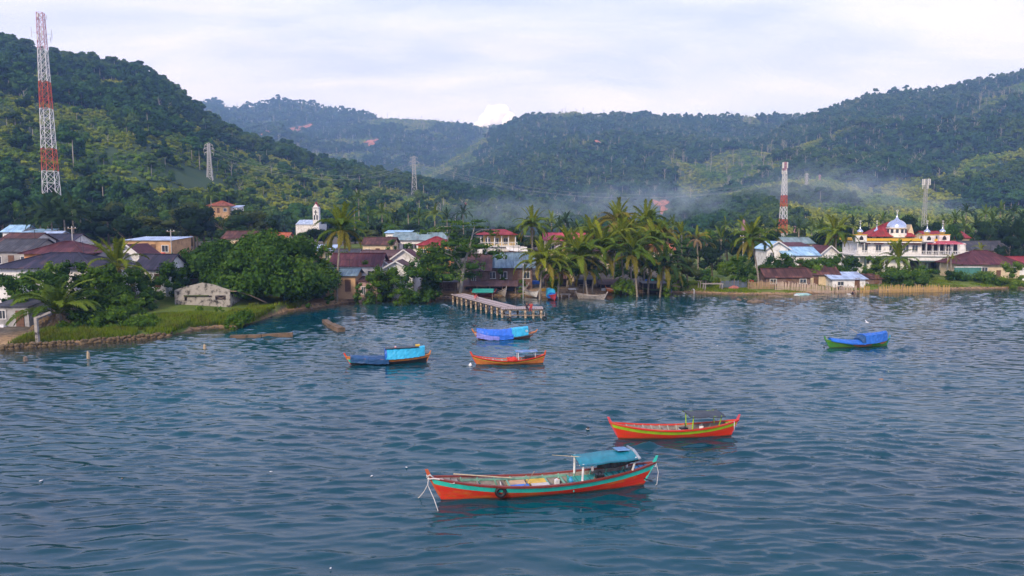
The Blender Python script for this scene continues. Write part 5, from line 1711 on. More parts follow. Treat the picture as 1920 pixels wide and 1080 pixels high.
# ---- lattice masts
def lattice(name, px, Y, py_base, py_top, wb_px, wt_px, bands, label, cat, arms=None, bay=None, r_main=0.11, taper_pow=1.0, antennas=None):
    s = Y / F
    p = at_Y(px, py_base, Y)
    top = at_Y(px, py_top, Y).z
    base = p.z
    H = top - base
    root = empty(name, (p.x, Y, base), R(12), label, cat)
    k_ = 1.17 + 0.5 * abs(px - 960) / 960
    wb, wt = wb_px * s / k_, wt_px * s / k_
    n = bay or 14
    zs = [0.0]
    for i in range(n):
        zs.append(zs[-1] + 1.0 / (1 + 0.9 * i / n))
    zs = [q / zs[-1] * H for q in zs]
    wid = lambda q: wb + (wt - wb) * (q / H) ** taper_pow
    groups = {}
    for i in range(n):
        z0, z1 = zs[i], zs[i + 1]
        f = 1 - (z0 + z1) / 2 / H          # fraction from the top
        k = next(c for lim, c in bands if f <= lim)
        if k not in groups or groups[k][1] != i - 1:
            groups.setdefault('order', []).append((k, MB()))
        groups[k] = (groups['order'][-1][1], i)
        mb = groups['order'][-1][1]
        a, b = wid(z0) / 2, wid(z1) / 2
        cs = [(-1, -1), (1, -1), (1, 1), (-1, 1)]
        for j in range(4):
            u, v = cs[j], cs[(j + 1) % 4]
            mb.bar((u[0] * a, u[1] * a, z0), (u[0] * b, u[1] * b, z1), r_main * 2)
            mb.bar((u[0] * a, u[1] * a, z0), (v[0] * b, v[1] * b, z1), r_main * 1.1)
            mb.bar((v[0] * a, v[1] * a, z0), (u[0] * b, u[1] * b, z1), r_main * 1.1)
            mb.bar((u[0] * b, u[1] * b, z1), (v[0] * b, v[1] * b, z1), r_main * 1.2)
    for k, mb in groups['order']:
        mb.build('lattice_section', k, root)
    if arms:
        for f, wpx_ in arms:
            mb = MB(); zz = H * (1 - f); L = wpx_ * s / 2
            for q in (-1, 1):
                mb.bar((0, 0, zz + 1.4), (q * L, 0, zz), r_main * 1.4); mb.bar((0, 0.4, zz - 0.2), (q * L, 0, zz), r_main * 1.4)
                mb.bar((q * L, 0, zz), (q * L, 0, zz - 1.6), 0.16)
            mb.build('cross_arm', m_steel, root)
    for f, n_, rad, hh in (antennas or []):
        for i in range(n_):
            a = 2 * math.pi * i / n_ + 0.4
            zz = H * (1 - f)
            ab = MB().box((rad * math.cos(a), rad * math.sin(a), zz), (0.35, 0.2, hh), rz=a + 1.57); ab.bar((0, 0, zz), (rad * math.cos(a), rad * math.sin(a), zz), 0.1)
            ab.build('antenna', m_frame, root)
    return root


m_steel = mat_plain('galvanised_steel', (0.42, 0.42, 0.42), 0.5, 0.1, 1)
m_mwhite = mat_plain('mast_white', (0.70, 0.70, 0.72), 0.6, 0.08, 1)
m_mred = mat_plain('mast_red', (0.52, 0.085, 0.035), 0.6, 0.12, 1)
m_mrose = mat_plain('mast_rose', (0.46, 0.24, 0.30), 0.6, 0.12, 1)
lattice('telecom_mast', 97, 250, 366, 24, 36, 16, [(0.20, m_mrose), (0.36, m_mwhite), (0.53, m_mred), (0.725, m_mwhite), (0.88, m_mred), (1.01, m_mwhite)], 'tall red and white lattice telecom mast at the far left', 'mast', bay=20, r_main=0.085, taper_pow=0.85,
        antennas=[(0.11, 4, 3.0, 3.4), (0.02, 3, 1.8, 1.5), (0.14, 3, 2.6, 2.0)])
lattice('telecom_mast', 1467, 235, 452, 304, 17, 6, [(0.12, m_mrose), (0.40, m_mwhite), (0.58, m_mred), (0.72, m_mwhite), (0.92, m_mred), (1.01, m_mwhite)], 'red and white telecom mast in the smoke on the right', 'mast', bay=14, r_main=0.065, antennas=[(0.04, 4, 0.9, 2.0), (0.12, 3, 0.9, 1.5)])
lattice('telecom_mast', 1731, 225, 446, 336, 10, 5, [(1.01, m_steel)], 'slim grey telecom mast with white antennas behind the mosque', 'mast', bay=14, r_main=0.045, antennas=[(0.05, 6, 1.1, 2.0), (0.12, 3, 0.9, 1.6)])


def pylon(px, pyb, pyt, wpx, Y0, label):
    p = on_hill(H_LEFT, px, pyb, Y0)
    return lattice('transmission_pylon', px, p.y, pyb + 4, pyt, wpx, wpx * 0.34, [(1.01, m_steel)], label, 'pylon', arms=[(0.03, wpx * 0.9), (0.13, wpx * 1.1), (0.23, wpx * 0.95)], bay=10, r_main=0.16, taper_pow=0.6), p


P1, q1 = pylon(394, 336, 270, 16, 260, 'steel transmission pylon standing on the green hill')
P2, q2 = pylon(777, 366, 293, 15, 380, 'steel transmission pylon at the foot end of the green hill')
P3 = lattice('transmission_pylon', 1511, 560, 372, 325, 9, 3, [(1.01, m_steel)], 'faint transmission pylon right of the red and white mast', 'pylon', arms=[(0.05, 9), (0.2, 11)], bay=9, r_main=0.13)
P4 = lattice('transmission_pylon', 1536, 760, 356, 328, 6, 2, [(1.01, m_mrose)], 'smallest faint reddish pylon beyond the smoke', 'pylon', arms=[(0.05, 6)], bay=8, r_main=0.14)
P5 = lattice('transmission_pylon', 1394, 230, 442, 412, 6, 3, [(1.01, m_mrose)], 'short pinkish lattice mast low behind the right palms', 'mast', bay=8, r_main=0.07)
P6 = lattice('radio_mast', 1490, 240, 440, 424, 4, 3, [(1.01, m_mrose)], 'stub of a reddish lattice mast beside the red and white mast', 'mast', bay=6, r_main=0.07)


def cable(a, b, sag, label, rad=0.05):
    a, b = Vector(a), Vector(b)
    pts = []
    for i in range(25):
        t_ = i / 24
        q = a.lerp(b, t_); q.z -= sag * 4 * t_ * (1 - t_)
        pts.append(q)
    tag(MB().tube(pts, rad, 4).build('power_cable', m_steel, None), label, 'cable', 'power cables between the pylons')


tops = {}
for P_, pt in ((P1, 270), (P2, 293), (P3, 325)):
    tops[P_.name] = P_.location
T1, T2, T3 = at_Y(394, 279, P1.location.y), at_Y(777, 302, P2.location.y), at_Y(1511, 330, P3.location.y)
for d in (-3, 0, 3):
    z_ = Vector((d, 0, -abs(d)))
    cable(T1 + z_, T2 + z_, 14, '%s power cable slung from hill pylon to lower pylon' % {-3: 'left lower', 0: 'upper', 3: 'right lower'}[d])
    cable(T2 + z_, T3 + z_, 22, '%s long power cable crossing the valley to the faint pylon' % {-3: 'left lower', 0: 'upper', 3: 'right lower'}[d])

# ---- utility poles and the beach lamp
m_pole = mat_plain('concrete_pole', (0.42, 0.40, 0.37), 0.9, 0.15, 3)


def pole(px, pyb, pyt, Y, label, lamp=False):
    b, t_ = at_Y(px, pyb, Y), at_Y(px, pyt, Y)
    zb = gz(b.x, Y) - 0.1
    root = empty('street_lamp' if lamp else 'utility_pole', (b.x, Y, zb), 0, label, 'lamp post' if lamp else 'pole')
    h = t_.z - zb
    MB().tube([(0, 0, 0), (0, 0, h)], [0.11, 0.07], 8).build('pole', m_frame if lamp else m_pole, root, True)
    if lamp:
        MB().tube([(0, 0, h - 0.05), (0.3, -0.1, h + 0.1), (0.55, -0.15, h + 0.05)], [0.04, 0.04, 0.04], 6).build('arm', m_frame, root, True)
        hb = MB().box((0.62, -0.15, h + 0.02), (0.5, 0.26, 0.12)).build('lamp_head', m_frame, root); MB().box((0.62, -0.15, h - 0.055), (0.4, 0.2, 0.03)).build('lens', WL['white'], hb)
        MB().box((-0.05, 0, h + 0.2), (0.5, 0.4, 0.05), ry=0.3).build('solar_panel', m_glass, root)
    else:
        MB().box((0, 0, h - 0.4), (1.5, 0.12, 0.12)).build('crossarm', m_wood, root)
        for k in (-0.6, 0, 0.6): MB().lathe([(0.05, 0), (0.08, 0.1), (0.04, 0.2)], (k, 0, h - 0.34), 6).build('insulator', WL['white'], root)
    return root


pole(981, 541, 495, 119, 'slim white beach lamp post at the root of the jetty', True)
pole(137, 470, 424, 118, 'concrete utility pole behind the dark left roofs')
pole(322, 480, 430, 126, 'utility pole at the right corner of the tan building')
pole(1776, 505, 462, 152, 'thin utility pole right of the mosque')
pole(1392, 500, 440, 150, 'utility pole left of the pale blue roofs')
# ================================================================== BOATS
PAINT = {}


def paint(name, col, var=0.12, rough=0.45, wear=None):
    return mat_plain('paint_' + name, col, rough, var, 2.2, col2=wear)


def hull_paint(name, col, fade, stain=(0.10, 0.045, 0.02)):
    """old hull paint: faded patches, scratches along the planks and a grimy line where the water laps"""
    m = bpy.data.materials.new('hull_' + name); m.use_nodes = True
    t = NT(m.node_tree)
    g = t.n('ShaderNodeTexCoord'); O = g.outputs['Object']
    n1 = t.noise(t.mapping(O, scale=(0.5, 0.5, 1.6)), 1.5, 5, 0.65)
    n2 = t.noise(t.mapping(O, scale=(1.2, 1.2, 14)), 2.0, 4, 0.7)
    c = t.mix(t.ramp(n1, [(0.47, 0.0), (0.64, 1.0)]), col, fade)
    c = t.mix(t.ramp(n2, [(0.56, 0.0), (0.70, 0.65)]), c, stain)
    sp = t.n('ShaderNodeSeparateXYZ'); t.l(O, sp.inputs[0])
    z = t.math('ADD', sp.outputs[2], t.math('MULTIPLY', n1, -0.16))
    c = t.mix(t.ramp(t.math('ADD', z, 0.5), [(0.45, 0.9), (0.53, 0.0)]), c, stain)
    p = t.n('ShaderNodeBsdfPrincipled'); t.l(c, p.inputs['Base Color']); p.inputs['Roughness'].default_value = 0.5
    o = t.n('ShaderNodeOutputMaterial'); t.l(p.outputs[0], o.inputs[0])
    return m


C_RED = hull_paint('red', (0.60, 0.030, 0.012), (0.56, 0.13, 0.02))
C_RED2 = hull_paint('vermilion', (0.66, 0.035, 0.012), (0.55, 0.075, 0.02))
C_TURQ = paint('turquoise', (0.035, 0.52, 0.40), wear=(0.03, 0.42, 0.33))
C_LIME = paint('lime', (0.33, 0.55, 0.02), wear=(0.25, 0.42, 0.02))
C_BROWN = paint('dark_red_brown', (0.20, 0.035, 0.025))
C_TEAL = paint('teal_deck', (0.03, 0.36, 0.33), wear=(0.04, 0.22, 0.21))
C_BLUE = paint('sky_blue', (0.05, 0.30, 0.52))
C_WHITE = paint('white', (0.75, 0.74, 0.72))
C_YEL = paint('yellow', (0.66, 0.42, 0.05))
C_ORANGE = hull_paint('orange', (0.60, 0.20, 0.04), (0.44, 0.10, 0.03))
C_GREEN = hull_paint('green', (0.05, 0.24, 0.04), (0.14, 0.28, 0.03), (0.05, 0.07, 0.02))
C_DARK = paint('tarred', (0.018, 0.022, 0.025))
C_PINK = paint('pinkish_red', (0.55, 0.07, 0.09))
M_INNER = mat_plain('grey_boat_planks', (0.24, 0.21, 0.18), 0.9, 0.25, 3, col2=(0.09, 0.08, 0.07))
M_RIB = mat_plain('pale_boat_ribs', (0.38, 0.38, 0.32), 0.8, 0.15, 4)
M_RIBG = mat_plain('green_boat_ribs', (0.17, 0.36, 0.26), 0.8, 0.15, 4)
M_ROPE = mat_plain('white_rope', (0.62, 0.58, 0.54), 0.9, 0.1, 8)
M_TYRE = mat_plain('black_rubber', (0.014, 0.014, 0.015), 0.6, 0.2, 8)


def tarp_mat(name, col, fold=0.32):
    m = bpy.data.materials.new(name); m.use_nodes = True
    t = NT(m.node_tree)
    g = t.n('ShaderNodeTexCoord')
    n = t.noise(t.mapping(g.outputs['Object'], scale=(1.5, 0.8, 0.5)), 1.6, 4, 0.6, 0.8)
    c = t.ramp(n, [(0.3, tuple(x * 0.72 for x in col)), (0.55, col), (0.75, tuple(min(1, x * 1.25 + 0.01) for x in col))])
    p = t.n('ShaderNodeBsdfPrincipled'); t.l(c, p.inputs['Base Color']); p.inputs['Roughness'].default_value = 0.42
    b = t.n('ShaderNodeBump'); b.inputs['Strength'].default_value = fold; b.inputs['Distance'].default_value = 0.12
    t.l(n, b.inputs['Height']); t.l(b.outputs[0], p.inputs['Normal'])
    o = t.n('ShaderNodeOutputMaterial'); t.l(p.outputs[0], o.inputs[0])
    return m


T_TEAL = tarp_mat('teal_tarp', (0.008, 0.20, 0.26), 0.25)
T_GREY = tarp_mat('charcoal_tarp', (0.020, 0.028, 0.034), 0.25)
T_LBLUE = tarp_mat('light_blue_tarp', (0.03, 0.42, 0.66))
T_BLUE = tarp_mat('blue_tarp', (0.012, 0.13, 0.52))
T_ROYAL = tarp_mat('royal_blue_tarp', (0.02, 0.14, 0.62))
T_VIOLET = tarp_mat('violet_tarp', (0.20, 0.22, 0.62))
T_NAVY = tarp_mat('navy_tarp', (0.012, 0.065, 0.17))
T_BLACK = tarp_mat('black_tarp', (0.012, 0.014, 0.017))
T_GREEN = tarp_mat('green_tarp', (0.012, 0.36, 0.26))
T_PALE = tarp_mat('slate_blue_tarp', (0.10, 0.21, 0.42), 0.3)


class Hull:
    def __init__(self, Lw, ob, os_, B, fm, zb, zs, bh=0.2, zk=-0.28):
        self.__dict__.update(locals())

    def sheer(self, t):
        return self.fm + (self.zb - self.fm) * max(0, 1 - t / 0.55) ** 2.1 + (self.zs - self.fm) * max(0, (t - 0.45) / 0.55) ** 2.1

    def half(self, t):
        return max(0.0, self.B / 2 * max(0.0, 1 - abs(2 * t - 1) ** 2.3) ** 0.85)

    def P(self, t, v, side, inset=0.0):
        zs = self.sheer(t)
        z = self.zk + (zs - self.zk) * v
        g = max(-0.25, z / zs)
        y = self.half(t) * (0.9 * max(v, 0) ** 0.55 + 0.1 * v)
        x = t * self.Lw - self.ob * g * (1 - t) ** 1.6 + self.os_ * g * t ** 1.6
        return Vector((x, side * max(0.012, y - inset), z))

    def vz(self, t, d):
        """v lying d metres under the sheer"""
        return 1 - d / (self.sheer(t) - self.zk)


def skin(h, v0, v1, nt=40, nv=6, off=0.0):
    """outer planking between two heights, both sides"""
    V, Fq = [], []
    for side in (-1, 1):
        o = len(V)
        for i in range(nt + 1):
            t_ = i / nt
            a, b = v0(t_), v1(t_)
            for j in range(nv + 1):
                p = h.P(t_, a + (b - a) * j / nv, side, -off)
                V.append(p)
        for i in range(nt):
            for j in range(nv):
                q = (o + i * (nv + 1) + j, o + (i + 1) * (nv + 1) + j, o + (i + 1) * (nv + 1) + j + 1, o + i * (nv + 1) + j + 1)
                Fq.append(q if side < 0 else q[::-1])
    return MB().add(V, Fq)


def strip(h, side, cross, nt=44, t0=0.0, t1=1.0):
    """moulding along the sheer: cross = closed polygon of (outward, up) offsets"""
    V, Fq = [], []
    n = len(cross)
    for i in range(nt + 1):
        t_ = t0 + (t1 - t0) * i / nt
        p = h.P(t_, 1, side)
        for a, b in cross:
            V.append(p + Vector((0, side * a, b)))
    for i in range(nt):
        for k in range(n):
            k2 = (k + 1) % n
            q = (i * n + k, i * n + k2, (i + 1) * n + k2, (i + 1) * n + k)
            Fq.append(q if side > 0 else q[::-1])
    Fq += [tuple(range(n)), tuple(nt * n + k for k in range(n))[::-1]]
    return MB().add(V, Fq)


def drape(h, t0, t1, prof, nt=18, wrinkle=0.016, seed=0, ends=True, sag=0.0):
    """tarpaulin: prof(t)-> list of (y factor of half beam, z over the sheer)"""
    r = np.random.default_rng(seed)
    V, Fq = [], []
    n = None
    for i in range(nt + 1):
        t_ = t0 + (t1 - t0) * i / nt
        pr = prof((t_ - t0) / (t1 - t0))
        n = len(pr)
        c = h.P(t_, 1, 1)
        for k, (yf, dz) in enumerate(pr):
            sg = -sag * math.sin(math.pi * 2 * i / nt * 1.5) ** 2 if 0.2 < k / n < 0.8 else 0
            V.append(Vector((c.x + r.normal() * wrinkle * 0.5, yf * (h.half(t_) + 0.05) + r.normal() * wrinkle * 0.6, h.sheer(t_) + dz + sg + r.normal() * wrinkle)))
    for i in range(nt):
        for k in range(n - 1):
            Fq.append((i * n + k, (i + 1) * n + k, (i + 1) * n + k + 1, i * n + k + 1))
    if ends:
        Fq.append(tuple(range(n)))
        Fq.append(tuple(nt * n + k for k in range(n))[::-1])
    return MB().add(V, Fq)


def dense(pts, m=4):
    out = []
    for a, b in zip(pts[:-1], pts[1:]):
        for q in range(m):
            out.append((a[0] + (b[0] - a[0]) * q / m, a[1] + (b[1] - a[1]) * q / m))
    return out + [pts[-1]]


def low_cover(ridge=0.25, hang=0.18):
    return lambda q: dense([(-1.08, -hang), (-1.06, 0.02), (-0.5, ridge * 0.75), (0, ridge), (0.5, ridge * 0.75), (1.06, 0.02), (1.08, -hang)], 3)


def tent(H, hang=0.12, wtop=0.82, crown=0.12):
    return lambda q: dense([(-1.08, -hang), (-1.05, 0.0), (-wtop, H), (0, H + crown), (wtop, H), (1.05, 0.0), (1.08, -hang)], 4)


def boat(pb, ps, B, fm, zb, zs, ob, os_, lower, band, rail, label, bh=0.2, inner=M_INNER, ribs=12, rib_mat=M_RIB, stem=None, sternp=None, stripes=(), name='fishing_boat', yaw=None, z=0.0, Lw=None,
         group='wooden fishing boats moored in the bay', floor=0.10, tilt=(0, 0)):
    d = ps - pb
    Lw = d.length if Lw is None else Lw
    yaw = math.atan2(d.y, d.x) if yaw is None else yaw
    root = empty(name, (pb.x, pb.y, z), 0, label, 'boat', group)
    root.rotation_euler = (tilt[0], tilt[1], yaw)
    h = Hull(Lw, ob, os_, B, fm, zb, zs, bh)
    npl = 4 if Lw > 7.4 else 3
    for k in range(npl):                      # overlapping hull planks
        skin(h, lambda t: h.vz(t, bh) * k / npl, lambda t: h.vz(t, bh) * (k + 1) / npl, nv=2, off=0.006 + 0.014 * (k % 2)).build('hull_plank', lower, root, True)
    skin(h, lambda t: h.vz(t, bh), lambda t: 1.0, nv=2, off=0.014).build('strake', band, root, True)
    for k, (d0, d1, mt) in enumerate(stripes):
        skin(h, lambda t: h.vz(t, d1), lambda t: h.vz(t, d0), nv=1, off=0.022 + 0.004 * k).build('painted_stripe', mt, root, True)
    # inner planking
    V, Fq = [], []
    nt, vs = 36, [1.0, 0.85, 0.7, 0.55]
    n = 2 * len(vs)
    for i in range(nt + 1):
        t_ = 0.02 + 0.96 * i / nt
        rowp = [h.P(t_, v, -1, 0.05) for v in vs] + [h.P(t_, v, 1, 0.05) for v in vs[::-1]]
        for p in rowp:
            p.z = max(p.z, floor)
            V.append(p)
    for i in range(nt):
        for k in range(n - 1):
            Fq.append((i * n + k, i * n + k + 1, (i + 1) * n + k + 1, (i + 1) * n + k))
    MB().add(V, Fq).build('inner_planking', inner, root)
    for s in (-1, 1):
        strip(h, s, [(0.035, -0.07), (0.05, 0.02), (-0.07, 0.03), (-0.08, -0.05)]).build('gunwale', rail, root)
        for i in range(ribs):
            t_ = 0.10 + 0.80 * (i + 0.5) / ribs
            mb = MB()
            pts = [h.P(t_, v, s, 0.075) for v in (0.97, 0.8, 0.62, 0.5)]
            for p in pts: p.z = max(p.z, floor + 0.01)
            for a, b in zip(pts[:-1], pts[1:]): mb.bar(a, b, 0.06, 0.05)
            mb.build('rib', rib_mat, root)
    # stem and stern posts
    for t_, mt, ext in ((0.0, stem or rail, 0.30), (1.0, sternp or rail, 0.28)):
        sg = -1 if t_ == 0 else 1
        a = h.P(t_, 0.35, 1, 0.2); b = h.P(t_, 1.0, 1, 0.2)
        a.y = b.y = 0
        tip = b + (b - a).normalized() * ext + Vector((0, 0, ext * 0.25))
        mb = MB()
        for p, q, w0, w1 in ((a, b, 0.09, 0.10), (b, tip, 0.10, 0.05)):
            mb.add([p + Vector((u, v, 0)) for u, v in ((-0.02 * 1, -w0 / 2), (0.16 * -sg, -w0 / 2), (0.16 * -sg, w0 / 2), (-0.02, w0 / 2))] + [q + Vector((u, v, 0)) for u, v in ((-0.02, -w1 / 2), (0.13 * -sg, -w1 / 2), (0.13 * -sg, w1 / 2), (-0.02, w1 / 2))],
                   [(3, 2, 1, 0), (4, 5, 6, 7), (0, 1, 5, 4), (1, 2, 6, 5), (2, 3, 7, 6), (3, 0, 4, 7)])
        mb.build('stem_post' if t_ == 0 else 'stern_post', mt, root)
    return root, h


def decking(root, h, t0, t1, dz, mat, name='deck_plank', n=None):
    """cross planks at dz under the sheer"""
    n = n or max(2, int((t1 - t0) * h.Lw / 0.28))
    for i in range(n):
        a, b = t0 + (t1 - t0) * (i + 0.04) / n, t0 + (t1 - t0) * (i + 0.96) / n
        tm = (a + b) / 2
        z = h.sheer(tm) - dz
        v = h.vz(tm, dz)
        q = []
        for t_ in (a, b):
            y = max(0.02, abs(h.P(t_, v, 1, 0.06).y))
            q.append((h.P(t_, v, 1).x, y))
        MB().slab([(q[0][0], -q[0][1], z), (q[1][0], -q[1][1], z), (q[1][0], q[1][1], z), (q[0][0], q[0][1], z)], 0.03).build(name, mat, root)


def canopy(root, h, t0, t1, ztop, mat, post_mat, over=0.25, crown=0.10, posts=(0.08, 0.92), yw=0.9, under=None, rise=0.0, pr=0.045):
    x0, x1 = h.P(t0, 1, 1).x, h.P(t1, 1, 1).x
    hb = h.half((t0 + t1) / 2) * yw + over * 0.5
    nt, nu = 14, 10
    V, Fq = [], []
    r = np.random.default_rng(int(ztop * 100))
    for i in range(nt + 1):
        for j in range(nu + 1):
            s = -1 + 2 * j / nu
            q = i / nt
            V.append(Vector((x0 + (x1 - x0) * q, s * hb, ztop + rise * q + crown * (1 - s * s) - 0.03 * math.sin(math.pi * 2 * q) ** 2 + r.normal() * 0.006)))
    m = len(V)
    V += [v - Vector((0, 0, 0.035)) for v in V]
    for i in range(nt):
        for j in range(nu):
            a = i * (nu + 1) + j
            q = (a, a + nu + 1, a + nu + 2, a + 1)
            Fq += [q, tuple(k + m for k in q[::-1])]
    for i in range(nt):
        for j in (0, nu):
            a = i * (nu + 1) + j; Fq.append((a, a + nu + 1, a + nu + 1 + m, a + m))
    for j in range(nu):
        for i in (0, nt):
            a = i * (nu + 1) + j; Fq.append((a, a + 1, a + 1 + m, a + m))
    roof = MB().add(V, Fq).build('canopy', mat, root, True)
    for q in posts:
        for s in (-1, 1):
            t_ = t0 + (t1 - t0) * q
            p = h.P(t_, 0.9, s, 0.06)
            top = Vector((x0 + (x1 - x0) * q, s * hb * 0.86, ztop + rise * q + crown * 0.2))
            MB().tube([p, top], pr, 8).build('post', post_mat, root)
    fr = MB()
    for q in posts:
        X_ = x0 + (x1 - x0) * q
        fr.bar((X_, -hb * 0.85, ztop + rise * q - 0.06), (X_, hb * 0.85, ztop + rise * q - 0.06), 0.05)
    for s in (-1, 1): fr.bar((x0, s * hb * 0.8, ztop - 0.03), (x1, s * hb * 0.8, ztop + rise - 0.03), 0.05)
    fr.build('roof_frame', post_mat, root)
    return roof, hb, x0, x1


def world_of(root, v):
    M = Matrix.Translation(root.location) @ root.rotation_euler.to_matrix().to_4x4()
    return M @ Vector(v)


# --- A: the big turquoise and red boat in front
A, hA = boat(at_z(828, 938), at_z(1207, 908), 1.66, 0.62, 1.22, 1.12, 0.62, 0.62, C_RED, C_TURQ, C_BROWN, 'large red boat with turquoise stripe and teal canopy, nearest to the camera', bh=0.36, rib_mat=M_RIBG, ribs=11,
              stem=paint('orange_red_post', (0.45, 0.09, 0.03)), sternp=C_TURQ, name='fishing_boat')
decking(A, hA, 0.62, 0.90, 0.22, C_TEAL)
decking(A, hA, 0.90, 0.975, 0.07, C_BLUE, 'stern_deck', 3)
decking(A, hA, 0.03, 0.12, 0.08, M_INNER, 'bow_deck', 3)
for s in (-1, 1):
    mb = MB(); pts = [hA.P(0.13 + 0.48 * i / 10, 0.86, s, 0.085) for i in range(11)]
    for a, b in zip(pts[:-1], pts[1:]): mb.bar(a, b, 0.05, 0.09)
    mb.build('inwale', M_RIBG, A)
for t0, t1, y0, y1, c, lb in ((0.345, 0.425, -0.52, 0.02, paint('bright_blue', (0.02, 0.16, 0.55)), 'blue hatch board'), (0.335, 0.415, 0.05, 0.58, paint('tan_board', (0.55, 0.36, 0.20)), 'tan hatch board'),
                              (0.425, 0.505, 0.05, 0.58, C_YEL, 'yellow hatch board'), (0.435, 0.51, -0.52, 0.02, paint('grey_white_board', (0.52, 0.47, 0.43)), 'greyish white hatch board')):
    x0, x1 = hA.P(t0, 1, 1).x, hA.P(t1, 1, 1).x
    tag(MB().box(((x0 + x1) / 2, (y0 + y1) / 2, 0.46), (x1 - x0, y1 - y0, 0.05)).build('hatch_board', c, A), lb)
for t_ in (0.2, 0.30, 0.335, 0.51, 0.58):
    p, q = hA.P(t_, 0.8, -1, 0.08), hA.P(t_, 0.8, 1, 0.08)
    MB().bar(p, q, 0.09, 0.06).build('thwart', M_RIBG if t_ > 0.3 else M_INNER, A)
p, q = hA.P(0.615, 0.70, -1, 0.08), hA.P(0.615, 0.70, 1, 0.08)
MB().box(((p.x + q.x) / 2, 0, 0.34), (0.06, abs(p.y) * 2, 0.42)).build('bulkhead', C_TEAL, A)
rfA, hb, x0, x1 = canopy(A, hA, 0.63, 0.895, 1.50, T_TEAL, C_WHITE, over=0.48, crown=0.12, rise=0.16, posts=(0.06, 0.95), pr=0.055)
MB().box((x1 - 0.55, 0.30, 1.50 + 0.14 + 0.165), (0.62, 0.75, 0.04), rx=R(-7)).build('solar_panel', mat_plain('solar_cell', (0.20, 0.36, 0.62), 0.15, 0.1, 4, spec=0.8), rfA)
MB().tube([(x1 - 0.02, -hb, 1.64), (x1 + 0.0, 0, 1.78), (x1 - 0.02, hb, 1.70)], 0.085, 8).build('rolled_awning', mat_plain('grey_roll', (0.28, 0.32, 0.36), 0.8, 0.2, 5), rfA, True)
V, Fq = [], []
for i in range(13):
    q = i / 12
    X_ = x0 + (x1 - x0) * (0.28 + 0.72 * q)
    zt = 1.47 + 0.16 * (0.28 + 0.72 * q)
    dr = 0.10 + 0.22 * math.sin(math.pi * min(1, 0.15 + q * 0.9)) * (1 - 0.3 * q)
    V += [(X_, -hb * 0.97, zt), (X_, -hb * 0.9 + 0.06 * math.sin(i * 2.1), zt - dr)]
for i in range(12):
    Fq.append((2 * i, 2 * i + 2, 2 * i + 3, 2 * i + 1))
ob_ = MB().add(V, Fq).build('hanging_tarp', T_BLACK, A)
sm = ob_.modifiers.new('thick', 'SOLIDIFY'); sm.thickness = 0.02
eb = empty('engine_box', world_of(A, (hA.P(0.735, 1, 1).x, -0.18, 0.47)), A.rotation_euler.z, 'black engine box on the teal aft deck of the nearest boat', 'box')
MB().box((0, 0, 0.15), (0.40, 0.28, 0.30)).build('body', C_DARK, eb); MB().box((0, 0, 0.05), (0.52, 0.36, 0.10)).build('base', M_INNER, eb); MB().torus((0, 0, 0.34), 0.09, 0.02, 'Y', 8, 4).build('handle', C_DARK, eb)
# things carried on A
ty = empty('tyre_fender', world_of(A, hA.P(0.285, 0.72, -1) + Vector((0, -0.09, 0.0))), A.rotation_euler.z, 'black tyre hung as a fender on the nearest boat', 'tyre')
MB().torus((0, 0, 0), 0.20, 0.085, 'Y', 22, 10).build('tyre', M_TYRE, ty, True)
MB().tube([(0, 0.05, 0.20), (0, 0.03, 0.34), (0, 0.11, 0.46)], 0.018, 6).build('lashing', M_ROPE, ty)
bt = world_of(A, hA.P(0.0, 1.0, 1)); bt2 = world_of(A, hA.P(0.035, 1.0, -1))


def rope(pts, rad, label, name='mooring_rope', mat=M_ROPE):
    return tag(MB().tube(pts, rad, 6).build(name, mat, None, True), label, 'rope')


g1, g2 = at_z(781, 936, -0.05), at_z(822, 960, -0.05)
rope([bt + Vector((0.05, -0.05, 0.05)), bt + Vector((0.0, -0.2, -0.35)), bt.lerp(g1, 0.45) + Vector((0.05, 0, -0.25)), bt.lerp(g1, 0.75) + Vector((0, 0, -0.18)), g1], 0.022, 'white mooring rope falling left from the nearest bow into the water')
rope([bt + Vector((0.05, -0.05, 0.02)), bt + Vector((0.03, -0.15, -0.45)), bt.lerp(g2, 0.6) + Vector((0, 0, -0.1)), g2], 0.018, 'second white rope hanging straight down from the nearest bow')
rope([bt + Vector((-0.06, -0.10, -0.02)), bt + Vector((0.10, -0.13, 0.10)), bt + Vector((0.25, -0.1, -0.02)), bt + Vector((0.1, 0.1, -0.06)), bt + Vector((-0.07, 0.06, 0.02)), bt + Vector((0.02, -0.13, -0.10)), bt + Vector((0.28, -0.16, -0.06)),
      bt + Vector((0.7, -0.12, -0.12)), bt + Vector((1.1, -0.12, -0.30)), bt + Vector((1.25, -0.22, -0.26)), bt + Vector((1.2, -0.05, -0.3))], 0.035, 'thick white rope wound round the bow post of the nearest boat', 'rope_coil')
st_ = world_of(A, hA.P(1.0, 1.0, 1))
rope([st_ + Vector((0.0, -0.05, -0.02)), st_ + Vector((0.12, -0.1, -0.5)), st_ + Vector((0.05, -0.15, -1.1)), Vector((st_.x - 0.05, st_.y - 0.2, -0.05))], 0.014, 'thin line hanging from the stern of the nearest boat', 'mooring_line')
rd = empty('rudder_gear', world_of(A, hA.P(0.985, 0.5, 1)), A.rotation_euler.z, 'dark propeller shaft and bracket at the stern of the nearest boat', 'propeller')
MB().tube([(-0.5, -0.1, 0.10), (0.25, -0.12, -0.22)], 0.03, 6).build('shaft', C_DARK, rd); MB().lathe([(0.02, -0.05), (0.13, 0), (0.02, 0.05)], (0.28, -0.12, -0.22), 6).build('propeller', C_DARK, rd)
MB().tube([(0.45, -0.05, 0.75), (0.55, -0.05, 0.45), (0.40, -0.05, 0.50)], 0.02, 6).build('bracket', C_WHITE, rd)
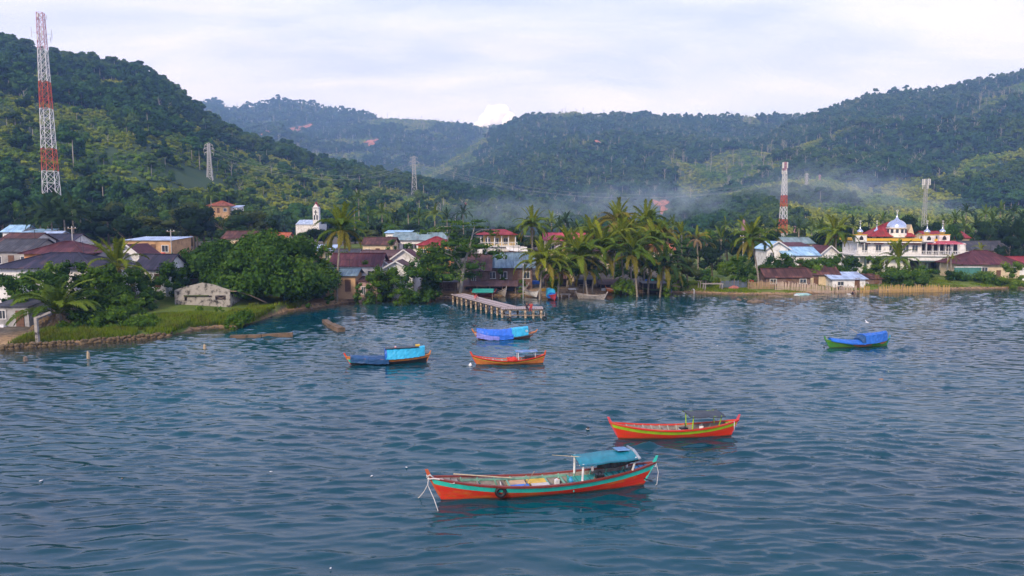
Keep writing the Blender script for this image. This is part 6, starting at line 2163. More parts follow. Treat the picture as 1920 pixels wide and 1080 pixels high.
tag(MB().tube([world_of(A, hA.P(0.10, 1.0, 1) + Vector((0.1, -0.1, 0.12))), world_of(A, hA.P(0.36, 1.0, 1) + Vector((0, -0.35, -0.02)))], [0.03, 0.022], 6).build('bamboo_pole', mat_plain('bamboo', (0.50, 0.40, 0.26), 0.7, 0.15, 4), None), 'bamboo pole lying across the fore part of the nearest boat', 'pole')
tag(MB().tube([world_of(A, (x0 - 1.15, 0.15, 1.78)), world_of(A, (x0 + 0.3, 0.1, 1.60))], [0.012, 0.022], 6).build('fishing_rod', MATS['bamboo'], None), 'pale rod sticking out from the teal canopy of the nearest boat', 'rod')
tag(MB().tube([world_of(A, (hA.P(0.40, 1, 1).x, -0.30, 0.5)), world_of(A, (hA.P(0.455, 1, 1).x, 0.22, 1.0))], 0.02, 6).build('oar_handle', m_wood, None), 'dark stick leaning over the hatch boards of the nearest boat', 'stick')
nt_ = empty('fishing_net', world_of(A, (hA.P(0.19, 1, 1).x, 0.05, 0.12)), A.rotation_euler.z, 'grey-brown fishing net heaped in the bow of the nearest boat', 'net')
V, Fc, _ = crown_data([(0, 0, 0.1, 0.5, 0.3, 0.22), (0.35, 0.1, 0.05, 0.35, 0.25, 0.18)], 160, 0.10, rng, core=0.95); link('net', mesh_np('net', V, [Fc], mat_plain('net_twine', (0.20, 0.17, 0.14), 0.9, 0.3, 9)), nt_); MB().torus((0.1, 0, 0.28), 0.16, 0.03, 'Z', 12, 5).build('line_coil', M_ROPE, nt_)
jc = empty('jerrycan', world_of(A, (hA.P(0.555, 1, 1).x, 0.25, 0.12)), A.rotation_euler.z + 0.3, 'white jerrycan standing amidships in the nearest boat', 'jerrycan')
MB().box((0, 0, 0.19), (0.22, 0.16, 0.36)).build('body', C_WHITE, jc); MB().lathe([(0.03, 0), (0.03, 0.05)], (0.06, 0, 0.37), 8).build('cap', C_RED2, jc); MB().tube([(-0.07, 0, 0.37), (-0.05, 0, 0.43), (0.02, 0, 0.43), (0.03, 0, 0.37)], 0.015, 5).build('handle', C_WHITE, jc)
bg_ = empty('plastic_bag', world_of(A, (hA.P(0.60, 1, 1).x, -0.42, 0.55)), 0.4, 'pale blue plastic bag by the teal bulkhead of the nearest boat', 'bag')
V, Fc, _ = crown_data([(0, 0, 0.1, 0.12, 0.12, 0.14)], -8, 0.05, rng, core=1.0); link('body', mesh_np('bag', V, [Fc], C_BLUE, True), bg_); MB().tube([(0, 0, 0.2), (0.02, 0, 0.3)], [0.03, 0.05], 6).build('knot', C_BLUE, bg_)
cl_ = tag(MB().add([(0, 0, 0), (0.12, -0.03, 0.02), (0.16, -0.02, -0.3), (0.05, 0.02, -0.34), (0.02, 0.05, -0.1), (0.14, 0.05, -0.12)], [(0, 1, 2, 3), (0, 3, 4), (1, 5, 2), (0, 4, 5, 1), (4, 3, 2, 5)]).build('hanging_cloth', mat_plain('grey_cloth', (0.36, 0.33, 0.34), 0.9, 0.2, 6), None, False, loc=world_of(A, (x0 + 0.55, -hb * 0.85, 1.48))), 'grey cloth hanging under the teal canopy of the nearest boat', 'cloth')

# --- B: red and lime boat
B_, hB = boat(at_z(1159, 822), at_z(1371, 816), 1.35, 0.58, 1.02, 0.98, 0.55, 0.45, C_RED2, C_LIME, C_RED, 'red boat with lime green stripe and charcoal canopy behind the nearest boat', bh=0.30, ribs=12, stem=C_PINK, sternp=C_PINK, stripes=((0.0, 0.09, C_RED),))
decking(B_, hB, 0.90, 0.975, 0.06, C_LIME, 'stern_deck', 3); decking(B_, hB, 0.03, 0.12, 0.08, C_PINK, 'bow_deck', 3); decking(B_, hB, 0.66, 0.89, 0.30, M_INNER)
canopy(B_, hB, 0.585, 0.855, 1.42, T_GREY, C_LIME, over=0.55, crown=0.07, posts=(0.10, 0.90), pr=0.035)
for t_ in (0.25, 0.42, 0.56):
    p, q = hB.P(t_, 0.85, -1, 0.08), hB.P(t_, 0.85, 1, 0.08); MB().bar(p, q, 0.16, 0.04).build('thwart', M_INNER, B_)
bk = empty('bucket', world_of(B_, (hB.P(0.70, 1, 1).x, -0.1, hB.sheer(0.7) - 0.29)), 0, 'small white bucket on the aft deck of the red and lime boat', 'bucket')
MB().lathe([(0.10, 0), (0.14, 0.28), (0.12, 0.27), (0.09, 0.03)], (0, 0, 0), 12).build('body', C_WHITE, bk, True); MB().torus((0, 0, 0.28), 0.13, 0.008, 'Y', 12, 4).build('handle', m_steel, bk)
en = empty('engine', world_of(B_, (hB.P(0.57, 1, 1).x, 0.05, 0.14)), 0.3, 'dark engine block standing amidships in the red and lime boat', 'engine')
MB().box((0, 0, 0.22), (0.45, 0.3, 0.4)).build('block', C_DARK, en); MB().tube([(0.1, 0, 0.4), (0.1, 0, 0.68)], 0.035, 6).build('exhaust', C_DARK, en); MB().lathe([(0.16, -0.03), (0.16, 0.03)], (-0.2, 0, 0.3), 10).build('flywheel', m_steel, en)
stB = world_of(B_, hB.P(0.97, 0.8, 1)); rope([stB + Vector((0.0, -0.3, 0.25)), stB + Vector((0.02, -0.35, -0.3))], 0.03, 'short white line at the stern of the red and lime boat', 'mooring_line')

# --- C: black and light blue tarped boat
Cb, hC = boat(at_z(658, 685), at_z(800, 679), 1.35, 0.55, 0.85, 0.78, 0.5, 0.35, C_DARK, C_ORANGE, C_ORANGE, 'dark hulled boat under navy and light blue tarps on the left', bh=0.26, ribs=4, stem=C_RED, sternp=C_ORANGE)
drape(hC, 0.06, 0.50, low_cover(0.22, 0.42), wrinkle=0.016, seed=2).build('front_tarp', T_NAVY, Cb)
drape(hC, 0.47, 0.93, tent(0.78, 0.02, 0.80, 0.10), wrinkle=0.016, seed=3).build('cabin_tarp', T_LBLUE, Cb)
drape(hC, 0.455, 0.475, lambda q: dense([(-1.05, -0.1), (-1.0, 0.5), (-0.82, 0.86), (0, 0.9), (0.82, 0.86), (1.0, 0.5), (1.05, -0.1)], 3), nt=2, wrinkle=0.02, seed=4).build('tarp_flap', T_BLUE, Cb)
x0, x1 = hC.P(0.46, 1, 1).x, hC.P(0.86, 1, 1).x
MB().box(((x0 + x1) / 2, 0.05, hC.sheer(0.66) + 0.93), (x1 - x0, 0.95, 0.05), ry=-0.02).build('roof_sheet', T_GREY, Cb)
MB().box((x1 - 0.1, 0.2, hC.sheer(0.8) + 0.98), (0.4, 0.3, 0.16)).build('roof_box', C_YEL, Cb)
tag(MB().lathe([(0.02, 0), (0.10, 0.03), (0.09, 0.12), (0.02, 0.16)], world_of(Cb, ((x0 + x1) / 2 - 0.6, -0.2, hC.sheer(0.6) + 0.955)), 8).build('float', paint('pale_pink', (0.75, 0.4, 0.4)), None, True), 'small pinkish float on the roof of the light blue tarped boat', 'float')
for k, (c, d0, d1) in enumerate(((C_RED, 0.0, 0.14), (C_YEL, 0.14, 0.24), (C_TURQ, 0.24, 0.55))):
    s_2 = skin(hC, lambda t: hC.vz(t * 0.075, d1), lambda t: hC.vz(t * 0.075, d0), nt=4, nv=2, off=0.03)
    V = []
    for side in (-1, 1):
        for i in range(5):
            for j in range(3):
                tt = i / 4 * 0.075; a, b = hC.vz(tt, d1), hC.vz(tt, d0); V.append(hC.P(tt, a + (b - a) * j / 2, side, -0.03))
    s_2.v = [tuple(v) for v in V]
    s_2.build('painted_bow', c, Cb)

# --- D: yellow and red boat with folded blue canopy
Db, hD = boat(at_z(894, 684), at_z(1018, 681), 1.30, 0.40, 0.92, 0.88, 0.50, 0.25, C_ORANGE, C_YEL, C_RED, 'orange and yellow striped boat with slate blue awning', bh=0.24, ribs=9, stem=C_RED, sternp=C_RED, stripes=((0.09, 0.15, C_DARK),))
canopy(Db, hD, 0.58, 0.88, 1.22, T_PALE, C_WHITE, over=0.15, crown=0.04, posts=(0.12, 0.9), pr=0.03)
cov = drape(hD, 0.47, 0.60, low_cover(0.16, -0.05), nt=8, wrinkle=0.05, seed=8).build('red_bundle', T_BLACK, Db); cov.data.materials[0] = C_RED
for t_ in (0.18, 0.28, 0.40):
    p, q = hD.P(t_, 0.9, -1, 0.08), hD.P(t_, 0.9, 1, 0.08); MB().bar(p, q, 0.2, 0.04).build('thwart', M_RIB, Db)
MB().box((hD.P(0.78, 1, 1).x, 0, hD.sheer(0.7) + 0.05), (0.9, 0.6, 0.4)).build('engine_cover', C_DARK, Db)
fl = tag(MB().lathe([(0.02, -0.16), (0.14, -0.08), (0.17, 0.02), (0.12, 0.14), (0.05, 0.18), (0.05, 0.24)], at_z(882, 685, 0.04), 10).build('mooring_buoy', C_WHITE, None, True), 'white mooring buoy at the bow of the orange and yellow boat', 'buoy')

# --- E: blue covered boat by the jetty end
Eb, hE = boat(at_z(897, 637), at_z(992, 634), 1.45, 0.42, 0.95, 0.75, 0.62, 0.85, paint('rusty_brown', (0.22, 0.10, 0.06)), paint('pale_white_strake', (0.60, 0.55, 0.52)), C_ORANGE, 'boat fully covered by royal blue and light blue tarps just off the jetty end', bh=0.3, ribs=3)
drape(hE, 0.06, 0.62, lambda q: dense([(-1.10, -0.52 + 0.18 * q), (-1.07, 0.12), (-0.7, 0.42 + 0.22 * q), (0, 0.52 + 0.26 * q), (0.7, 0.42 + 0.2 * q), (1.06, 0.1), (1.08, -0.3)], 4), nt=22, wrinkle=0.016, seed=5).build('front_tarp', T_ROYAL, Eb)
drape(hE, 0.055, 0.40, lambda q: dense([(-1.16, -0.56 + 0.1 * q), (-1.15, -0.2), (-1.13, 0.04 - 0.10 * q)], 3), nt=10, wrinkle=0.015, seed=6, ends=False).build('tarp_patch', T_VIOLET, Eb)
drape(hE, 0.60, 0.86, tent(0.72, 0.12, 0.86, 0.08), nt=10, wrinkle=0.02, seed=7).build('cabin_tarp', T_LBLUE, Eb)
x1 = hE.P(0.83, 1, 1).x
MB().torus((x1, -hE.half(0.83) - 0.06, hE.sheer(0.83) + 0.35), 0.10, 0.035, 'Y', 10, 5).build('tarp_ring', C_WHITE, Eb, True)

# --- F: blue tarped green boat on the right
Fb, hF = boat(at_z(1555, 652), at_z(1663, 648), 1.50, 0.46, 0.92, 0.80, 0.55, 0.30, C_GREEN, paint('yellow_green', (0.16, 0.33, 0.03)), C_GREEN, 'green boat with orange flashes under bright blue tarps, alone on the right', bh=0.22, ribs=3, sternp=C_BLUE)
drape(hF, 0.07, 0.56, low_cover(0.30, 0.10), nt=18, wrinkle=0.016, seed=12).build('front_tarp', T_BLUE, Fb)
drape(hF, 0.55, 0.93, tent(0.80, 0.08, 0.85, 0.12), nt=12, wrinkle=0.016, seed=13).build('cabin_tarp', T_BLUE, Fb)
drape(hF, 0.50, 0.56, lambda q: dense([(-1.0, 0.05), (-0.85, 0.35 + 0.4 * q), (0, 0.45 + 0.45 * q), (0.85, 0.35 + 0.4 * q), (1.0, 0.05)], 3), nt=4, wrinkle=0.016, seed=14).build('tarp_flap', T_NAVY, Fb)
for t0, t1 in ((0.36, 0.66), (0.80, 0.93)):
    V, Fq = [], []
    for i in range(11):
        q = i / 10; tt = t0 + (t1 - t0) * q; wdt = 0.16 * math.sin(math.pi * (0.12 + 0.76 * q)) + 0.01
        V += [hF.P(tt, hF.vz(tt, 0.20 + wdt), -1, -0.03), hF.P(tt, hF.vz(tt, 0.18 - wdt * 0.3), -1, -0.03)]
    for i in range(10): Fq.append((2 * i, 2 * i + 2, 2 * i + 3, 2 * i + 1))
    MB().add(V, Fq).build('orange_flash', C_ORANGE, Fb)
tag(MB().tube([world_of(Fb, (hF.P(0.52, 1, 1).x, 0.2, 1.35)), world_of(Fb, (hF.P(0.40, 1, 1).x, 0.3, 1.95))], [0.03, 0.02], 6).build('bamboo_pole', MATS['bamboo'], None), 'white pole sticking up from the blue tarps of the green boat', 'pole')
tag(MB().lathe([(0.02, -0.12), (0.12, -0.04), (0.12, 0.05), (0.03, 0.12)], at_z(1545, 652, 0.03), 8).build('float', C_DARK, None, True), 'dark float at the bow of the green boat', 'float')

# --- floating marker and flotsam
mk = empty('mooring_post', at_z(1102, 815, -0.3), 0, 'dark mooring post sticking out of the water left of the red and lime boat', 'post')
MB().tube([(0, 0, 0), (0.01, 0, 0.50)], [0.10, 0.09], 10).build('post', C_DARK, mk); MB().torus((0, 0, 0.38), 0.10, 0.02, 'Z', 10, 5).build('ring', M_ROPE, mk)
p0 = at_z(1102, 812, 0.12)
rope([p0, p0.lerp(at_z(1000, 800, 0.03), 0.5) - Vector((0, 0, 0.03)), at_z(985, 798, 0.02)], 0.016, 'dark line floating left from the mooring post', 'mooring_line', C_DARK)
m_stake = mat_plain('old_stake', (0.42, 0.32, 0.20), 0.9, 0.2, 4)
for px, py, hh, wv, lb in ((166, 684, 0.75, 0.16, 'tallest pale broken stake standing in the left water'), (48, 688, 0.45, 0.22, 'dark stumpy stake in the water at the far left'), (384, 664, 0.45, 0.17, 'pale stake stump in the water off the grass point')):
    s0 = at_z(px, py, -0.6)
    tag(MB().tube([s0, s0 + Vector((0.03, 0, 0.6)), s0 + Vector((0.02, 0, 0.6 + hh * 0.7)), s0 + Vector((-0.02, 0, 0.6 + hh))], [wv, wv, wv * 0.8, wv * 0.35], 7).build('stake', m_stake if px != 48 else m_wood, None), lb, 'stake')
dbs = [(1652, 711, 0.35, 'brown floating debris off the right boat'), (77, 901, 0.16, 'white scrap floating in the left foreground'), (229, 897, 0.10, 'small brown scrap floating left of the bow ropes'), (508, 884, 0.12, 'pale leaf floating in front of the middle water'),
       (697, 892, 0.14, 'white scrap floating left of the nearest bow'), (762, 876, 0.12, 'small pale scrap right by the nearest bow'), (270, 752, 0.10, 'blue scrap floating mid-left'), (620, 1065, 0.10, 'twig floating near the bottom edge'),
       (1345, 648, 0.15, 'small white float off the right shore')]
m_debris = mat_plain('debris_brown', (0.35, 0.2, 0.12), 0.9, 0.3, 9)
for i, (px, py, s, lb) in enumerate(dbs):
    p = at_z(px, py, 0.05)
    r = np.random.default_rng(i)
    iv, iff = ICO1
    s *= 0.6
    V = iv * np.array([s, s * 0.5, s * 0.22]) * (1 + 0.6 * (r.random((len(iv), 1)) - 0.5))
    o = link('flotsam', mesh_np('flotsam', V, [iff], m_debris if i in (0, 2) else C_BLUE if i == 6 else C_WHITE, False), None, p, (0, 0, i * 1.1))
    tag(o, lb, 'flotsam')

# ================================================================== JETTY
ZJ = 1.30
jt = empty('jetty', (-1.5, 96, 0), 0, 'concrete and timber jetty on pale piles reaching out from the beach', 'jetty')
m_deck = mat_plain('jetty_planks', (0.40, 0.33, 0.31), 0.9, 0.25, 1.5, col2=(0.16, 0.125, 0.11), amt=0.25)
m_pile = mat_plain('jetty_piles', (0.48, 0.37, 0.25), 0.9, 0.2, 2, col2=(0.17, 0.13, 0.09), amt=0.25)
J0, J1 = Vector((-9.1, 114.0, ZJ)), Vector((-0.6, 96.2, ZJ))
jd = (J1 - J0); JL = jd.length; jd.normalize(); jn = Vector((jd.y, -jd.x, 0))
off = jt.location
ang = math.atan2(jd.y, jd.x)
pk = MB().box((0, 0, 0), (0.30, 2.7, 0.06)).mesh('plank', m_deck)
n = int(JL / 0.33)
for i in range(n):
    c = J0 + jd * (i + 0.5) * JL / n
    link('plank', pk, jt, c - off + Vector((0, 0, random.uniform(-0.012, 0.012))), (0, random.uniform(-0.02, 0.02), ang + random.uniform(-0.015, 0.015)))
pk2 = MB().box((0, 0, 0), (0.30, 3.0, 0.06)).mesh('plank', m_deck)
for i in range(19):
    link('plank', pk2, jt, Vector((-1.4 + 0.31 * i, 95.6, ZJ - 0.07)) - off + Vector((0, 0, random.uniform(-0.012, 0.012))), (0, 0, random.uniform(-0.015, 0.015)))
for q in (-1.0, 1.0):
    MB().bar(J0 + jn * q - off - Vector((0, 0, 0.13)), J1 + jn * q - off - Vector((0, 0, 0.13)), 0.16, 0.18).build('beam', m_pile, jt)
for yq in (94.4, 96.9):
    MB().bar(Vector((-1.6, yq, ZJ - 0.2)) - off, Vector((4.4, yq, ZJ - 0.2)) - off, 0.16, 0.18).build('beam', m_pile, jt)
plm = MB().tube([(0, 0, -2.2), (0, 0, ZJ - 0.22)], [0.17, 0.15], 8).mesh('pile', m_pile, True)
for i in range(10):
    for q in (-1, 1):
        c = J0 + jd * (0.4 + i * (JL - 0.8) / 9.5) + jn * q
        link('pile', plm, jt, Vector((c.x, c.y, 0)) - off, (random.uniform(-0.02, 0.02), random.uniform(-0.02, 0.02), 0))
for i in range(6):
    for yq in (94.4, 96.9):
        if i in (2,) and yq < 95: continue
        link('pile', plm, jt, Vector((-1.35 + i * 1.08, yq, -0.1)) - off, (random.uniform(-0.05, 0.05), random.uniform(-0.05, 0.05), 0))
mb = MB()
mb.bar(J0 - jn * 1.0 - off, Vector((-12.6, 116.8, 0.65)) - off, 0.16).bar(J0 + jn * 1.0 - off, Vector((-10.4, 117.6, 0.65)) - off, 0.16)
mb.build('ramp_rail', m_pile, jt)
a, b = J0 - jn * 1.1 - off, J0 + jn * 1.1 - off
c, d = Vector((-10.4, 117.8, 0.72)) - off, Vector((-12.8, 117.0, 0.72)) - off
MB().slab([a, b, c, d], 0.08).build('ramp', m_deck, jt)
mb = MB(); mb.bar((-1.5 - off.x, -2.0 + 0.4, 0.35), (4.6 - off.x - 0, -1.6, 0.30), 0.12); mb.build('low_brace', m_wood, jt)
for px, py, lb in ((1021, 597, 'black tyre hung at the outer corner of the jetty'), (955, 598, 'black tyre hung at the near piles of the jetty end')):
    c = at_z(px, py, 0.35)
    t_ = empty('tyre_fender', c, 0.3, lb, 'tyre'); MB().torus((0, 0, 0), 0.24, 0.10, 'Y', 14, 8).build('tyre', M_TYRE, t_, True); MB().tube([(0, 0, 0.3), (0, 0.06, 0.85)], 0.02, 5).build('lashing', M_ROPE, t_)


# ================================================================== PEOPLE
SKIN = mat_plain('brown_skin', (0.28, 0.14, 0.08), 0.6, 0.1, 8)
HAIR = mat_plain('black_hair', (0.012, 0.010, 0.010), 0.6, 0.2, 10)
CLOTH = {k: mat_plain('cloth_' + k, c, 0.9, 0.15, 8) for k, c in {'red': (0.50, 0.05, 0.05), 'dark': (0.035, 0.03, 0.05), 'pink': (0.62, 0.22, 0.22), 'white': (0.72, 0.70, 0.68), 'blue': (0.08, 0.13, 0.30), 'brown': (0.2, 0.12, 0.08)}.items()}
import bmesh


def person(loc, rz, pose, top, bottom, label, s=1.0):
    """one continuous skinned body; joints given per pose (metres, +Y is where the person faces -> local -Y)"""
    J = {'pelvis': (0, 0, 0.92), 'chest': (0, 0, 1.28), 'neck': (0, 0, 1.46), 'head': (0, -0.01, 1.60), 'crown': (0, 0, 1.70),
         'shL': (0.19, 0, 1.40), 'shR': (-0.19, 0, 1.40), 'elL': (0.25, 0.02, 1.13), 'elR': (-0.25, 0.02, 1.13), 'haL': (0.26, -0.08, 0.88), 'haR': (-0.26, -0.08, 0.88), 'fiL': (0.26, -0.11, 0.78), 'fiR': (-0.26, -0.11, 0.78),
         'hiL': (0.10, 0, 0.88), 'hiR': (-0.10, 0, 0.88), 'knL': (0.11, -0.02, 0.48), 'knR': (-0.11, -0.02, 0.48), 'anL': (0.11, 0.02, 0.08), 'anR': (-0.11, 0.02, 0.08), 'toL': (0.13, -0.16, 0.04), 'toR': (-0.13, -0.16, 0.04)}
    if pose == 'sit':      # on the deck edge, legs hanging
        dz = -0.80
        for k in ('pelvis', 'chest', 'neck', 'head', 'crown', 'shL', 'shR', 'elL', 'elR', 'hiL', 'hiR'):
            x, y, z = J[k]; J[k] = (x, y + (0.0 if z < 1.0 else -0.10 * (z - 0.9)), z + dz)
        for q, x in (('L', 1), ('R', -1)):
            J['kn' + q] = (0.13 * x, -0.42, 0.10); J['an' + q] = (0.13 * x, -0.44, -0.32); J['to' + q] = (0.14 * x, -0.58, -0.36)
            J['ha' + q] = (0.17 * x, -0.34, 0.20); J['fi' + q] = (0.15 * x, -0.42, 0.17); J['el' + q] = (0.27 * x, -0.08, 0.36)
    elif pose == 'crouch':
        J.update({'pelvis': (0, 0.18, 0.30), 'chest': (0, -0.05, 0.58), 'neck': (0, -0.16, 0.72), 'head': (0, -0.24, 0.82), 'crown': (0, -0.27, 0.92), 'shL': (0.19, -0.12, 0.66), 'shR': (-0.19, -0.12, 0.66),
                  'hiL': (0.10, 0.16, 0.28), 'hiR': (-0.10, 0.16, 0.28), 'knL': (0.18, -0.20, 0.46), 'knR': (-0.18, -0.20, 0.46), 'anL': (0.14, 0.02, 0.08), 'anR': (-0.14, 0.02, 0.08), 'toL': (0.16, -0.18, 0.04), 'toR': (-0.16, -0.18, 0.04),
                  'elL': (0.25, -0.34, 0.48), 'elR': (-0.25, -0.34, 0.48), 'haL': (0.14, -0.46, 0.26), 'haR': (-0.14, -0.46, 0.26), 'fiL': (0.10, -0.50, 0.17), 'fiR': (-0.10, -0.50, 0.17)})
    elif pose == 'bend':
        J.update({'chest': (0, -0.26, 1.12), 'neck': (0, -0.42, 1.16), 'head': (0, -0.54, 1.14), 'crown': (0, -0.63, 1.13), 'shL': (0.19, -0.36, 1.13), 'shR': (-0.19, -0.36, 1.13), 'elL': (0.22, -0.38, 0.84), 'elR': (-0.22, -0.38, 0.84),
                  'haL': (0.16, -0.46, 0.58), 'haR': (-0.16, -0.46, 0.58), 'fiL': (0.14, -0.50, 0.48), 'fiR': (-0.14, -0.50, 0.48)})
    elif pose == 'walk':
        J.update({'knL': (0.11, -0.20, 0.50), 'anL': (0.11, -0.24, 0.08), 'toL': (0.12, -0.42, 0.06), 'knR': (-0.11, 0.08, 0.48), 'anR': (-0.11, 0.30, 0.12), 'toR': (-0.12, 0.16, 0.03), 'haL': (0.25, 0.10, 0.90), 'fiL': (0.25, 0.10, 0.80), 'haR': (-0.25, -0.22, 0.95), 'fiR': (-0.25, -0.27, 0.86)})
    Rd = {'pelvis': 0.135, 'chest': 0.15, 'neck': 0.055, 'head': 0.095, 'crown': 0.075, 'sh': 0.065, 'el': 0.045, 'ha': 0.034, 'fi': 0.024, 'hi': 0.095, 'kn': 0.062, 'an': 0.042, 'to': 0.035}
    E = [('pelvis', 'chest'), ('chest', 'neck'), ('neck', 'head'), ('head', 'crown')]
    for q in 'LR':
        E += [('chest', 'sh' + q), ('sh' + q, 'el' + q), ('el' + q, 'ha' + q), ('ha' + q, 'fi' + q), ('pelvis', 'hi' + q), ('hi' + q, 'kn' + q), ('kn' + q, 'an' + q), ('an' + q, 'to' + q)]
    names = list(J)
    bm = bmesh.new()
    lay = bm.verts.layers.skin.verify()
    vs = {}
    for k in names:
        v = bm.verts.new(Vector(J[k]) * s)
        rr = (Rd.get(k) or Rd[k[:2]]) * s
        v[lay].radius = (rr, rr); v[lay].use_root = (k == 'pelvis')
        vs[k] = v
    for a, b in E: bm.edges.new((vs[a], vs[b]))
    me = bpy.data.meshes.new('body'); bm.to_mesh(me); bm.free()
    tmp = bpy.data.objects.new('tmp_body', me); COL.objects.link(tmp)
    m1_ = tmp.modifiers.new('skin', 'SKIN'); m2_ = tmp.modifiers.new('sub', 'SUBSURF'); m2_.levels = m2_.render_levels = 1
    dg = bpy.context.evaluated_depsgraph_get()
    body = bpy.data.meshes.new_from_object(tmp.evaluated_get(dg))
    bpy.data.objects.remove(tmp)
    body.materials.clear()
    for m in (SKIN, CLOTH[top], CLOTH[bottom]): body.materials.append(m)
    segs = [(Vector(J[a]) * s, Vector(J[b]) * s, 1 if (a in ('pelvis', 'chest') and b in ('chest',) or b[:2] in ('sh', 'el')) else 2 if b[:2] in ('hi', 'kn') or (b[:2] == 'an') else 0) for a, b in E]
    for p in body.polygons:
        c = p.center
        best = (9, 0)
        for a, b, k in segs:
            t_ = max(0, min(1, (c - a).dot(b - a) / max(1e-6, (b - a).length_squared)))
            dd = (c - (a + (b - a) * t_)).length
            if dd < best[0]: best = (dd, k)
        p.material_index = best[1]; p.use_smooth = True
    body.name = 'person'
    root = link('person', body, None, loc, (0, 0, rz))
    tag(root, label, 'person')
    hd = (Vector(J['head']) * 0.35 + Vector(J['crown']) * 0.65) * s
    iv, iff = ICO1
    link('hair', mesh_np('hair', iv * np.array([0.105, 0.115, 0.09]) * s + np.array(hd) + np.array([0, 0.02, 0.015]), [iff], HAIR, True), root)
    return root


person(Vector((2.05, 94.2, ZJ + 0.02)), R(10), 'sit', 'dark', 'dark', 'person in dark clothes sitting on the jetty end edge')
person(Vector((2.65, 94.25, ZJ + 0.02)), R(-12), 'sit', 'red', 'red', 'person in red shirt sitting on the jetty end, right of the dark one')
q = J0 + jd * 9.4 + jn * 0.7
person(Vector((q.x, q.y, ZJ + 0.04)), R(70), 'crouch', 'red', 'pink', 'person in red crouching half way along the jetty')
q = at_z(1304, 549, 0.3); person(Vector((q.x, q.y + 1, gz(q.x, q.y + 1))), R(-60), 'bend', 'white', 'white', 'person in white bending over at the water line')
q = at_z(1257, 541, 0.8); person(Vector((q.x, q.y, gz(q.x, q.y))), R(20), 'walk', 'pink', 'blue', 'person in a pink shirt beside the black tarp shelter', 1.02)
q = at_z(1603, 548, 0.3); person(Vector((q.x, q.y + 0.8, gz(q.x, q.y + 0.8))), R(30), 'crouch', 'brown', 'dark', 'person crouching at the water edge below the metal shed')
q = at_z(1278, 540, 0.8); person(Vector((q.x, q.y, gz(q.x, q.y))), R(-80), 'walk', 'blue', 'dark', 'person in dark blue standing right of the black tarp shelter')


def bird(p, rz, s, label, fly=True):
    root = empty('white_bird', p, rz, label, 'bird')
    V, Fc = ICO1
    mb = MB()
    mb.tube([(-0.30, 0, 0), (-0.2, 0, 0.02), (0, 0, 0.04), (0.16, 0, 0.03), (0.26, 0, 0.08), (0.33, 0, 0.09), (0.43, 0, 0.08)], [0.02, 0.06, 0.10, 0.085, 0.05, 0.05, 0.008], 8)
    if fly:
        for q in (-1, 1):
            mb.add([(0.12, q * 0.06, 0.06), (-0.10, q * 0.06, 0.05), (-0.04, q * 0.35, 0.25), (0.10, q * 0.32, 0.24), (-0.16, q * 0.66, 0.34), (0.12, q * 0.06, 0.04), (-0.10, q * 0.06, 0.03), (-0.04, q * 0.35, 0.23), (0.10, q * 0.32, 0.22)],
                   [(0, 1, 2, 3), (3, 2, 4), (5, 8, 7, 6), (8, 4, 7), (0, 3, 8, 5), (1, 6, 7, 2)])
    else:
        mb.tube([(0.0, 0.04, 0), (0.0, 0.04, -0.38)], 0.012, 5); mb.tube([(0.0, -0.04, 0), (0.02, -0.04, -0.38)], 0.012, 5)
    o = mb.build('body', C_WHITE, root, True); o.scale = (s, s, s)


bird(at_Y(1628, 606, 70), R(200), 0.9, 'white bird flying over the blue tarped boat')
q = at_z(1592, 556, 0.0); bird(Vector((q.x, q.y, 0.36)), R(190), 1.3, 'white egret standing in the shallows below the metal shed', False)
q = at_z(1283, 552, 0.0); bird(Vector((q.x, q.y, 0.2)), R(150), 0.8, 'white bird at the water edge left of the bending person', False)

# ================================================================== SHORE THINGS
GBC = 'boats pulled up on the beach'


def beached(px, py, yaw, L, B, label, lower, band, rail, fm=0.5, inner=M_INNER, ribs=6, z=0.35, tilt=(0, 0), bow=0.95, stern=0.8):
    c = at_z(px, py, z + 0.2)
    d = Vector((math.cos(yaw), math.sin(yaw), 0))
    return boat(c - d * L / 2, c + d * L / 2, B, fm, bow, stern, 0.5, 0.35, lower, band, rail, label, bh=0.18, inner=inner, ribs=ribs, z=z, group=GBC, tilt=tilt)


M_PALE = mat_plain('bare_grey_timber', (0.40, 0.36, 0.33), 0.9, 0.2, 3)
beached(995, 550, R(118), 4.6, 1.2, 'white painted boat with green end pulled up by the lamp post', C_WHITE, C_WHITE, M_PALE, tilt=(R(6), 0), z=0.45)
W1, hW = beached(1034, 556, R(100), 5.5, 1.3, 'red and pink boat on the sand with a blue covered cabin', C_PINK, C_RED, C_PINK, z=0.30)
drape(hW, 0.52, 0.82, tent(0.85, 0.35, 0.9, 0.1), nt=8, wrinkle=0.04, seed=20).build('cabin_tarp', T_LBLUE, W1)
drape(hW, 0.36, 0.55, low_cover(0.4, 0.5), nt=8, wrinkle=0.05, seed=21).build('blue_tarp', T_BLUE, W1)
beached(1108, 557, R(150), 5.0, 1.4, 'bare grey wooden boat at the water line below the grove', M_PALE, M_PALE, M_PALE, z=0.12, ribs=9)
beached(1160, 545, R(170), 4.2, 1.1, 'small orange-red boat lying under the grove palms', C_ORANGE, C_WHITE, C_ORANGE, z=0.45)
beached(1226, 545, R(158), 4.2, 1.2, 'dark green boat at the sand edge right of the grove', C_DARK, C_GREEN, C_DARK, z=0.25)
beached(938, 549, R(112), 5.2, 1.2, 'dark weathered boat with raised bow beside the green sunshade', M_PALE, C_DARK, M_PALE, z=0.35, bow=1.4)
beached(905, 552, R(160), 4.0, 1.1, 'brownish boat beneath the green sunshade', C_BROWN, C_WHITE, C_BROWN, z=0.5)
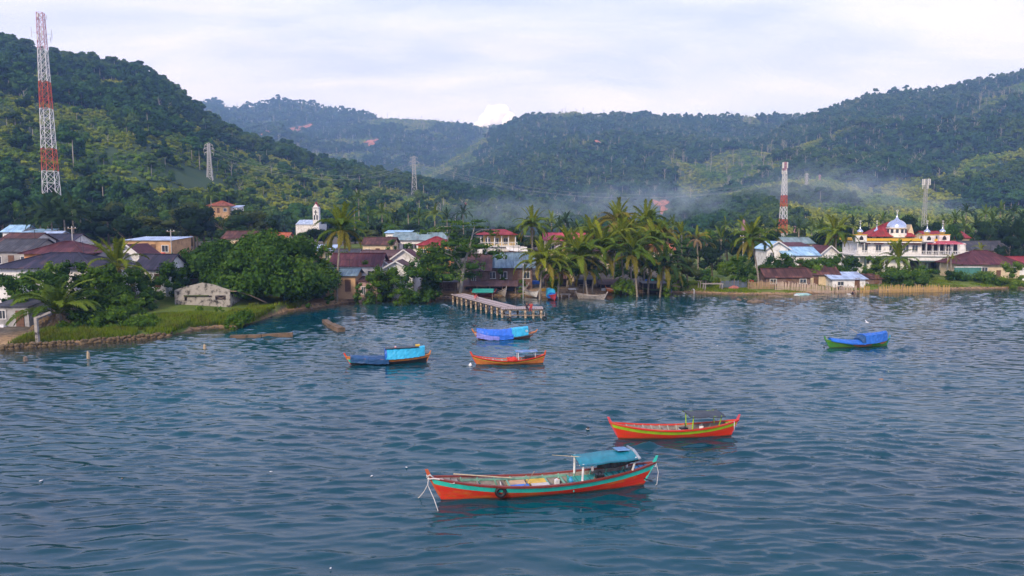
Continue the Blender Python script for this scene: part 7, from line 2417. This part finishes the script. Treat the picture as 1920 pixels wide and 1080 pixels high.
beached(965, 540, R(165), 4.4, 1.1, 'grey boat drawn up behind the white painted boat', M_PALE, C_TURQ, M_PALE, z=0.8)


def shelter(px, pyb, Y, wpx, depth, hgt, roofm, label, back=None, lean=0.35, name='shelter', posts_mat=m_wood, items=True, flat=False):
    p = at_Y(px, pyb, Y); zb = gz(p.x, Y)
    W = wpx / F * Y
    root = empty(name, (p.x, Y, zb), 0, label, 'shelter')
    for i in range(max(2, int(W / 2.2) + 1)):
        n = max(2, int(W / 2.2) + 1)
        x = -W / 2 + 0.15 + (W - 0.3) * i / (n - 1)
        MB().tube([(x, 0, 0), (x, 0, hgt)], 0.06, 6).build('post', posts_mat, root); MB().tube([(x, depth, 0), (x, depth, hgt + lean)], 0.06, 6).build('post', posts_mat, root)
    rb_ = MB()
    if flat:
        rb_.slab([(-W / 2, -0.3, hgt), (W / 2, -0.3, hgt), (W / 2, depth + 0.3, hgt + lean), (-W / 2, depth + 0.3, hgt + lean)], 0.05)
    else:
        rb_.ribbed((-W / 2 - 0.3, -0.5, hgt - 0.05), (W / 2 + 0.3, -0.5, hgt - 0.05), (W / 2 + 0.3, depth + 0.4, hgt + lean + 0.05), (-W / 2 - 0.3, depth + 0.4, hgt + lean + 0.05))
    rb_.build('roof', roofm, root)
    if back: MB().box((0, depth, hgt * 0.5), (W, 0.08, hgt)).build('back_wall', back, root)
    if items:
        r = np.random.default_rng(int(px))
        bq = MB(); bq.box((0, 0, 0.42), (W * 0.5, 0.5, 0.07)); [bq.box((sx * W * 0.22, 0, 0.2), (0.08, 0.4, 0.4)) for sx in (-1, 1)]
        bn = bq.build('bench', m_wood, None, loc=(p.x + r.normal() * 0.5, Y + depth * 0.5, gz(p.x, Y + depth * 0.5)))
        tag(bn, 'wooden bench inside the ' + label, 'bench')
    return root


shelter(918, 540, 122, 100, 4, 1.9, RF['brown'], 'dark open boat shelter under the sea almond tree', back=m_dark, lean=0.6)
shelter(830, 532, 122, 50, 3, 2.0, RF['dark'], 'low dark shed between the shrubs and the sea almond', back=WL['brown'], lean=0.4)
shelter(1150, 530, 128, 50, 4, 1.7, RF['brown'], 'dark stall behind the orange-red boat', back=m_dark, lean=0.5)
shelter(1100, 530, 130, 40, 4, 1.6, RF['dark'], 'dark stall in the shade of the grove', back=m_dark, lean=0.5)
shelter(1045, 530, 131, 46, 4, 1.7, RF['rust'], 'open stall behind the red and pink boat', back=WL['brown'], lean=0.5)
shelter(1232, 530, 128, 56, 3, 2.2, T_BLACK, 'black tarp shelter right of the grove', back=T_BLACK, lean=0.2, flat=True)
gsh = shelter(905, 549, 117, 40, 2.6, 2.0, T_GREEN, 'green tarp sunshade at the root of the jetty', lean=0.35, flat=True, items=False)
ob2 = shelter(1073, 540, 122, 14, 1.5, 1.5, C_WHITE, 'small white topped stand beside the red and pink boat', lean=0.05, flat=True, items=False)


def frame_table(px, pyb, Y, wpx, hgt, label):
    p = at_Y(px, pyb, Y); zb = gz(p.x, Y); W = wpx / F * Y
    root = empty('drying_rack', (p.x, Y, zb), 0, label, 'rack')
    for sx in (-1, 1):
        for d in (0, 1.4): MB().bar((sx * W / 2, d, 0), (sx * W / 2 + 0.05, d, hgt), 0.1).build('leg', M_PALE, root)
    mb = MB()
    for d in (0, 1.4): mb.bar((-W / 2 - 0.3, d, hgt), (W / 2 + 0.3, d, hgt), 0.1)
    for k in range(7): mb.bar((-W / 2 + W * k / 6, -0.2, hgt + 0.08), (-W / 2 + W * k / 6, 1.6, hgt + 0.08), 0.06)
    mb.build('top', M_PALE, root)


frame_table(1338, 533, 129, 32, 1.2, 'bare timber drying rack on the grass left of the fences')
frame_table(1318, 532, 131, 10, 1.5, 'tall narrow timber stand left of the drying rack')
frame_table(1060, 545, 120, 14, 0.9, 'bamboo bench-like rack on the sand by the blue cabin boat')

# crates, barrels, heaps
r5 = np.random.default_rng(77)


def heap(px, py, w_, h_, mat, label, cat='tarp', name='tarp_heap', z=0.5):
    p = at_z(px, py, z)
    iv, iff = ICO2
    r = np.random.default_rng(int(px * 3 + py))
    lump = 1 + 0.45 * (r.random((len(iv), 1)) - 0.5)
    V = iv * np.array([w_ / 2, w_ / 2.6, h_]) * lump
    V[:, 2] = np.maximum(V[:, 2], -0.1)
    tag(link(name, mesh_np(name, V, [iff], mat), None, (p.x, p.y, gz(p.x, p.y)), (0, 0, px)), label, cat)


heap(829, 547, 2.2, 1.0, T_BLUE, 'blue tarp over something left of the jetty root')
heap(1003, 532, 2.4, 0.7, T_BLUE, 'blue tarp heap behind the white painted boat', z=1.0)
heap(985, 535, 1.6, 0.5, C_PINK, 'reddish heap behind the white painted boat', z=1.0)
heap(8, 606, 2.8, 0.8, T_NAVY, 'blue tarp heap at the left edge of the bank', z=0.8)
heap(3, 615, 1.0, 0.3, C_WHITE, 'white sack at the left edge of the bank', 'sack', 'sack', z=0.8)
heap(1195, 540, 5.0, 0.8, mat_plain('brush_pile', (0.20, 0.15, 0.11), 0.95, 0.35, 6), 'brown brushwood heap at the foot of the grove', 'brushwood', 'brush_pile')
heap(1376, 539, 1.8, 0.5, mat_plain('faded_red_sheet', (0.38, 0.14, 0.11), 0.9, 0.2, 3), 'faded red heap on the grass left of the fences', 'heap', 'heap', 0.9)
heap(1379, 536, 1.2, 0.25, C_WHITE, 'white sheet over the faded red heap', 'sheet', 'sheet', 1.0)
heap(1505, 545, 3.2, 0.3, paint('pale_teal_sheet', (0.30, 0.50, 0.48)), 'pale teal nets spread on the grass before the fence', 'net', 'fishing_net', 0.7)
heap(1493, 546, 1.6, 0.2, C_WHITE, 'white cloth beside the teal nets', 'cloth', 'cloth', 0.7)
heap(1576, 537, 1.6, 0.6, T_BLACK, 'black covered motorbike-sized heap by the fence gate', 'heap', 'heap', 1.0)
heap(1448, 551, 3.0, 0.12, m_wood, 'long flat drift boards on the shore', 'boards', 'drift_boards', 0.3)
heap(1920, 525, 1.4, 0.7, C_WHITE, 'white object cut by the right edge on the grass', 'heap', 'heap', 1.0)
for px, py, c, lb in ((1213, 533, T_BLUE, 'blue barrel right of the grove, left of two'), (1224, 533, C_TURQ, 'turquoise barrel right of the grove, right of two'), (1409, 536, C_RED, 'red barrel beside the fence end'), (306, 478, C_RED, 'red water tank by the tan building')):
    if py < 500:
        p = at_Y(px, py, 126); zz = p.z - 0.6
    else:
        p = at_z(px, py, 0.9); zz = gz(p.x, p.y)
    bb = empty('barrel', (p.x, p.y, zz), 0, lb, 'barrel')
    MB().lathe([(0.36, 0), (0.40, 0.05), (0.40, 0.35), (0.43, 0.38), (0.40, 0.41), (0.40, 0.72), (0.43, 0.75), (0.40, 0.78), (0.38, 1.05)], (0, 0, 0), 14).build('body', c, bb, True); MB().lathe([(0.34, 1.05), (0.34, 1.09)], (0, 0, 0), 14).build('lid', c, bb)
cr_m = MB()
for z_ in (0.08, 0.24, 0.40):
    for yq in (-0.3, 0.3): cr_m.box((0, yq, z_), (0.8, 0.03, 0.11))
    for xq in (-0.39, 0.39): cr_m.box((xq, 0, z_), (0.03, 0.58, 0.11))
cr_m.box((0, 0, 0.02), (0.76, 0.56, 0.03))
for px, py, c, lb in ((1020, 545, C_YEL, 'yellow crate beside the red and pink boat'), (1080, 543, M_PALE, 'grey crate behind the grey wooden boat'), (895, 550, C_BLUE, 'blue crate under the green sunshade'), (950, 541, C_DARK, 'dark crate before the open boat shelter'), (1132, 542, C_WHITE, 'white crate below the grove trunks'), (1246, 538, C_DARK, 'dark crate at the black tarp shelter')):
    p = at_z(px, py, 0.8); tag(cr_m.build('crate', c, None, loc=(p.x, p.y, gz(p.x, p.y)), rot=(0, 0, px)), lb, 'crate')

# rocks in the shallows and ruined concrete beams
m_rock = mat_plain('wet_rock', (0.16, 0.12, 0.085), 0.9, 0.3, 2.0, bump=0.5, col2=(0.05, 0.04, 0.03))
for px, py, wv, hh, lb in ((1417, 567, 2.9, 0.55, 'large brown rock in the shallows below the grass'), (1385, 563, 0.9, 0.3, 'small dark rock left of the large brown rock'), (1440, 570, 1.2, 0.18, 'flat dark rock right of the large brown rock'), (1397, 561, 0.7, 0.25, 'little rock between the two rocks in the shallows')):
    p = at_z(px, py, 0)
    iv, iff = ICO2; r = np.random.default_rng(px)
    V = iv * np.array([wv / 2, wv / 2.6, hh]) * (1 + 0.4 * (r.random((len(iv), 1)) - 0.5))
    tag(link('rock', mesh_np('rock', V, [iff], m_rock), None, (p.x, p.y, 0.0), (0, 0, px)), lb, 'rock')
m_conc = mat_plain('weedy_concrete', (0.15, 0.10, 0.06), 0.95, 0.35, 1.5, bump=0.5, col2=(0.045, 0.04, 0.022))
a, b = at_z(432, 632, 0.1), at_z(549, 629, 0.1)
mid = a.lerp(b, 0.5)
tag(MB().bar(a, mid - Vector((0.03, 0, 0)), 0.55, 0.42).bar(mid + Vector((0.03, 0, 0)), b + Vector((0, 0, 0.1)), 0.5, 0.50).build('concrete_beam', m_conc, None), 'long broken concrete beam lying off the grass point', 'beam')
a, b, c = at_z(609, 602, 0.15), at_z(620, 610, 0.2), at_z(640, 619, 0.25)
tag(MB().bar(a, b, 0.7, 0.5).bar(b + Vector((0.03, -0.03, 0)), c, 0.9, 0.6).build('concrete_beam', m_conc, None), 'slanting broken concrete block in the water left of the jetty', 'beam')
a, b = at_z(1440, 556, 0.15), at_z(1467, 557, 0.15)
tag(MB().tube([a, a.lerp(b, 0.5) + Vector((0, 0, 0.12)), b], [0.16, 0.14, 0.08], 6).build('driftwood', m_wood, None), 'driftwood log at the water edge below the fences', 'driftwood')
# concrete post with a fallen lintel at the oil palm
pp = at_z(71, 640, 0.55)
cp = empty('concrete_post', (pp.x, pp.y, 0.3), 0, 'leaning concrete post with slanting beam beside the oil palm', 'post')
MB().bar((0, 0, 0), (-0.05, 0, 2.75), 0.30, 0.30).build('post', WL['ruin'], cp); MB().bar((-0.2, 0, 2.72), (1.3, 0.4, 3.35), 0.24, 0.22).build('beam', WL['ruin'], cp)

# stone retaining wall on the left: every stone a part
m_stone = mat_plain('mossy_stone', (0.15, 0.105, 0.055), 0.95, 0.35, 1.6, bump=0.6, col2=(0.045, 0.04, 0.022))
wr = empty('stone_wall', (at_z(150, 645).x, at_z(150, 645).y, 0), 0, 'low mossy stone retaining wall along the left shore', 'wall')
iv, iff = ICO1
SM = []
for k in range(5):
    r = np.random.default_rng(k + 90)
    SM.append(mesh_np('stone', iv * (1 + 0.35 * (r.random((len(iv), 1)) - 0.5)), [iff], m_stone))
wpts = [at_z(-120, 662), at_z(0, 656), at_z(150, 645.5), at_z(312, 632.5)]
seg = []
for a, b in zip(wpts[:-1], wpts[1:]):
    L = (b - a).length
    for i in range(int(L / 0.42)):
        seg.append((a.lerp(b, (i + 0.5) * 0.42 / L), math.atan2(b.y - a.y, b.x - a.x)))
k = 0
for c, an in seg:
    for row in range(2):
        o = link('stone', SM[k % 5], wr, Vector((c.x + random.uniform(-.14, .14), c.y - 0.1 + 0.06 * row + random.uniform(-.05, .05), 0.08 + 0.30 * row + random.uniform(-.07, .07))) - wr.location, (random.random() * 6, random.uniform(-.2, .2), an))
        o.scale = (random.uniform(0.16, 0.34), random.uniform(0.2, 0.26), random.uniform(0.13, 0.25))
        k += 1
mb = MB()
for a, b in zip(wpts[:-1], wpts[1:]):
    n_ = Vector((-(b - a).y, (b - a).x, 0)).normalized()
    mb.slab([a + n_ * 0.02 + Vector((0, 0, 0.56)), b + n_ * 0.02 + Vector((0, 0, 0.56)), b + n_ * 1.1 + Vector((0, 0, 0.60)), a + n_ * 1.1 + Vector((0, 0, 0.60))], 0.8)
mb.build('coping', mat_plain('earthy_coping', (0.20, 0.15, 0.065), 0.95, 0.35, 1.2, col2=(0.07, 0.075, 0.02)), wr)

# loose shore stones and litter (uncountable)
r6 = np.random.default_rng(14)
V, Fq, o6 = [], [], 0
X = np.concatenate([r6.uniform(-36, 30, 800), r6.uniform(30, 110, 500), r6.uniform(-58, -36, 300)])
S_ = r6.normal(0.4, 0.8, len(X))
Yv = shore_y(X) + S_
Zv = ground_z(X, Yv)
for x, y, z in zip(X, Yv, Zv):
    s = 0.05 + 0.16 * r6.random() ** 3
    V.append(iv * np.array([s * 1.3, s, s * 0.7]) * (1 + 0.5 * (r6.random((len(iv), 1)) - 0.5)) + (x, y, z)); Fq.append(iff + o6); o6 += len(iv)
tag(link('shore_rubble', mesh_np('shore_rubble', np.concatenate(V), [np.concatenate(Fq)], m_rock)), 'loose stones and litter along the water line', kind='stuff')

# ---- fences
m_pick = mat_plain('bamboo_pickets', (0.40, 0.27, 0.15), 0.9, 0.25, 0.8, col2=(0.20, 0.13, 0.08))
m_pick2 = mat_plain('pale_pickets', (0.52, 0.40, 0.30), 0.9, 0.2, 0.8, col2=(0.30, 0.21, 0.15))
m_pick3 = mat_plain('yellowish_pickets', (0.50, 0.32, 0.11), 0.9, 0.2, 0.8, col2=(0.28, 0.18, 0.07))
PKM = {}


def fence(px0, px1, Y0, Y1, hgt, mat, label, step=0.24, ragged=0.3):
    a, b = at_Y(px0, 530, Y0), at_Y(px1, 530, Y1)
    root = empty('picket_fence', (a.x, a.y, gz(a.x, a.y)), 0, label, 'fence')
    L = math.hypot(b.x - a.x, b.y - a.y); n = int(L / step)
    an = math.atan2(b.y - a.y, b.x - a.x)
    if mat.name not in PKM:
        PKM[mat.name] = MB().add([(-0.065, -0.02, 0), (0.065, -0.02, 0), (0.065, 0.02, 0), (-0.065, 0.02, 0), (-0.06, -0.02, 0.92), (0.06, -0.02, 0.95), (0.06, 0.02, 0.95), (-0.06, 0.02, 0.92), (0.0, 0, 1.0)],
                                 [(3, 2, 1, 0), (0, 1, 5, 4), (1, 2, 6, 5), (2, 3, 7, 6), (3, 0, 4, 7), (4, 5, 8), (5, 6, 8), (6, 7, 8), (7, 4, 8)]).mesh('picket', mat)
    r = np.random.default_rng(int(px0))
    zl = 0
    for i in range(n):
        q = (i + 0.5) / n
        x, y = a.x + (b.x - a.x) * q, a.y + (b.y - a.y) * q
        o = link('picket', PKM[mat.name], root, (x - a.x, y - a.y, gz(x, y) - root.location.z - 0.05), (r.normal() * 0.03, r.normal() * 0.05, an))
        o.scale = (0.8 + 0.5 * r.random(), 1, hgt * (1 - ragged * 0.5 + ragged * r.random()))
    mb = MB()
    z0_, z1_ = gz(a.x, a.y), gz(b.x, b.y)
    for f_ in (0.35, 0.75):
        mb.bar((0, 0.06, hgt * f_), (b.x - a.x, b.y - a.y + 0.06, hgt * f_ + z1_ - z0_), 0.05, 0.07)
    mb.build('rail', m_wood, root)
    for i in range(int(L / 2.5) + 1):
        q = min(1, i * 2.5 / L)
        MB().tube([((b.x - a.x) * q, (b.y - a.y) * q + 0.12, z1_ * q - z0_ * q - 0.1), ((b.x - a.x) * q, (b.y - a.y) * q + 0.12, hgt * 1.15 + (z1_ - z0_) * q)], 0.06, 5).build('post', m_wood, root)


fence(1403, 1452, 129.5, 129, 1.55, m_pick, 'brown picket fence left of the rusty shacks')
fence(1454, 1565, 128, 128, 1.6, m_pick2, 'pale ragged picket fence before the rusty shacks')
fence(1567, 1608, 128.5, 128.8, 1.5, m_pick2, 'short pale picket fence before the metal shed')
fence(1613, 1631, 129, 129, 1.6, m_pick3, 'short yellowish picket panel between the two sheds')
fence(1649, 1782, 129, 131, 1.85, m_pick3, 'long yellowish picket fence below the mosque')
fence(1352, 1400, 131, 130.5, 1.5, mat_plain('bluish_boards', (0.10, 0.13, 0.18), 0.8, 0.2, 1.0), 'dark bluish board fence at the left end of the fences', 0.15, 0.08)


# ================================================================== SMOKE AND CLOUD
def smoke(px, py, Y, wm, dm, hm, dens, label, seed):
    c = at_Y(px, py, Y)
    m = bpy.data.materials.new('smoke_volume'); m.use_nodes = True
    t = NT(m.node_tree)
    g = t.n('ShaderNodeTexCoord')
    ob = t.mapping(g.outputs['Object'], scale=(2 / wm, 2 / dm, 2 / hm))
    ln = t.n('ShaderNodeVectorMath', operation='LENGTH'); t.l(ob, ln.inputs[0])
    fall = t.ramp(ln.outputs['Value'], [(0.0, 1.0), (0.45, 0.6), (0.98, 0.0)])
    n = t.noise(t.mapping(g.outputs['Object'], loc=(seed, seed, 0)), 5.0 / wm * 2, 4, 0.6, 0.6)
    k = t.ramp(n, [(0.38, 0.0), (0.68, 1.0)])
    d = t.math('MULTIPLY', t.math('MULTIPLY', fall, k), dens)
    pvv = t.n('ShaderNodeVolumePrincipled'); pvv.inputs['Color'].default_value = (0.52, 0.70, 1.0, 1)
    pvv.inputs['Absorption Color'].default_value = (1, 1, 1, 1)
    t.l(d, pvv.inputs['Density'])
    o = t.n('ShaderNodeOutputMaterial'); t.l(pvv.outputs[0], o.inputs['Volume'])
    iv, iff = ICO2
    V = iv * np.array([wm / 2, dm / 2, hm / 2])
    ob2_ = link('smoke', mesh_np('smoke', V, [iff], m), None, c)
    tag(ob2_, label, kind='stuff')


smoke(1215, 388, 470, 150, 70, 46, 0.034, 'bluish smoke drifting beside the red earth scar', 1.0)
smoke(1550, 372, 520, 170, 90, 64, 0.029, 'bluish smoke hanging behind the red and white mast', 4.0)
smoke(955, 404, 330, 90, 50, 24, 0.038, 'thin smoke over the slope behind the yellow villa', 7.0)
smoke(1770, 388, 330, 40, 30, 12, 0.04, 'small puff of smoke right of the slim mast', 9.0)

cl = at_Y(932, 222, 7000)
rc = np.random.default_rng(8)
iv, iff = ico(3)
VV, FF, o7 = [], [], 0
for (dx, dz, rr) in ((0, 0, 120), (-90, -45, 100), (95, -40, 105), (40, 55, 90), (-35, 40, 85), (160, -80, 85), (-150, -95, 80), (75, 20, 95), (0, -90, 140)):
    lump = 1 + 0.10 * (fbm(iv[:, 0] * 2 + rr, iv[:, 2] * 2 + iv[:, 1] * 1.7 + dx, 4) - 0.5)[:, None] * 4
    VV.append(iv * rr * lump * np.array([1.05, 1, 0.9]) + np.array([cl.x + dx, cl.y + rc.normal() * 40, cl.z + dz])); FF.append(iff + o7); o7 += len(iv)
mc = mat_plain('cloud_white', (0.88, 0.87, 0.88), 1.0, 0.01, 0.002, spec=0.0)
tag(link('cloud', mesh_np('cloud', np.concatenate(VV), [np.concatenate(FF)], mc, True)), 'small bright white cumulus cloud behind the mountain saddle', kind='stuff')
